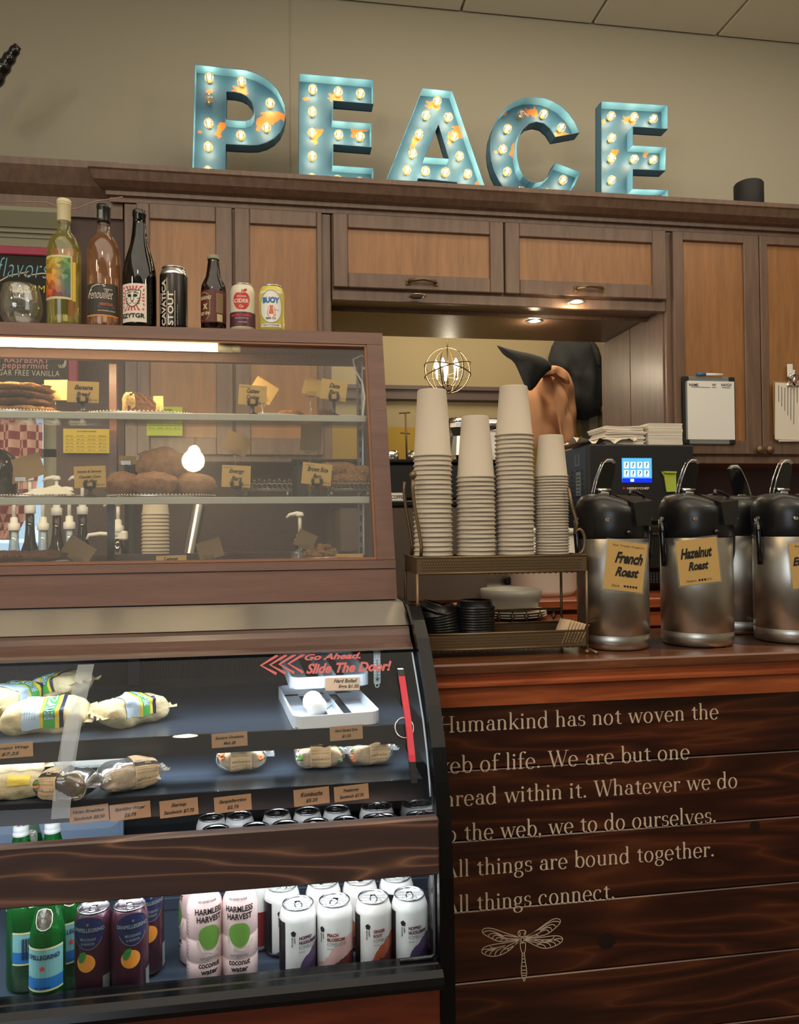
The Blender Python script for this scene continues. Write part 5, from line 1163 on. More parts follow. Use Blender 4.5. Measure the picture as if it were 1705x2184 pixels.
# ---------------------------------------------------------------- pastries
def food(name, px, Y, z, mb, m_, lab, cat, gp=None, rz=0):
    o = tag(build(name, mb, m_), lab, cat, gp); o.location = (at(px, 900, Y=Y).x, Y, z); o.rotation_euler = (0, 0, rz); return o
z1, z2, z3 = 1.6285, 1.4265, 1.2745
for k, (w_, dz_, dx, nm) in enumerate(((.074, .012, 0, 'bottom'), (.066, .030, -.006, 'second'), (.068, .048, -.010, 'third'), (.074, .066, -.012, 'top'))):
    food('cookie', 55+dx*800, 1.985, z1+dz_+.002, lump(w_, .07, .0115, .16, 7, 36, 10, k), 'cookie' if k in (0, 3) else 'cookie_dark', nm+' large oat cookie of the stack at the left of the top shelf', 'cookie', 'stack of large oat cookies')
def tray(name, px, Y, z, rx, ry, m_, lab, cat='tray', beads=True):
    m = MB().lathe([(.0, .001), (rx*.8, .001), (rx*.9, .004), (rx, .008), (rx*1.01, .0075), (rx*.9, .0), (0, 0)], n=44, sy=ry/rx)
    t = thing(name, lab, cat); build('dish', m, m_, t)
    if beads:
        b = MB()
        for i in range(90): a = 2*PI*i/90; b.lathe([(0, -.0022), (.0022, 0), (0, .0022)], (rx*math.sin(a), -ry*math.cos(a), .009), 6)
        build('beaded_rim', b, 'white_paper', t)
    t.location = (at(px, 900, Y=Y).x, Y, z); return t
tray('cake_tray', 45, 1.985, z1, .105, .075, 'aluminium', 'silver tray with a beaded rim under the cookie stack')
tray('cake_tray', 300, 1.985, z1, .140, .075, 'aluminium', 'long oval silver tray with beaded rim under the bread slice')
tray('plate', 580, 1.985, z1, .090, .07, 'plate_white', 'white oval plate holding one cashew cookie', 'plate', False)
tray('plate', 735, 1.995, z1, .075, .065, 'plate_white', 'pale plate behind the date bars card', 'plate', False)
food('cashew_cookie', 619, 1.98, z1+.0145, lump(.033, .030, .0105, .14, 5, 26, 10, 9), 'cookie', 'single golden cookie on the white plate', 'cookie')
food('date_bar', 697, 1.975, z1+.016, lump(.022, .02, .010, .1, 5, 20, 8, 5, pw=.5), 'cookie_dark', 'dark date bar on the pale plate', 'bar')
br = thing('banana_bread_slice', 'slice of banana bread standing on the silver tray', 'bread')
m = MB().prism([(-.033, 0), (.030, 0), (.033, .026), (.020, .040), (.0, .048), (-.016, .052), (-.030, .046), (-.034, .030)], -.03, .03, 'y')
build('crumb', m, 'cookie_dark', br); o = build('crust', lump(.016, .034, .026, .12, 5, 20, 10, 3, c=(-.026, 0, .028), pw=.7), 'cake_yellow', br)
br.location = (at(300, 900, Y=1.985).x, 1.985, z1+.009); br.rotation_euler = (0, 0, .3)
# lower shelf
tray('cake_tray', 75, 1.93, z2, .105, .085, 'aluminium', 'silver dish with beaded rim and a folded napkin, lower shelf left')
nk = MB(); nk.add([(-.06, -.03, .012), (.06, -.03, .012), (.045, .03, .014), (-.02, .03, .030), (.012, .0, .036)], [(0, 1, 4), (1, 2, 4), (2, 3, 4), (3, 0, 4), (0, 3, 2, 1)])
food('paper_napkin', 110, 1.92, z2, nk, 'white_paper', 'folded white paper napkin lying on the silver dish', 'napkin')
tray('cake_tray', 345, 1.93, z2, .125, .085, 'aluminium', 'silver tray with beaded rim under the corn muffins')
for k, (px, Y, w_, h_, dz_, nm) in enumerate(((262, 1.915, .042, .030, .036, 'left corn muffin of the pile on the lower shelf'), (330, 1.90, .056, .028, .036, 'front corn muffin of the pile, wide and flat'), (420, 1.915, .046, .028, .034, 'right corn muffin of the pile'), (345, 1.97, .060, .047, .082, 'large dark corn muffin resting on top of the others'), (395, 1.985, .04, .034, .04, 'corn muffin at the back of the pile'))):
    food('corn_muffin', px, Y, z2+dz_, lump(w_, .042, h_, .10, 3, 30, 14, k+20), 'muffin', nm, 'muffin', 'pile of corn muffins')
def ornate(px, w_, lab):
    t = thing('ornate_tray', lab, 'tray')
    m = MB().box(-w_/2, w_/2, -.05, .05, .018, .022)
    build('base', m, 'silver_ornate', t); sc_ = MB(); n = int(w_/.011)
    for i in range(n):
        x = -w_/2+.006+i*(w_-.012)/(n-1)
        sc_.tube([(x+.0065*math.cos(a*.7), -.052, .030+.0065*math.sin(a*.7)) for a in range(8)], .0016, 5)
        sc_.tube([(x-.004, -.052, .040), (x, -.053, .044+.003*(i % 2)), (x+.004, -.052, .040)], .0015, 5)
    sc_.tube([(-w_/2, -.052, .022), (w_/2, -.052, .022)], .002, 6); build('scroll_rim', sc_, 'silver_ornate', t)
    for x in (-w_/2+.012, w_/2-.012):
        for y in (-.045, .045): build('foot', MB().tube([(x, y, .019), (x*1.05, y*1.05, .010), (x, y, .004)], [.005, .006, .007], 8).lathe([(.009, 0), (.006, .004), (0, .006)], (x, y, .0), 8), 'silver_ornate', t)
    t.location = (at(px, 1000, Y=1.95).x, 1.95, z2+.0005); return t
ornate(570, .12, 'ornate silver footed tray behind the energy bars card'); ornate(742, .11, 'ornate silver footed tray carrying the oat bars')
for k, (px, Y, rz, dz_, w_) in enumerate(((690, 1.955, .1, .042, .04), (742, 1.945, -.1, .044, .045), (715, 1.965, .2, .074, .048), (762, 1.96, -.15, .066, .032))):
    mb = lump(w_, .034, .019, .10, 6, 28, 12, 40+k, pw=.55)
    food('oat_bar', px, Y, z2+dz_, mb, 'bar_oat', ['lower left oat bar of the heap by the right post', 'lower front oat bar of the heap', 'top oat bar of the heap, longest', 'right-hand upper oat bar of the heap'][k], 'bar', 'heap of brown rice bars', rz)
o = food('plastic_wrap', 690, 1.93, z2+.062, lump(.022, .02, .022, .35, 3, 16, 10, 7), 'clear_wrap', 'crumpled clear plastic wrap on the oat bars left end', 'wrap')
# case floor
tray('cake_tray', 40, 1.93, z3, .11, .09, 'aluminium', 'silver tray at the case floor left end', beads=False)
for k, (px, nm) in enumerate(((20, 'left brown cookie on the case floor'), (90, 'right brown cookie on the case floor'))): food('cookie', px, 1.90, z3+.0215, lump(.05, .05, .013, .15, 6, 28, 10, 60+k), 'cookie_dark', nm, 'cookie', 'cookies on the case floor')
tray('cake_tray', 690, 1.93, z3, .07, .06, 'aluminium', 'small silver tray under the granola, case floor right', beads=False)
g_ = MB()
for i in range(70):
    a = random.random()*6.28; r_ = random.random()**.5; x, y = .045*r_*math.cos(a), .03*r_*math.sin(a); z = .010+.026*(1-r_*r_)*random.random()+.004
    q_ = lump(.006+.003*random.random(), .005, .005, .3, 3, 7, 5, i, c=(x, y, z)); g_.add(q_.v, q_.f, 0, False)
o = food('granola_cluster', 683, 1.91, z3, g_, 'bar_oat', 'rough pile of nutty granola clusters, case floor right', 'granola'); o['kind'] = 'stuff'
food('plastic_wrap', 633, 1.90, z3+.012, lump(.015, .015, .014, .4, 3, 14, 8, 17), 'clear_wrap', 'crumpled clear wrap left of the granola', 'wrap')
# ================================================================ BEHIND THE PASTRY CASE
bb = thing('chalkboard', 'chalkboard with a magenta red frame listing flavors behind the case', 'chalkboard')
Yb = 2.84; a = at(165, 545, Y=Yb); b = at(150, 880, Y=Yb); bx1 = a.x; bz1 = at(60, 527, Y=Yb).z; bz0 = at(100, 818, Y=Yb).z; fw_ = .030
build('board', MB().box(-1.35, bx1-fw_*.5, Yb, Yb+.012, bz0, bz1-.01), 'blackboard', bb)
build('frame', MB().box(-1.37, bx1, Yb-.008, Yb+.016, bz1-fw_, bz1, b=.003).box(bx1-fw_, bx1, Yb-.008, Yb+.016, bz0-.02, bz1-fw_, b=.003), 'magenta_frame', bb)
f_ = pframe((0, Yb-.001, 0), (1, 0, 0), (0, 0, 1))
def chalk(s, x0, y0, x1, y1, m_, sh=0, bo=.0):
    a, b = at(x0, y1, Y=Yb), at(x1, y0, Y=Yb); m = MB(); txt(m, s, a.x, a.z, b.x-a.x, b.z-a.z, f_, 0, bold=bo, shear=sh, spc=1.1); build('chalk_lettering', m, m_, bb)
chalk('flavors', -4, 553, 104, 590, 'chalk_blue', .3, -.018); chalk('RASPBERRY', 10, 762, 105, 773, 'chalk_pink', .05); chalk('peppermint', 5, 775, 103, 789, 'chalk_pink', .1); chalk('SUGAR FREE VANILLA', -22, 791, 127, 800, 'chalk_white', .05); chalk('CARAMEL', 20, 610, 120, 622, 'chalk_yellow', .05)
m = MB()
for k in range(3): ribbon(m, [((lambda q: (q.x, q.z))(at(x, y, Y=Yb))) for x, y in smooth([(128+k*5, 765), (124+k*4, 780), (130+k*3, 786), (138+k*2, 775), (139, 762)], 2)[2:-3]], .0028, f_)
ribbon(m, [((lambda q: (q.x, q.z))(at(x, y, Y=Yb))) for x, y in ((-5, 602), (20, 588), (50, 582), (62, 578), (52, 586), (55, 590), (70, 586), (90, 583), (110, 584))], .004, f_)
build('chalk_swirl', m, 'chalk_white', bb); rebase(bb, (-.9, Yb, bz0))
def sheet(name, x0, y0, x1, y1, Y, m_, lab, rows):
    a, b = at(x0, y1, Y=Y), at(x1, y0, Y=Y); t = thing(name, lab, 'notice'); build('paper', MB().box(a.x, b.x, Y, Y+.001, a.z, b.z), m_, t)
    m = MB(); f_ = pframe((0, Y-.0006, 0), (1, 0, 0), (0, 0, 1)); w_ = b.x-a.x; h_ = b.z-a.z
    txt(m, 'FLAVORED DRINKS', a.x+w_*.3, b.z-h_*.14, w_*.42, h_*.06, f_, bold=.03)
    for r_ in range(rows):
        for c_ in range(4): txt(m, ['drinks', '12 oz', '16 oz', '20 oz', '8 oz'][(r_+c_*2) % 5] if r_ else ['drink', 'pumps', 'syrup', 'sauce'][c_], a.x+w_*(.05+.24*c_), b.z-h_*(.32+.145*r_), w_*.17, h_*.045, f_, bold=.02)
        ribbon(m, [(a.x+w_*.02, b.z-h_*(.36+.145*r_)), (b.x-w_*.02, b.z-h_*(.36+.145*r_))], .0008, f_)
    build('lettering', m, 'ink_brown', t); rebase(t, (a.x, Y, a.z))
sheet('menu_sheet', 135, 915, 233, 966, 2.955, 'yellow_sheet', 'yellow printed sheet with a table of drink sizes taped behind the case', 5)
sheet('menu_sheet', 313, 868, 389, 929, 2.90, 'green_note', 'pale green sheet hanging behind the corn muffins', 4)
def wood_back():
    m = MB(); a = at(110, 700, Y=2.88)
    return m
def pump_bottle(px, zc, Y, bl, lab, h=.30, r=.036, face=1, head=.13, gp='syrup pump bottles'):
    """zc = height of the collar"""
    x = at(px, 1130, Y=Y).x; z0 = zc-h; t = thing('syrup_bottle', lab, 'bottle', gp)
    build('glass_body', MB().lathe([(r*.8, 0), (r, .006), (r, h*.42), (r*.92, h*.52), (r*.5, h*.66), (.014, h*.80), (.0135, h*.97)], n=24), bl, t)
    build('pump_collar', MB().lathe([(.017, h*.95), (.018, h*.955), (.018, h*1.03), (.012, h*1.04), (.011, h*1.10), (.008, h*1.11)], n=18), 'white_plastic', t)
    build('pump_tube', MB().tube([(0, 0, h*.95), (0, 0, h*.12)], .009, 10), 'white_plastic', t)
    nz = h*1.08+head
    m = MB().tube([(0, 0, h*1.1), (0, 0, nz)], .006, 10).tube([(.010, 0, nz+.002), (-.01*face, 0, nz+.004), (-.034*face, 0, nz+.000), (-.044*face, 0, nz-.010)], [.007, .008, .006, .004], 10).lathe([(.013, -.006), (.014, 0), (.010, .006), (0, .008)], (0, 0, nz), 14)
    build('pump_head', m, 'white_plastic', t)
    m = MB(); w = wrapfn(r*.62, .2, 0); m.flat([(a*.03-.015, h*.52+b*.02) for a in (0, .5, 1) for b in (0, 1)], [(0, 1, 3, 2), (2, 3, 5, 4)], wrapfn(r*1.01, .2, -.02)); build('paper_label', m, 'white_paper', t)
    t.location = (x, Y, z0); return t
bz = 1.1005
def collar(py, Y): return at(100, py, Y=Y).z
for px, py, Y, bl, hd, lb, rr_ in ((30, 1122, 2.60, 'syrup_glass', .09, 'syrup bottle with white pump nearest the window', .036), (92, 1122, 2.60, 'syrup_glass', .09, 'second syrup bottle from the window, white pump', .036), (148, 1120, 2.60, 'syrup_glass', .09, 'third front syrup bottle, behind the diamond-shaped card', .036),
                                 (64, 1085, 2.78, 'dark_bottle', .075, 'dark syrup bottle in the back row near the curtain', .036), (121, 1090, 2.78, 'amber_bottle', .085, 'amber syrup bottle in the back row, pump head above the dish', .038), (176, 1088, 2.78, 'dark_bottle', .085, 'dark syrup bottle in the back row right of the amber one', .036),
                                 (640, 1160, 2.60, 'dark_bottle', .07, 'lone pump bottle near the right post of the case', .03)):
    z = collar(py, Y); pump_bottle(px, z, Y, bl, lb, h=z-bz, r=rr_, head=hd)
jug = pump_bottle(252, collar(1128, 2.50), 2.62, 'amber_bottle', 'wide sauce jug with white pump and long side spout', h=collar(1128, 2.50)-bz, r=.062, head=.06)
jx = jug.location
build('side_spout', MB().tube([(0, -.01, .235), (-.05, -.02, .24), (-.085, -.025, .236), (-.09, -.025, .222)], [.007, .007, .006, .005], 10).box(-.012, .03, -.014, .014, .218, .248, b=.005), 'white_plastic', jug)
mg = thing('mug_jug', 'black rounded jug with a pale handle at the left edge behind the case', 'jug')
p = at(3, 1040, Y=2.02); p.z = z2+.0605
build('body', MB().lathe([(.03, 0), (.045, .01), (.048, .08), (.04, .11), (.02, .125), (0, .13)], (p.x-.01, 2.02, p.z-.06), 24), 'black_gloss', mg)
build('handle', MB().tube([(p.x-.02, 1.97, p.z+.045), (p.x+.004, 1.97, p.z+.04), (p.x+.010, 1.97, p.z+.02), (p.x+.002, 1.97, p.z-.01), (p.x+.0, 1.97, p.z-.02)], .005, 8), 'capsule_cream', mg); rebase(mg, (p.x, 2.02, p.z-.06))
kc = cup(.044, .032, .10); kcup = tag(build('paper_cup', kc, 'cup_white'), 'topmost upturned paper cup of the stack seen through the case bottom', 'cup', 'paper cups behind the pastry case')
x = at(332, 1130, Y=2.60).x; zt_ = at(332, 1098, Y=2.60).z; kcup.location = (x, 2.60, zt_)
for i in range(1, 16): dup(kcup, (x, 2.60, zt_-.0118*i), i, ORD[i+1]+' paper cup from the top of the stack seen through the case')
d0, d1 = at(424, 1078, Y=2.75), at(401, 1200, Y=2.70); q = []; rr = []
for i in range(90): u = i/89; q.append(d0.lerp(d1, u)); rr.append(.021+.0022*(i % 2))
q.append(Vector((d1.x, d1.y, 1.101))); rr.append(.022)
tag(build('duct_hose', MB().tube(q, rr, 16), 'aluminium'), 'ribbed silver flexible hose standing behind the case', 'hose')
m = thing('storage_tin', 'dark blue tin with pale lettering behind the first syrup pump', 'tin')
p = at(50, 1170, Y=2.72); build('tin_body', MB().lathe([(.036, 0), (.036, .15), (.033, .155), (0, .155)], (p.x, 2.715, 1.101), 24), 'navy_print', m)
q_ = MB(); txt(q_, 'ly', -.010, .10, .022, .024, wrapfn(.0365, -.2, 1.101, (p.x, 2.715)), bold=.03, shear=.2); txt(q_, 'ow', -.012, .072, .030, .016, wrapfn(.0365, -.2, 1.101, (p.x, 2.715)), bold=.03, shear=.2); build('lettering', q_, 'label_cream', m); rebase(m, (p.x, 2.715, 1.101))
# ================================================================ BOTTLES ON THE CASE
ZT = 1.8465; YB = 1.985
def stand(t, px, Y=YB, z=ZT, py=690): p = at(px, py, Y=Y); t.location = (p.x, Y, z); return t
def patch(mb, r, th0, u0, u1, v0, v1, mi=0, n=10):
    f_ = wrapfn(r, th0); vs = []; 
    for i in range(n+1):
        for v in (v0, v1): vs.append((u0+(u1-u0)*i/n, v))
    mb.flat(vs, [(2*i, 2*i+2, 2*i+3, 2*i+1) for i in range(n)], f_, mi)
def wine(name, lab, gm, body, foil, r, H, prof, fz):
    t = thing(name, lab, 'bottle'); build('glass_body', MB().lathe(prof, n=40), gm, t); return t
th = -.18
W = .0395
bp = [(W*.30, .030), (W*.55, .024), (W*.85, .004), (W*.97, .0), (W, .006), (W, .175), (W*.97, .195), (W*.82, .215), (W*.55, .230), (W*.40, .238), (.0145, .248), (.0142, .296)]
w1 = wine('wine_bottle', 'white wine bottle with a colourful triangle-pattern label and cream capsule', 'wine_white', 0, 0, W, .3, bp, 0)
build('wine', MB().lathe([(W*.28, .033), (W*.5, .030), (W*.9, .010), (W*.95, .012), (W*.95, .175), (W*.9, .197), (W*.75, .215), (W*.52, .228), (0, .230)], n=36), 'wine_white', w1)
build('capsule', MB().lathe([(.0155, .262), (.0158, .263), (.0160, .300), (.0166, .301), (.0166, .314), (.0150, .3165), (0, .317)]+[], n=28).lathe([(.0170, .302), (.0170, .304)], n=28).lathe([(.0170, .307), (.0170, .309)], n=28), 'capsule_cream', w1)
m = MB(); patch(m, W+.0006, th, -.041, .036, .062, .168); build('label_border', m, 'capsule_cream', w1)
m = MB(); patch(m, W+.0010, th, -.038, .032, .068, .163, n=14); build('label_art', m, 'facet_label', w1)
m = MB(); patch(m, W+.0008, th, .037, .046, .060, .155, n=3); build('side_label', m, 'wrap_yellow', w1)
stand(w1, 137)
w2 = wine('wine_bottle', 'rose wine bottle with a dark Fenouillet label and black capsule', 'wine_rose', 0, 0, W, .3, bp, 0)
build('wine', MB().lathe([(W*.28, .033), (W*.5, .030), (W*.9, .010), (W*.95, .012), (W*.95, .175), (W*.9, .197), (W*.75, .215), (W*.52, .228), (0, .230)], n=36), 'wine_rose', w2)
build('capsule', MB().lathe([(.0152, .262), (.0158, .268), (.0158, .297), (.0168, .299), (.0168, .3075), (0, .308)], n=28), 'black_plastic', w2)
m = MB(); patch(m, .0166, -.2, -.006, .004, .270, .292, 0, 3); build('capsule_stamp', m, 'label_grey', w2)
m = MB(); patch(m, W+.0006, .05, -.044, .044, .024, .103, 0); patch(m, W+.0009, .05, -.044, .044, .024, .0275, 1)
build('label', m, ['label_dark', 'orange_fruit'], w2)
m = MB(); fn = wrapfn(W+.0012, .05); txt(m, 'Fenouillet', -.034, .066, .062, .022, fn, bold=-.005, shear=.5); txt(m, 'DOMAINE DE', .006, .088, .020, .003, fn); txt(m, 'mis en bouteille au domaine', -.008, .036, .042, .003, fn, shear=.3)
ribbon(m, [(-.038, .070), (-.030, .085), (-.022, .096), (-.010, .100), (.006, .100), (.010, .097), (.004, .096)], .0018, fn); ribbon(m, [(-.006, .047), (.030, .047)], .0007, fn); build('lettering', m, 'ink_white', w2)
m = MB(); txt(m, 'VENTOUX', -.004, .0495, .032, .0065, fn); build('lettering', m, 'print_orange', w2)
stand(w2, 222)
R3 = .0405; t3 = thing('beer_bottle', 'tall dark bottle with a red-rayed white label reading EZYTGR', 'bottle')
build('glass_body', MB().lathe([(R3*.8, 0), (R3*.96, .003), (R3, .012), (R3, .125), (R3*.96, .150), (R3*.80, .178), (R3*.55, .212), (.0185, .235), (.0160, .262), (.0150, .282), (.0162, .284), (.0162, .297), (.0145, .299), (0, .299)], n=40), 'dark_bottle', t3)
m = MB(); patch(m, R3+.0006, -.25, -.034, .034, .012, .106); build('label', m, 'white_paper', t3)
fn = wrapfn(R3+.0010, -.25); m = MB(); cx_, cz_ = -.0, .070
for k in range(22):
    a, b = 2*PI*k/22, 2*PI*(k+.5)/22
    def ed(t_):
        c, s_ = math.cos(t_), math.sin(t_); q = min(.029/abs(c) if abs(c) > 1e-6 else 9, .030/abs(s_) if abs(s_) > 1e-6 else 9); return (cx_+c*q, cz_+s_*q)
    i_, j_ = (cx_+.016*math.cos(a), cz_+.016*math.sin(a)), (cx_+.016*math.cos(b), cz_+.016*math.sin(b)); m.flat([i_, ed(a), ed(b), j_], [(0, 1, 2, 3)], fn)
build('rays', m, 'stripe_red', t3)
m = MB(); fn2 = wrapfn(R3+.0014, -.25)
head = smooth([(-.016, .062), (-.019, .075), (-.021, .090), (-.013, .088), (-.005, .091), (.005, .091), (.013, .088), (.021, .090), (.019, .075), (.016, .062), (.008, .052), (0, .048), (-.008, .052)], 1)
blob(m, head, (0, .070), fn2, 0, 2); fn3 = wrapfn(R3+.0018, -.25)
ribbon(m, head, .0014, fn3, 1, closed=True)
for sg in (-1, 1):
    blob(m, arc(sg*.0075, .076, .0052, .0038, 0, 330, 10), (sg*.0075, .076), fn3, 1, 1); ribbon(m, [(sg*.003, .082), (sg*.008, .084), (sg*.015, .081)], .0018, fn3, 1); ribbon(m, [(sg*.003, .075), (sg*.004, .066), (sg*.002, .062)], .0012, fn3, 1)
    ribbon(m, [(sg*.001, .059), (sg*.006, .056), (sg*.010, .059)], .001, fn3, 1)
    for k in range(3): ribbon(m, [(sg*.0175, .070-.006*k), (sg*.012, .068-.006*k)], .0016, fn3, 1); ribbon(m, [(sg*(.002+.004*k), .090-.001*k), (sg*(.002+.003*k), .085)], .0014, fn3, 1)
blob(m, [(-.004, .064), (.004, .064), (0, .059)], (0, .063), fn3, 1, 1); txt(m, 'EZYTGR', -.030, .022, .060, .011, fn3, 1, bold=.03)
build('tiger_head', m, ['white_paper', 'ink'], t3); stand(t3, 298)
def can(name, lab, bm, r=.033, h=.122, cat='can', gp=None, taper=True):
    t = thing(name, lab, cat, gp)
    build('can_body', MB().lathe([(r*.72, 0), (r*.78, .001), (r*.98, .009), (r, .013), (r, h-.023), (r*.98, h-.018), (r*.84, h-.0045), (r*.82, h-.004)], n=36), bm, t)
    l = build('lid', MB().lathe([(r*.82, h-.004), (r*.845, h-.0015), (r*.84, h), (r*.80, h), (r*.785, h-.003), (r*.76, h-.0055), (r*.30, h-.0045), (0, h-.0045)], n=32), 'aluminium', t)
    tb = MB().tube([(r*.20*math.cos(a*PI/5), -r*.16+r*.32*math.sin(a*PI/5), h-.0025) for a in range(10)], .0012, 5, closed=True).box(-r*.16, r*.16, r*.02, r*.30, h-.0035, h-.0018, b=.0005)
    tb.tube([(r*.42*math.cos(a*PI/7), -r*.30+r*.26*math.sin(a*PI/7), h-.0043) for a in range(14)], .0006, 4, closed=True)
    build('pull_tab', tb, 'chrome', l); return t
def can_text(t, r, items, m_, th0=0, name='lettering'):
    m = MB(); fn = wrapfn(r+.0006, th0)
    for s, x, z, w_, h_, bo in items: txt(m, s, x, z, w_, h_, fn, bold=bo)
    return build(name, m, m_, t)
t4 = can('beer_can', 'tall black can with Cavatica Stout in white sideways letters', 'black_plastic', .0335, .158)
m = MB().lathe([(.0337, .136), (.0330, .140), (.0283, .1535)], n=36); build('silver_shoulder', m, 'aluminium', t4)
m = MB(); fnr = lambda u, v: wrapfn(.0342, -.28)(-v, u); txt(m, 'CAVATICA', .008, .006, .114, .013, fnr, bold=.03); txt(m, 'STOUT', .008, -.013, .084, .014, fnr, bold=.03); txt(m, 'FORT GEORGE', .040, .0225, .05, .004, fnr, bold=.02); txt(m, 'pint can 16 fl oz', .010, -.024, .05, .002, fnr)
ribbon(m, [(.006, .003), (.126, .003)], .0012, fnr); ribbon(m, [(.006, -.0165), (.094, -.0165)], .0012, fnr)
build('lettering', m, 'ink_white', t4); stand(t4, 371)
R5 = .031; t5 = thing('beer_bottle', 'short brown beer bottle with a maroon label and teal cap', 'bottle')
build('glass_body', MB().lathe([(R5*.85, 0), (R5, .006), (R5, .105), (R5*.95, .118), (R5*.62, .140), (.0165, .155), (.0135, .180), (.0135, .186)], n=36), 'amber_bottle', t5)
build('cap', MB().lathe([(.0150, .184), (.0155, .186), (.0150, .192), (.012, .1945), (0, .195)], n=21, sm=False), 'sage_paint', t5)
m = MB(); patch(m, R5+.0006, .1, -.046, .046, .020, .100, n=14); build('label', m, 'label_maroon', t5)
m = MB(); fn = wrapfn(R5+.0012, .1)
txt(m, 'BREAKFAST', -.040, .076, .034, .009, fn, bold=.02); txt(m, 'X', -.030, .052, .014, .014, fn, bold=.05); txt(m, 'RED IPA', -.040, .038, .030, .008, fn, bold=.03)
for k in range(14): txt(m, 'brewed and bottled', .006, .090-.0035*k, .018, .002, fn)
for k in range(11): ribbon(m, [(.008+k*.0014, .022), (.008+k*.0014, .040)], .0006+.0004*(k % 3), fn)
ribbon(m, smooth([(-.044, .026), (-.044, .088), (-.028, .096), (-.010, .088), (-.010, .026)], 1), .0008, fn); build('lettering', m, 'label_cream', t5)
stand(t5, 456)
t6 = can('cider_can', 'cream and purple cider can with a red apple and Cider Co', 'can_cream', .0315, .122)
m = MB(); patch(m, .0318, 0, -.0985, .0985, .012, .048, n=36); build('purple_band', m, 'can_purple', t6)
m = MB(); fn = wrapfn(.0324, -.05); ap_ = smooth([(0, .094), (.010, .097), (.020, .090), (.022, .074), (.015, .058), (.004, .053), (0, .055), (-.004, .053), (-.015, .058), (-.022, .074), (-.020, .090), (-.010, .097)], 2)
blob(m, ap_, (0, .075), fn, 0, 3); ribbon(m, [(0, .094), (.002, .104)], .002, fn); blob(m, smooth([(.002, .098), (.008, .106), (.016, .105), (.010, .098)], 1), (.009, .101), fn, 0, 1); build('apple', m, 'cider_red', t6)
m = MB(); fn = wrapfn(.0329, -.05); txt(m, 'CIDER', -.019, .070, .038, .010, fn, bold=.03); txt(m, 'Co', -.005, .058, .010, .007, fn, bold=.03); txt(m, 'PORTLAND', -.012, .084, .024, .004, fn, bold=.02); build('lettering', m, 'white_paper', t6)
can_text(t6, .0320, [('PACIFIC BERRY', -.029, .036, .056, .006, .04)], 'stripe_red', -.05); can_text(t6, .0318, [('12 FL OZ (355ML)', -.008, .020, .022, .003, .02), ('HARD CIDER CRAFTED HERE', -.018, .031, .036, .002, .02)], 'white_paper', -.05); stand(t6, 518)
t7 = can('beer_can', 'white and yellow can with BUOY in blue over an orange buoy', 'can_yellow', .0325, .121)
m = MB(); fn = wrapfn(.0330, -.05); ov_ = arc(0, .063, .031, .042, 0, 350, 30); blob(m, ov_, (0, .063), fn, 0, 5); patch(m, .0328, -.05, -.03, .03, .098, .103); patch(m, .0332, -.05, -.027, .027, .012, .020); build('white_oval', m, 'white_plastic', t7)
m = MB(); fn = wrapfn(.0334, -.05); ribbon(m, arc(0, .063, .030, .041, 0, 350, 36), .0010, fn, closed=True); txt(m, 'BEER CO.', -.013, .031, .026, .005, fn, bold=.03); txt(m, 'CZECH STYLE PILSNER', -.022, .0145, .044, .004, fn, bold=.02); txt(m, 'ASTORIA', .010, .054, .010, .002, fn); build('lettering', m, 'ink_brown', t7)
can_text(t7, .0334, [('BUOY', -.022, .072, .044, .015, .05)], 'print_blue', -.05)
m = MB(); fn = wrapfn(.0336, -.05)
for pl in ([(-.004, .066), (.006, .066), (.004, .058), (-.002, .058)], [(-.003, .058), (.005, .058), (.007, .044), (-.006, .044)], [(-.010, .044), (.011, .044), (.008, .038), (-.006, .038)]): m.flat(pl, [(0, 1, 2, 3)], fn)
ribbon(m, [(-.006, .062), (-.010, .044)], .0012, fn); ribbon(m, [(.008, .062), (.012, .040)], .0012, fn); build('buoy_drawing', m, 'print_orange', t7); stand(t7, 580)
tg = thing('wine_glass', 'stemless clear glass tumbler with faint lettering at the left edge', 'glass')
build('bowl', MB().lathe([(.028, .0), (.033, .002), (.046, .030), (.0485, .045), (.0475, .066), (.0425, .090), (.0395, .100), (.0388, .1005), (.0380, .100), (.041, .088), (.046, .064), (.047, .045), (.044, .030), (.030, .006), (0, .005)], n=44), 'tumbler', tg)
m = MB(); fn = wrapfn(.0486, .15); txt(m, 'WINE', -.014, .062, .030, .010, fn, bold=-.005, shear=.2); txt(m, '5oz', -.006, .042, .018, .008, fn, shear=.2, bold=-.005); txt(m, 'POUR LINE', -.016, .034, .032, .003, fn); ribbon(m, [(-.012, .039), (.016, .039)], .0008, fn); build('lettering', m, 'ink', tg); stand(tg, 45, 1.985)
# ================================================================ LOWER REFRIGERATED CASE
GP = [(1.585, 1.150), (1.53, 1.110), (1.498, 1.082), (1.452, 1.040), (1.412, 1.000), (1.378, .950), (1.354, .900), (1.340, .850), (1.331, .80), (1.325, .70), (1.323, .60), (1.323, .50)]
def gy(z):
    for (y0, z0), (y1, z1) in zip(GP, GP[1:]):
        if z0 >= z >= z1: return y0+(y1-y0)*(z0-z)/(z0-z1)
    return GP[0][0] if z > GP[0][1] else GP[-1][0]
def atg(px, py):
    t0 = 1.0
    for k in range(900):
        Y = 1.2+k*.0006; p = at(px, py, Y=Y)
        if Y >= gy(p.z): return p
    return at(px, py, Y=1.4)
DX0, DX1 = -1.4, .262; DK = .568
dc = thing('refrigerated_case', 'lower refrigerated case with a curved glass front, dark wood band and black trim', 'display case')
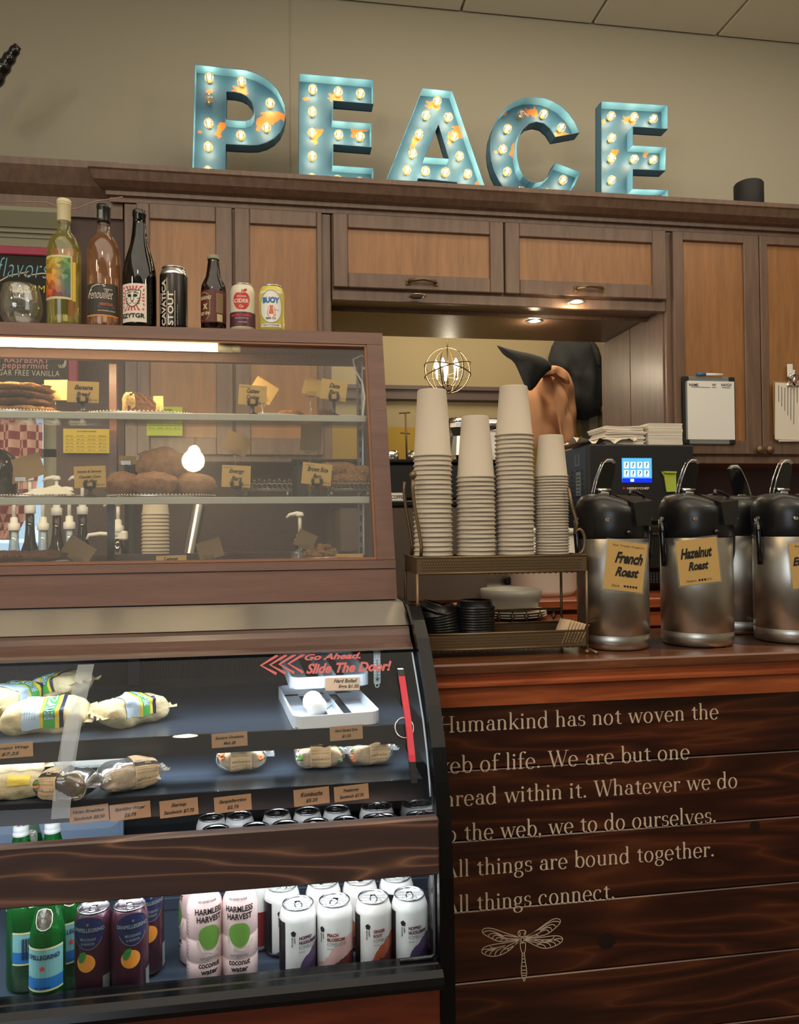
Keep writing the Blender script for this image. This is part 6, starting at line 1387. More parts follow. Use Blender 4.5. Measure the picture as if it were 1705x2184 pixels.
# curved black end panel
outer = [(1.62, 1.192), (1.60, 1.190), (1.555, 1.166), (1.508, 1.135), (1.46, 1.088), (1.402, 1.028), (1.362, .962), (1.338, .907), (1.320, .831), (1.308, .753), (1.303, .62), (1.303, 0)]
inner = [(y+.026, z-.004 if z > .1 else z) for y, z in outer]
build('end_trim', MB().prism(outer+inner[::-1], .268, .293), 'black_trim', dc)
ep = [(y+.026, z-.004) for y, z in outer[1:]]
build('end_panel', MB().prism([(1.99, 1.186)]+ep[:-1]+[(1.329, 0), (1.99, 0)], .272, .290), 'case_black', dc)
build('end_glass', MB().prism([(1.95, 1.13)]+[(gy(z)+.012, z) for z in (1.13, 1.08, 1.04, 1.0, .95, .9, .85, .8, .7, .6)]+[(1.95, .6)], .2655, .2675), 'clear_glass', dc)
build('glass_edge', MB().tube([(.262, gy(z)+.001, z) for z in (1.105, 1.08, 1.04, 1.0, .95, .9, .88)], .0018, 6), 'wrap_blue', dc)
# steel sill and wood header
build('steel_sill', MB().prism([(1.722, 1.190), (1.700, 1.190), (1.690, 1.1895), (1.587, 1.1525), (1.60, 1.150), (1.99, 1.150), (1.99, 1.190)], DX0, .270), 'steel_panel', dc)
hd = [(1.588, 1.151), (1.578, 1.151), (1.572, 1.146), (1.566, 1.136), (1.556, 1.128), (1.548, 1.122), (1.540, 1.120), (1.530, 1.116), (1.526, 1.112), (1.535, 1.110), (1.62, 1.114), (1.62, 1.149)]
build('header', MB().prism(hd, DX0, .264), 'header_wood', dc)
build('rear_wall', MB().box(DX0, .27, 1.96, 1.99, .55, 1.15), 'case_black', dc)
rg = MB()
for i in range(60): rg.box(-.34+i*.0065, -.3375+i*.0065, 1.952, 1.96, .99, 1.085)
build('rear_grille', rg, 'black_matt', dc)
build('rear_frame_strip', MB().box(-.36, -.335, 1.95, 1.96, .98, 1.12).box(.02, .045, 1.95, 1.96, .98, 1.12), 'deck_black', dc)
x_ = at(258, 1790, Y=1.945).x
build('rear_liner', MB().box(DX0, x_, 1.945, 1.955, DK, .86).box(x_, x_+.006, 1.94, 1.955, DK, .86), 'case_liner', dc)
build('deck', MB().box(DX0, .268, 1.335, 1.96, DK-.02, DK), 'deck_black', dc)
for z, yf in ((.977, 1.468), (.901, 1.378)):
    s_ = build('shelf', MB().box(DX0, .255, yf, 1.93, z-.006, z, b=.001), 'deck_black', dc)
    build('shelf_lip', MB().box(DX0, .255, yf-.003, yf, z-.034, z+.002), 'case_black', s_)
    build('lip_highlight', MB().box(DX0, .255, yf-.0035, yf+.001, z+.001, z+.0025), 'clear_glass', s_)
build('curved_glass', MB().add([(x, gy(z), z) for x in (DX0, .262) for z in [1.113-.0207*i for i in range(13)]], [(i, i+1, i+14, i+13) for i in range(12)], 0, True), 'pane_curved', dc)
build('front_band', MB().box(DX0, .266, 1.296, 1.318, .766, .862, b=.003), 'band_wood', dc)
build('lower_glass', MB().box(DX0, .262, 1.3205, 1.3235, .605, .775), 'pane_curved', dc)
fr = MB().tube([(.262, 1.319, .77), (.262, 1.319, .622), (.255, 1.319, .616), (.2, 1.319, .615)], .004, 6); build('gasket', fr, 'black_plastic', dc)
build('lower_rail', MB().box(DX0, .268, 1.305, 1.334, .580, .613, b=.003), 'black_trim', dc)
bp_ = [(1.304, .612), (1.288, .612), (1.276, .605), (1.272, .595), (1.276, .585), (1.288, .579), (1.304, .579)]
build('bumper', MB().prism(bp_, DX0, .268), 'black_trim', dc)
build('kick_panel', MB().box(DX0, .268, 1.306, 1.330, 0, .578, b=.002), 'kick_wood', dc)
# decals, door handle, ring on the glass
a, b = atg(650, 1432), atg(832, 1386)
fg = lambda u, v: (u, gy(v)-.0012, v)
m = MB(); xa, za = atg(650, 1410).x, atg(740, 1408).z; txt(m, 'Go Ahead,', xa, za, atg(770, 1400).x-xa, atg(700, 1393).z-za, fg, bold=.04, shear=.4)
zb_ = atg(740, 1434).z; txt(m, 'Slide The Door!', xa+.002, zb_, atg(834, 1420).x-xa, atg(740, 1412).z-zb_, fg, bold=.04, shear=.4)
for k in range(4):
    q = [atg(593+k*19-38+38, 1397-k*1), atg(557+k*19.5, 1419-k*1.2), atg(590+k*19, 1437-k*1)]
    ribbon(m, [(q[0].x, q[0].z), (q[1].x, q[1].z), (q[2].x, q[2].z)], .0048, fg)
build('slide_door_decal', m, 'decal_red', dc, 'pinkish red lettering and arrows on the glass')
X0, X1 = atg(172, 1400).x, atg(206, 1400).x; m = MB(); n = 14
m.add([(x, gy(1.105-.017*i)-.003, 1.105-.017*i) for x in (X0, X1) for i in range(n)], [(i, i+1, i+n+1, i+n) for i in range(n-1)], 0, True); build('door_overlap_strip', m, 'frosted_strip', dc)
m = MB(); pc_ = [(X0+(X1-X0)*.5+.011*math.sin(t*PI/10)*(1 if t < 10 else 1.1), 1.0-.055*math.cos(t*PI/10)) for t in range(20)]
blob(m, pc_, (X0+(X1-X0)*.5, 1.0), lambda u, v: (u, gy(v)-.004, v), 0, 4); build('oval_sticker', m, 'frosted_strip', dc)
p1, p2 = atg(839, 1425), atg(864, 1665); hx = .232
m = MB(); zs_ = [p1.z-(p1.z-p2.z)*i/16 for i in range(17)]
for i in range(16):
    za_, zb2 = zs_[i], zs_[i+1]; mi = 1 if (i < 1 or i > 12) else 0
    m.add([(hx+s_*.0055, gy(z)-d, z) for z in (za_, zb2) for s_, d in ((-1, .003), (1, .003), (1, .016), (-1, .016))], [(0, 1, 5, 4), (1, 2, 6, 5), (2, 3, 7, 6), (3, 0, 4, 7)]+([(0, 3, 2, 1)] if i == 0 else [])+([(4, 5, 6, 7)] if i == 15 else []), mi)
build('door_handle', m, ['red_plastic', 'black_plastic'], dc, 'red sliding-door handle with black ends')
p = atg(862, 1551); m = MB().tube([(p.x+.017*math.cos(2*PI*k/28), gy(p.z+.013*math.sin(2*PI*k/28))-.004, p.z+.016*math.sin(2*PI*k/28)) for k in range(28)], .0013, 6, closed=True); build('finger_ring', m, 'chrome', dc)
rebase(dc, (-.55, 1.65, 0))
# price tags on the shelf lips
def ptag(px, py, w_, h_, Y, l1, l2, rz, lab, s1=.82, s2=.4, gp='kraft price tags'):
    sc_ = 1700/Y; W_, H_ = w_/sc_, h_/sc_
    L = [(l1, -W_*s1/2, H_*.04, W_*s1, H_*.26, .02, .4), (l2, -W_*s2/2, -H_*.34, W_*s2, H_*.24, .02, .3)]
    return card('price_tag', lab, 'price tag', px, py, Y, W_, H_, rz, L, m_='tag_kraft', border=False, gp=gp)
ptag(22, 1601, 88, 30, 1.463, 'Morning Wrap', '$7.25', .03, 'price tag under the breakfast wraps at the left edge')
ptag(490, 1578, 75, 30, 1.463, 'Sausage Omelette', 'Melt $8', .03, 'Sausage Omelette Melt price tag on the top shelf lip', .8, .34)
ptag(739, 1563, 72, 31, 1.463, 'Hard Boiled Eggs', '$1.50', .03, 'Hard Boiled Eggs price tag on the shelf lip under the tray', .7, .28)
for px, py, w_, h_, a, b, s1, s2, lb in ((190, 1736, 78, 34, 'Vegan Breakfast', 'Sandwich $8.50', .8, .8, 'Vegan Breakfast Sandwich price tag behind the glass strip'), (278, 1730, 82, 34, 'Sparkling Water', '$2.75', .75, .3, 'Sparkling Water price tag on the middle shelf lip'), (382, 1723, 79, 36, 'Startup', 'Sandwich $7.75', .4, .8, 'Startup Sandwich price tag on the middle shelf lip'),
                                      (497, 1714, 78, 34, 'Sanpellegrino', '$2.75', .74, .32, 'Sanpellegrino price tag on the middle shelf lip'), (665, 1699, 77, 36, 'Kombucha', '$5.25', .62, .34, 'Kombucha price tag, crooked, on the middle shelf lip'), (750, 1691, 76, 33, 'Treehugger', 'Sandwich $7.75', .46, .7, 'Treehugger Sandwich price tag, rightmost on the middle shelf lip')):
    ptag(px, py, w_, h_, 1.373, a, b, .055, lb, s1, s2)
# ---------------------------------------------------------------- packets
def pillow(L, W, H, seed=0, amp=.06, ends=(.30, .30), pw=.55, N=26, M=22):
    def f(u, a, off=0):
        e = 1-abs(u)**3.2; k = ends[0] if u < 0 else ends[1]
        hz = .28+.72*max(e, 0)**.5; cw = (1-k*abs(u)**4)
        c, s_ = math.cos(a), math.sin(a); q = lambda v: math.copysign(abs(v)**pw, v)
        nn = 1+amp*noise.noise((u*2.4+seed, c*1.7, s_*1.7))*2+amp*.5*noise.noise((u*9+seed, c*4, s_*4))
        return ((L/2)*u*(1+.02*noise.noise((a, seed, 0))), (W/2+off)*q(c)*cw*nn, H/2+(H/2*hz*nn+off)*q(s_)*(1 if s_ > 0 else .96))
    mb = MB(); vs = [f(-1+2*i/N, 2*PI*j/M) for i in range(N+1) for j in range(M)]
    fs = [(i*M+j, (i+1)*M+j, (i+1)*M+(j+1) % M, i*M+(j+1) % M) for i in range(N) for j in range(M)]+[tuple(range(M)), tuple(N*M+j for j in range(M))[::-1]]
    mb.add(vs, fs, 0, True); return f, mb
def pband(f, u0, u1, a0, a1, mi, mb, off=.0012, n=8, k=14):
    vs = [f(u0+(u1-u0)*i/n, a0+(a1-a0)*j/k, off) for i in range(n+1) for j in range(k+1)]
    mb.add(vs, [(i*(k+1)+j, (i+1)*(k+1)+j, (i+1)*(k+1)+j+1, i*(k+1)+j+1) for i in range(n) for j in range(k)], mi, True)
def crimp(mb, x, W, sg, H, mi=0):
    vs = []; n = 12
    for i in range(n+1):
        y = -W/2+W*i/n; vs += [(x, y, H*.5), (x+sg*(.017+.003*(i % 2)), y*1.08, H*.5+.004*math.sin(i*1.7))]
    mb.add(vs, [(2*i, 2*i+1, 2*i+3, 2*i+2) for i in range(n)], mi)
ZA, ZM = .9775, .9015
def place(t, px, py, Z, rz=0, rx=0, ry=0, dz=0, dy=0):
    p = at(px, py, Z=Z); t.location = (p.x, p.y+dy, Z+dz); t.rotation_euler = (rx, ry, rz); return t
def wrap(px, py, rz, lab, L=.150, W=.078, H=.054, dz=0, rx=0, ry=0, seed=0, dy=.0, u=( -.45, .5)):
    t = thing('breakfast_wrap', lab, 'packaged wrap', 'paper bagged breakfast wraps'); f, mb = pillow(L, W, H, seed, .10, (.15, .15)); crimp(mb, -L/2+.004, W*.92, -1, H); crimp(mb, L/2-.004, W*.92, 1, H)
    build('paper_bag', mb, 'paper_wrap', t)
    m = MB(); u0, u1 = u; A0, A1 = PI*1.02, PI*.30
    d = (u1-u0)
    for i, (x0, x1, mi) in enumerate(((0, .42, 0), (.42, .50, 1), (.50, .80, 2), (.80, .90, 1), (.90, 1, 3))): pband(f, u0+d*x0, u0+d*x1, A0, A1, mi, m, .0015, 3)
    build('printed_label', m, ['wrap_blue', 'wrap_yellow', 'wrap_green', 'navy_print'], t)
    m = MB(); fn = lambda a, b: f(u0+d*(.52+.26*b), A0+(A1-A0)*(.12+.76*a), .0026)
    txt(m, 'TERIYAKI WRAP' if 0 else 'BREAKFAST', 0, .05, 1, .9, fn, bold=.02); build('lettering', m, 'wrap_blue', t)
    m = MB(); 
    for k in range(5): txt(m, 'wheat tortilla eggs cheese peppers', .05, .05+.17*k, .9, .09, lambda a, b: f(u0+d*(.04+.34*b), A0+(A1-A0)*(.1+.8*a), .0026), bold=.0, res=1)
    build('lettering', m, 'navy_print', t)
    return place(t, px, py, ZA, rz, rx, ry, dz, dy)
wrap(272, 1556, .62, 'breakfast wrap in a paper bag lying alone right of the wrap pile', seed=1, dy=.045, L=.125)
wrap(92, 1560, .10, 'breakfast wrap lying flat at the front of the pile', L=.15, seed=2, rx=.25, dy=.02)
wrap(110, 1535, -.55, 'breakfast wrap leaning on top of the pile, label tilted', dz=.026, seed=3, dy=.05, ry=-.25)
wrap(32, 1545, .95, 'breakfast wrap behind the front one at the left of the pile', seed=4, dy=.06, dz=.005)
wrap(-6, 1565, 1.2, 'breakfast wrap cut by the left edge of the picture', seed=5, dy=.09, dz=.02)
def sandwich(px, py, rz, lab, seed=0, L=.092, W=.06, H=.050, dy=.03, sleeve=(-.42, .42), dark=False):
    t = thing('wrapped_sandwich', lab, 'packaged sandwich', 'wrapped sandwiches on the middle shelf')
    f, mb = pillow(L*.86, W*.86, H*.80, seed, .08, (.12, .12), .6); build('bread', mb, 'bread', t)
    for k in range(3):
        m = MB(); pband(f, -.98, .98, PI*1.02+k*.0, PI*.88-.0, 0, m, .0012+.0006*k, 16, 3)
    fl = MB()
    for k in range(16):
        sg = 1 if k % 2 else -1; z = H*(.28+.40*random.random()); y = -W*.42+W*.8*random.random()
        q = lump(.006, .007, .004, .5, 3, 7, 5, seed+k, c=(sg*L*.40, y, z)); fl.add(q.v, q.f, k % 3)
    build('filling', fl, ['carrot', 'lettuce', 'white_paper'], t)
    f2, mb = pillow(L, W, H, seed+3, .08, (.15, .15), .6); crimp(mb, L/2-.004, W*.6, 1, H); build('plastic_wrap', mb, 'dark_wrap' if dark else 'clear_wrap', t)
    m = MB(); pband(f2, sleeve[0], sleeve[1], PI*1.25, -PI*.2, 0, m, .0016, 8, 20); build('kraft_sleeve', m, 'pouch_kraft', t)
    m = MB(); u0, u1 = sleeve; A = lambda b: PI*1.18-(PI*.60)*b
    fn = lambda a, b: f2(u0+(u1-u0)*a, A(b), .003)
    vs = [(a/6, b) for b in (.66, .84) for a in range(7)]; m.flat(vs, [(i, i+1, i+8, i+7) for i in range(6)], fn, 0)
    fn3 = lambda a, b: f2(u0+(u1-u0)*a, A(b), .0038); txt(m, "Deli's", .42, .70, .26, .10, fn3, 1, bold=.02, shear=.3)
    for k in range(5): txt(m, 'ingredients flour water salt yeast', .06, .52-.085*k, .86, .042, fn, 0, bold=.0, res=1)
    txt(m, 'FRESH LOCAL', .08, .90, .6, .05, fn, 0, res=1)
    build('printing', m, ['ink', 'pouch_kraft'], t); return place(t, px, py, ZM, rz, dy=dy)
mat('dw', (90, 90, 92), .2); glass('dark_wrap', (.5, .5, .5), .2, .15, .25, (120, 120, 120))
sandwich(514, 1650, .03, 'wrapped sandwich standing alone at the middle of the shelf', 1)
sandwich(683, 1644, .04, 'wrapped sandwich under the Hard Boiled Eggs tag', 2)
sandwich(790, 1637, .14, 'wrapped sandwich nearest the red handle', 3, L=.085, sleeve=(-.1, .75))
sandwich(912, 1632, .10, 'wrapped sandwich behind the end glass right of the handle', 4, L=.075, sleeve=(-.6, .6)) if 0 else None
sandwich(268, 1694, .45, 'pale wrapped sandwich in a kraft sleeve near the glass strip', 5, L=.105, sleeve=(.05, .85))
sandwich(132, 1716, -.25, 'sandwich in darker plastic with a kraft sleeve behind the glass strip', 6, L=.092, sleeve=(-.75, -.05), dark=True)
t = thing('wrapped_baguette', 'long white wrapped roll lying behind the two sandwiches', 'packaged sandwich'); f, mb = pillow(.145, .045, .042, 9, .06, (.1, .3)); build('plastic_wrap', mb, 'clear_wrap', t); f, mb = pillow(.135, .038, .036, 9, .06, (.1, .3)); build('bread_roll', mb, 'white_paper', t)
m = MB(); fn = lambda a, b: f(-.6+1.1*a, PI*1.1-(PI*.7)*b, .0045)
for k in range(7): txt(m, 'nutrition facts total fat sodium sugars', 0, .05+.13*k, 1, .06, fn, bold=0, res=1)
build('printing', m, 'navy_print', t); place(t, 176, 1660, ZM, .06, dy=.06)
for k, (px, py, rz, lb) in enumerate(((22, 1712, .12, 'orange printed pastry packet at the front left of the middle shelf'), (0, 1690, .2, 'plain kraft packet behind the orange printed one'))):
    t = thing('snack_packet', lb, 'packet'); f, mb = pillow(.10, .05, .038, 30+k, .10, (.15, .1)); crimp(mb, .047, .035, 1, .038); build('paper_bag', mb, 'pouch_kraft' if k else 'paper_wrap', t)
    if not k: m = MB(); pband(f, -.2, .5, PI*.95, PI*.55, 0, m); build('printed_label', m, 'wrap_yellow', t)
    place(t, px, py, ZM, rz, dy=.05*k+.03)
# egg trays
def egg_tray(p, L, lab, rz):
    t = thing('egg_tray', lab, 'tray', 'white plastic egg trays'); W_ = .168; r_ = .022
    def rr(w, l, rad, n=5):
        o = []
        for cx_, cy_, a0 in ((w/2-rad, l-rad, 0), (-w/2+rad, l-rad, 90), (-w/2+rad, rad, 180), (w/2-rad, rad, 270)): o += arc(cx_, cy_, rad, rad, a0, a0+90, n)
        return o
    o, i_ = rr(W_, L, r_), [(x, y+.004) for x, y in rr(W_-.008, L-.008, r_-.004)]
    build('wall', MB().prism(o, .0, .024, 'z', holes=[i_]), 'tray_white', t)
    m = MB()
    for a, b in ((-.080, -.040), (-.012, .018), (.045, .080)): m.box(a, b, .004, L-.004, .001, .003)
    m.box(-.080, .080, .004, .02, .001, .003).box(-.08, .08, L-.02, L-.004, .001, .003); build('slatted_base', m, 'tray_white', t)
    m = MB().box(-.012, -.010, .006, L-.006, .003, .016).box(.016, .018, .006, L-.006, .003, .016); build('divider', m, 'tray_white', t)
    t.location = p; t.rotation_euler = (0, 0, rz); return t
p = at(722, 1553, Z=.978); et = egg_tray((p.x, 1.474, .978), .30, 'lower white plastic tray holding two eggs on the top shelf', .10)
e2 = egg_tray((.105, 1.625, 1.0215), .30, 'upper white plastic tray stacked askew on the egg tray', .08); e2.rotation_euler = (.06, 0, .08)
p = at(731, 1459, Y=1.62); card('price_tag', 'Hard Boiled Eggs price tag on the front of the upper tray', 'price tag', 731, 1459, 1.6195, .072, .026, -.02, [('Hard Boiled', -.018, .003, .048, .008, .02, .3), ('Eggs $1.50', -.008, -.010, .042, .009, .02, .2)], m_='tag_kraft', border=False, gp='kraft price tags')
for k, (px, py, lb) in enumerate(((675, 1507, 'front white egg in the lower tray'), (667, 1487, 'rear white egg in the lower tray, partly hidden'))):
    Y = 1.545+.05*k; q = at(px, py, Y=Y); m = MB(); pr_ = [(0, -.026)]+[(.0205*math.sin(PI*i/14)*(1-.10*math.cos(PI*i/14)), -.026*math.cos(PI*i/14)) for i in range(1, 14)]+[(0, .026)]
    m.lathe(pr_, n=28); o = tag(build('egg', m, 'egg_white'), lb, 'egg', 'eggs in the tray'); o.location = (q.x, Y, .978+.0235); o.rotation_euler = (1.25, .1, .1)
# napkin paper in the tray
m = MB(); n = 8; m.add([(.052+.02*i/8+.01*k, 1.53+.03*k, .9825+.006*abs(noise.noise((i*.5, k*.7, 2)))*2) for i in range(9) for k in range(6)], [(i*6+k, (i+1)*6+k, (i+1)*6+k+1, i*6+k+1) for i in range(8) for k in range(5)], 0, True)
tag(build('tissue', m, 'tray_white'), 'thin white tissue lying beside the egg in the lower tray', 'tissue')
# thermometers on the rear of the end panel
for k, px in enumerate((805,)):
    t = thing('thermometer', 'clear strip thermometer hanging beside the egg trays', 'thermometer'); p0 = at(px, 1385, Y=1.60); p1_ = at(px, 1458, Y=1.60)
    z1_ = p0.z+.02; build('strip', MB().box(p1_.x-.007, p1_.x+.007, 1.60, 1.602, p1_.z+.0, z1_), 'label_grey', t)
    m = MB()
    for i in range(14): m.box(p1_.x-.0055, p1_.x-.002, 1.5994, 1.5999, p1_.z+.012+i*.006, p1_.z+.0127+i*.006).box(p1_.x+.002, p1_.x+.0055, 1.5994, 1.5999, p1_.z+.012+i*.006, p1_.z+.0127+i*.006)
    m.box(p1_.x-.0006, p1_.x+.0006, 1.599, 1.5999, p1_.z+.012, p1_.z+.05).tube([(p1_.x, 1.5995, p1_.z+.01), (p1_.x, 1.598, p1_.z+.01)], .003, 10); build('scale', m, 'ink', t)
    build('hanging_ring', MB().tube([(p1_.x+.004*math.cos(a*PI/6), 1.601, p1_.z-.004+.004*math.sin(a*PI/6)) for a in range(12)], .0014, 6, closed=True), 'label_grey', t); rebase(t, (p1_.x, 1.601, p1_.z-.008))
# ---------------------------------------------------------------- drinks on the deck
def komb(kind, lab):
    mt, l1, l2 = {'h': ('komb_purple', 'HOPPED', 'HUCKLEBERRY'), 'p': ('komb_peach', 'PEACH', 'BLOSSOM'), 'g': ('komb_ginger', 'GINGER', 'ROOT')}[kind]
    t = can('kombucha_can', lab, mt, .033, .122, 'can', 'kombucha cans'); w1_, w2_ = {'h': (.024, .040), 'p': (.020, .032), 'g': (.022, .016)}[kind]; th0 = .0
    can_text(t, .033, [(l1, -.004, .072, w1_, .0058, .05), (l2, -.004, .064, w2_, .0058, .05)], {'h': 'print_purple', 'p': 'print_maroon', 'g': 'print_maroon'}[kind], th0)
    can_text(t, .033, [('KOMBUCHA', -.004, .056, .036, .0058, .0)], 'label_grey', th0)
    m = MB(); fn = wrapfn(.0337, th0); pg = [(-.014+.0052*math.sin(2*PI*i/5), .083+.0055*math.cos(2*PI*i/5)) for i in range(5)]; m.flat(pg, [(0, 1, 2, 3, 4)], fn)
    fr_ = lambda u, v: fn(-.014+v, .076-u); txt(m, 'HAPPY', 0, .0008, .010, .0028, fr_, bold=.03); txt(m, 'MOUNTAIN', 0, -.0036, .016, .0028, fr_, bold=.03); txt(m, '12 FL OZ', -.004, .050, .010, .002, fn, bold=.02)
    build('logo', m, 'ink', t)
    m = MB(); patch(m, .0333, th0, -.062, -.030, .010, .100, 0, 8); build('dark_side_panel', m, 'black_plastic', t)
    return t
def put(t, px, Y, py=1980, rz=0, z=DK): p = at(px, py, Y=Y); t.location = (p.x, Y, z+.0003); t.rotation_euler = (0, 0, rz); return t
kh = komb('h', 'Hopped Huckleberry can at the left of the front kombucha row'); kp = komb('p', 'Peach Blossom kombucha can in the front row'); kg = komb('g', 'Ginger Root kombucha can in the front row')
kc_ = [kh, kp, kg]
build('deck_riser', MB().box(-.25, .268, 1.665, 1.93, DK+.0002, DK+.0262, b=.002), 'deck_black', dc).data.transform(Matrix.Translation(-dc.location))
put(kh, 636, 1.400, rz=.15); put(kp, 714, 1.400, rz=-.35); put(kg, 797, 1.400, 1980, .0); d = dup(kh, (0, 0, 0), 0, 'Hopped Huckleberry can at the right end of the front row'); put(d, 874, 1.400, 1970, -.1)
d = dup(kh, (0, 0, 0), 0, 'purple-footed kombucha can peeking out behind the front left one'); put(d, 602, 1.475, 1950, .3)
for px, k, lb in ((690, 1, 'kombucha can behind the peach one in the second row'), (768, 2, 'kombucha can behind the ginger one in the second row'), (846, 0, 'rightmost kombucha can of the second row')): d = dup(kc_[k], (0, 0, 0), 0, lb); put(d, px, 1.475, 1920, 1.2+k)
rows = [(869, 1734), (801, 1738), (738, 1743), (674, 1752), (609, 1757), (545, 1755), (460, 1770), (797, 1718), (858, 1714), (719, 1724), (656, 1730), (591, 1735), (511, 1738), (451, 1749)]
for i, (px, py) in enumerate(rows):
    Y = (1.70 if i < 7 else 1.775); x = at(px, py, Y=Y).x; x = min(x, .228)
    if i in (8,): x = .226
    lbl = ('nearer' if i < 7 else 'farther')+' row of can lids above the band, '+(['rightmost', 'second from right', 'third from right', 'fourth from right', 'fifth from right', 'sixth from right', 'leftmost'] if i < 7 else ['second from right', 'rightmost', 'third from right', 'fourth from right', 'fifth from right', 'sixth from right', 'leftmost'])[i % 7]+' can'
    d = dup(kc_[i % 3], (x, Y, DK+.0266), 1.5+i, lbl, 'cans seen from above over the wood band')
# coconut water
def coco():
    t = thing('coconut_water', 'x', 'bottle', 'coconut water bottles')
    R_ = .031; build('bottle_body', MB().lathe([(R_*.85, 0), (R_, .006), (R_, .044), (R_*.97, .046), (R_, .048), (R_, .083), (R_*.97, .085), (R_, .087), (R_, .128), (R_*.92, .142), (R_*.62, .160), (R_*.5, .166), (.0155, .170), (.0155, .172)], n=36), 'pink_bottle', t)
    build('cap', MB().lathe([(.017, .170), (.017, .186), (.015, .188), (0, .188)], n=24), 'white_plastic', t)
    m = MB(); fn = wrapfn(R_+.0006); txt(m, 'HARMLESS', -.025, .128, .050, .0105, fn, bold=.03); txt(m, 'HARVEST', -.022, .115, .045, .0105, fn, bold=.03); txt(m, 'coconut', -.019, .038, .038, .009, fn, bold=.03); txt(m, 'water', -.015, .027, .030, .008, fn, bold=.03); txt(m, 'NO ADDED SUGAR', -.018, .147, .032, .004, wrapfn(R_*.93), bold=.03)
    for k in range(18): txt(m, 'ingredients organic', -.060, .012+.0065*k, .020, .003, fn, bold=.02, res=1)
    build('lettering', m, 'ink', t); m = MB(); txt(m, 'organic', -.016, .050, .032, .008, fn, bold=.0); build('lettering', m, 'label_grey', t)
    m = MB(); fn2 = wrapfn(R_+.0010); s_ = [(x, z+.012) for x, z in smooth([(-.014, .094), (-.004, .098), (.010, .097), (.018, .088), (.020, .074), (.013, .060), (.002, .056), (-.010, .060), (-.018, .072), (-.019, .085)], 2)]
    blob(m, s_, (0, .088), fn2, 0, 4); build('green_coconut', m, 'coconut_green', t)
    m = MB(); ribbon(m, [(-.022, .086), (-.020, .076), (-.010, .066), (.004, .063), (.018, .068), (.025, .080)], .003, fn2); build('husk', m, 'plate_white', t); return t
c0 = coco(); c0['label'] = 'front left coconut water bottle, lettering turned right'; put(c0, 437, 1.40, 1990, .35)
for px, Y, rz, lb in ((512, 1.40, .02, 'front right coconut water bottle facing forward'), (420, 1.475, -1.5, 'coconut water bottle half hidden at the left behind the front one')): d = dup(c0, (0, 0, 0), 0, lb); put(d, px, Y, 1980, rz)
# tall pink can behind
t = can('juice_can', 'white and red can standing behind the coconut bottles', 'white_plastic', .029, .150); m = MB(); patch(m, .0295, 0, -.09, .09, .012, .075, n=30); build('red_band', m, 'print_maroon', t); put(t, 551, 1.50, 1950)
# fruit soda cans
def soda():
    R = .0305; t = can('fruit_soda_can', 'x', 'plum_can', R, .156, 'can', 'plum coloured fruit soda cans'); D = .034
    m = MB(); fn = wrapfn(R+.0005); s_ = [(x*1.06, z+D) for x, z in smooth([(-.022, .112), (0, .120), (.022, .112), (.026, .090), (.018, .072), (0, .064), (-.018, .072), (-.026, .090)], 2)]; blob(m, s_, (0, .092+D), fn, 0, 4); build('navy_badge', m, 'navy_print', t)
    m = MB(); fn = wrapfn(R+.0009); blob(m, arc(-.004, .044+D, .016, .015, 0, 340, 16), (-.004, .044+D), fn, 0, 3); build('orange_picture', m, 'orange_fruit', t)
    m = MB(); fn = wrapfn(R+.0013); blob(m, [(x, z+D+.002) for x, z in smooth([(-.018, .046), (-.014, .058), (-.002, .062), (-.004, .048), (-.012, .040)], 2)], (-.010, .053+D), fn, 0, 2); build('leaf_picture', m, 'leaf_green', t)
    m = MB(); fn = wrapfn(R+.0012); txt(m, 'SANPELLEGRINO', -.027, .094+D, .054, .0065, fn, bold=.03); txt(m, 'MELOGRANO', -.013, .080+D, .026, .0045, fn, bold=.02); txt(m, '& ARANCIA', -.011, .073+D, .022, .0045, fn, bold=.02); txt(m, '*', -.002, .104+D, .004, .005, fn)
    ribbon(m, arc(0, .092+D, .024, .026, 200, 340, 14), .0009, fn); ribbon(m, [(-.026, .030), (.026, .030)], .001, fn); patch(m, R+.0008, .95, -.006, .008, .012, .052, 0, 4); build('lettering', m, 'label_grey', t); return t
s0 = soda(); s0['label'] = 'left plum fruit soda can, its badge facing forward'; put(s0, 200, 1.375, 2000, -.08)
for px, Y, rz, lb in ((277, 1.375, .35, 'right plum fruit soda can turned a little'), (313, 1.45, .4, 'fruit soda can with blue badge half hidden behind the right one')): d = dup(s0, (0, 0, 0), 0, lb); put(d, px, Y, 1990, rz)
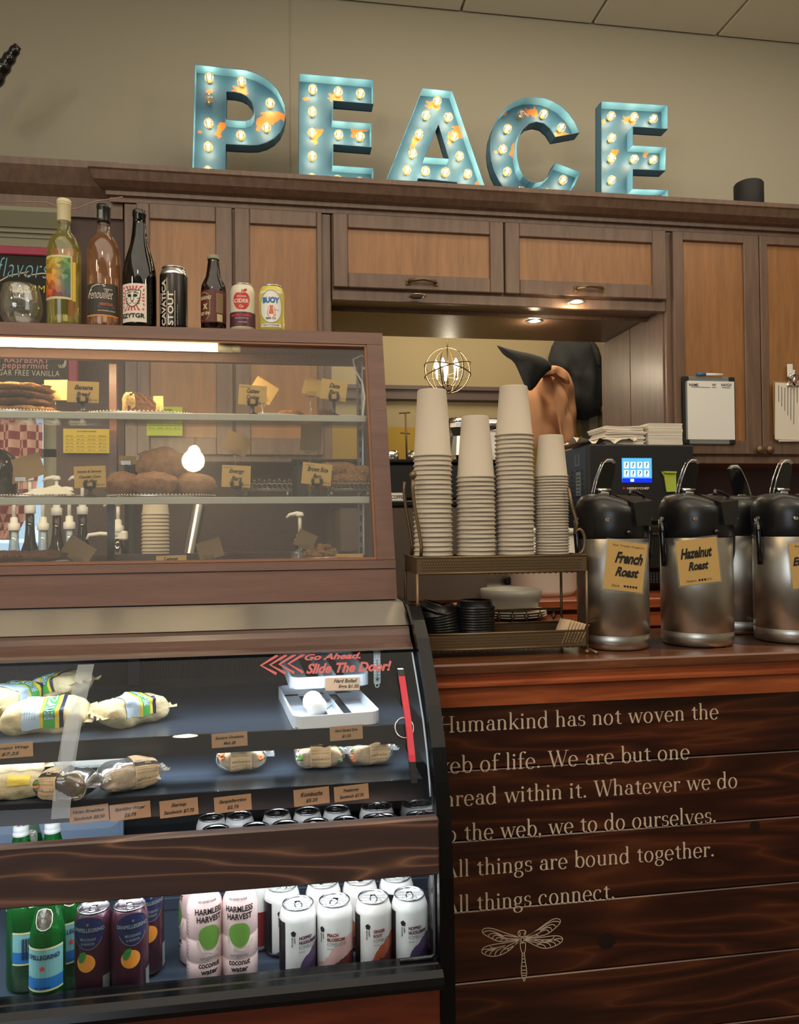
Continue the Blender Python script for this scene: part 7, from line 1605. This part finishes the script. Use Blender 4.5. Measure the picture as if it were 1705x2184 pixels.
# green water bottles
def gwater(lab, r=.0275, h=.207, plain=False):
    t = thing('water_bottle', lab, 'bottle', 'green sparkling water bottles'); P_ = [(r*.8, 0), (r, .006), (r, .122), (r*.95, .136), (r*.78, .156), (r*.60, .176), (.0130, .192), (.0125, .200)]
    build('glass_body', MB().lathe(P_, n=36), 'green_bottle', t)
    build('water', MB().lathe([(r*.75, .004), (r*.94, .010), (r*.94, .12), (r*.88, .136), (r*.80, .146), (0, .147)], n=30), 'green_bottle', t)
    build('cap', MB().lathe([(.0135, h*.90), (.0155, h*.905), (.0150, h*.93), (.0135, h*.94), (.0145, h*.95), (.0145, h*.98), (.012, h), (0, h)], n=24), 'white_plastic', t)
    m = MB()
    for k in range(6): a = k*PI/3; m.add([(.013*math.cos(a-.25), .013*math.sin(a-.25), h+.0006), (.013*math.cos(a+.25), .013*math.sin(a+.25), h+.0006), (0, 0, h+.0008)], [(0, 1, 2)])
    build('red_star', m, 'stripe_red', t)
    z0, z1 = (.048, .117) if not plain else (.05, .105)
    m = MB(); patch(m, r+.0006, 0, -.034, .034, z0, z1, 0, 12); patch(m, r+.0009, 0, -.034, .034, z0, z0+.003, 1, 12); patch(m, r+.0009, 0, -.034, .034, z1-.003, z1, 1, 12); patch(m, r+.0010, 0, -.034, .034, z0+.003, z0+.022, 2, 12); build('label', m, ['label_teal', 'label_cream', 'print_blue'], t)
    m = MB(); fn = wrapfn(r+.0016)
    if not plain:
        txt(m, 'S.PELLEGRINO', -.027, .099, .054, .0075, fn, bold=.03); txt(m, '6.8 FL OZ 200 mL', -.014, .053, .026, .003, fn, bold=.02); build('lettering', m, 'navy_print', t)
        m = MB(); sp_ = [(-.001+(.0055 if i % 2 == 0 else .0024)*math.sin(PI*i/5), .085+(.0055 if i % 2 == 0 else .0024)*math.cos(PI*i/5)) for i in range(10)]; blob(m, sp_, (-.001, .085), fn, 0, 1); build('star', m, 'star_red', t)
    else:
        for k in range(16): ribbon(m, [(-.018+k*.0016, .06), (-.018+k*.0016, .095)], .0005+.0005*(k % 3), fn)
        build('lettering', m, 'navy_print', t)
    def rad(z):
        for (r0_, z0_), (r1_, z1_) in zip(P_, P_[1:]):
            if z0_ <= z <= z1_: return r0_+(r1_-r0_)*(z-z0_)/(z1_-z0_)
        return r
    def cfn(u, v): q = rad(.160+v)+.0012; return (q*math.sin(u/q), -q*math.cos(u/q), .160+v)
    hx_ = smooth([(-.013, .011), (0, .017), (.013, .011), (.013, -.011), (0, -.017), (-.013, -.011)], 1)
    m = MB(); blob(m, hx_, (0, 0), cfn, 0, 3); build('neck_label', m, 'steel', t)
    m = MB(); ribbon(m, hx_, .0014, lambda u, v: tuple(Vector(cfn(u, v))+Vector((0, -.0005, 0))), closed=True); build('neck_label_border', m, 'white_paper', t); return t
g0 = gwater('front green sparkling water bottle, label facing forward'); put(g0, 102, 1.355, 2000)
g1 = gwater('wide green bottle behind at the far left, barcode label', .036, .215, True); put(g1, 62, 1.445, 2000, .45)
d = dup(g0, (0, 0, 0), .0, 'green water bottle half hidden right behind the front one'); put(d, 140, 1.43, 1985, .6)
d = dup(g0, (0, 0, 0), .0, 'rearmost green water bottle next to the plum cans'); put(d, 160, 1.51, 1960, 1.2)
for px, py, lb in ((65, 1775, 'green bottle with red star cap, rear one above the wood band'), (45, 1795, 'green bottle with red star cap, front left above the wood band'), (112, 1790, 'green bottle with red star cap, front right above the wood band')):
    Y = {65: 1.705, 45: 1.635, 112: 1.64}[px]; p = at(px, py, Y=Y); d = dup(g0, (p.x, Y, DK+.0003), .3, lb)
# pendant lamps behind the camera (mirrored in the glass and steel)
def pend(x, y, z, lab, on=1):
    t = thing('pendant_lamp', lab, 'lamp', 'pendant lamps over the shop floor')
    build('socket', MB().lathe([(.0, .09), (.006, .085), (.006, .024)], (x, y, z), 16), 'bronze', t)
    build('bulb', MB().lathe([(.0, .026), (.015, .022), (.024, .012), (.027, .0), (.024, -.012), (.015, -.022), (0, -.026)], (x, y, z), 20), 'lamp_emit', t)
    build('cord', MB().tube([(x, y, z+.11), (x, y, 3.66)], .0015, 6), 'capsule_cream', t); rebase(t, (x, y, z+.12)); plight('pendant_light', (x, y, z-.06), 9, (1, .78, .5), .05)
mat('lamp_emit', (255, 220, 160), .5, emit=(255, 214, 150), es=220)
n_ = Vector((0, -.9512, .3087)); pt = at(411, 950, Y=uy(1.48)); dd = (pt-CAM).normalized(); rf_ = dd-n_*2*dd.dot(n_)
tt = (2.75-pt.z)/rf_.z; L0 = pt+rf_*tt
pend(L0.x, L0.y, L0.z, 'pendant lamp mirrored as a bright spot in the pastry case glass'); pend(L0.x+1.9, L0.y+.1, 2.75, 'pendant lamp hanging to the right behind the viewer'); pend(L0.x-1.4, L0.y-.2, 2.75, 'pendant lamp hanging to the left behind the viewer')
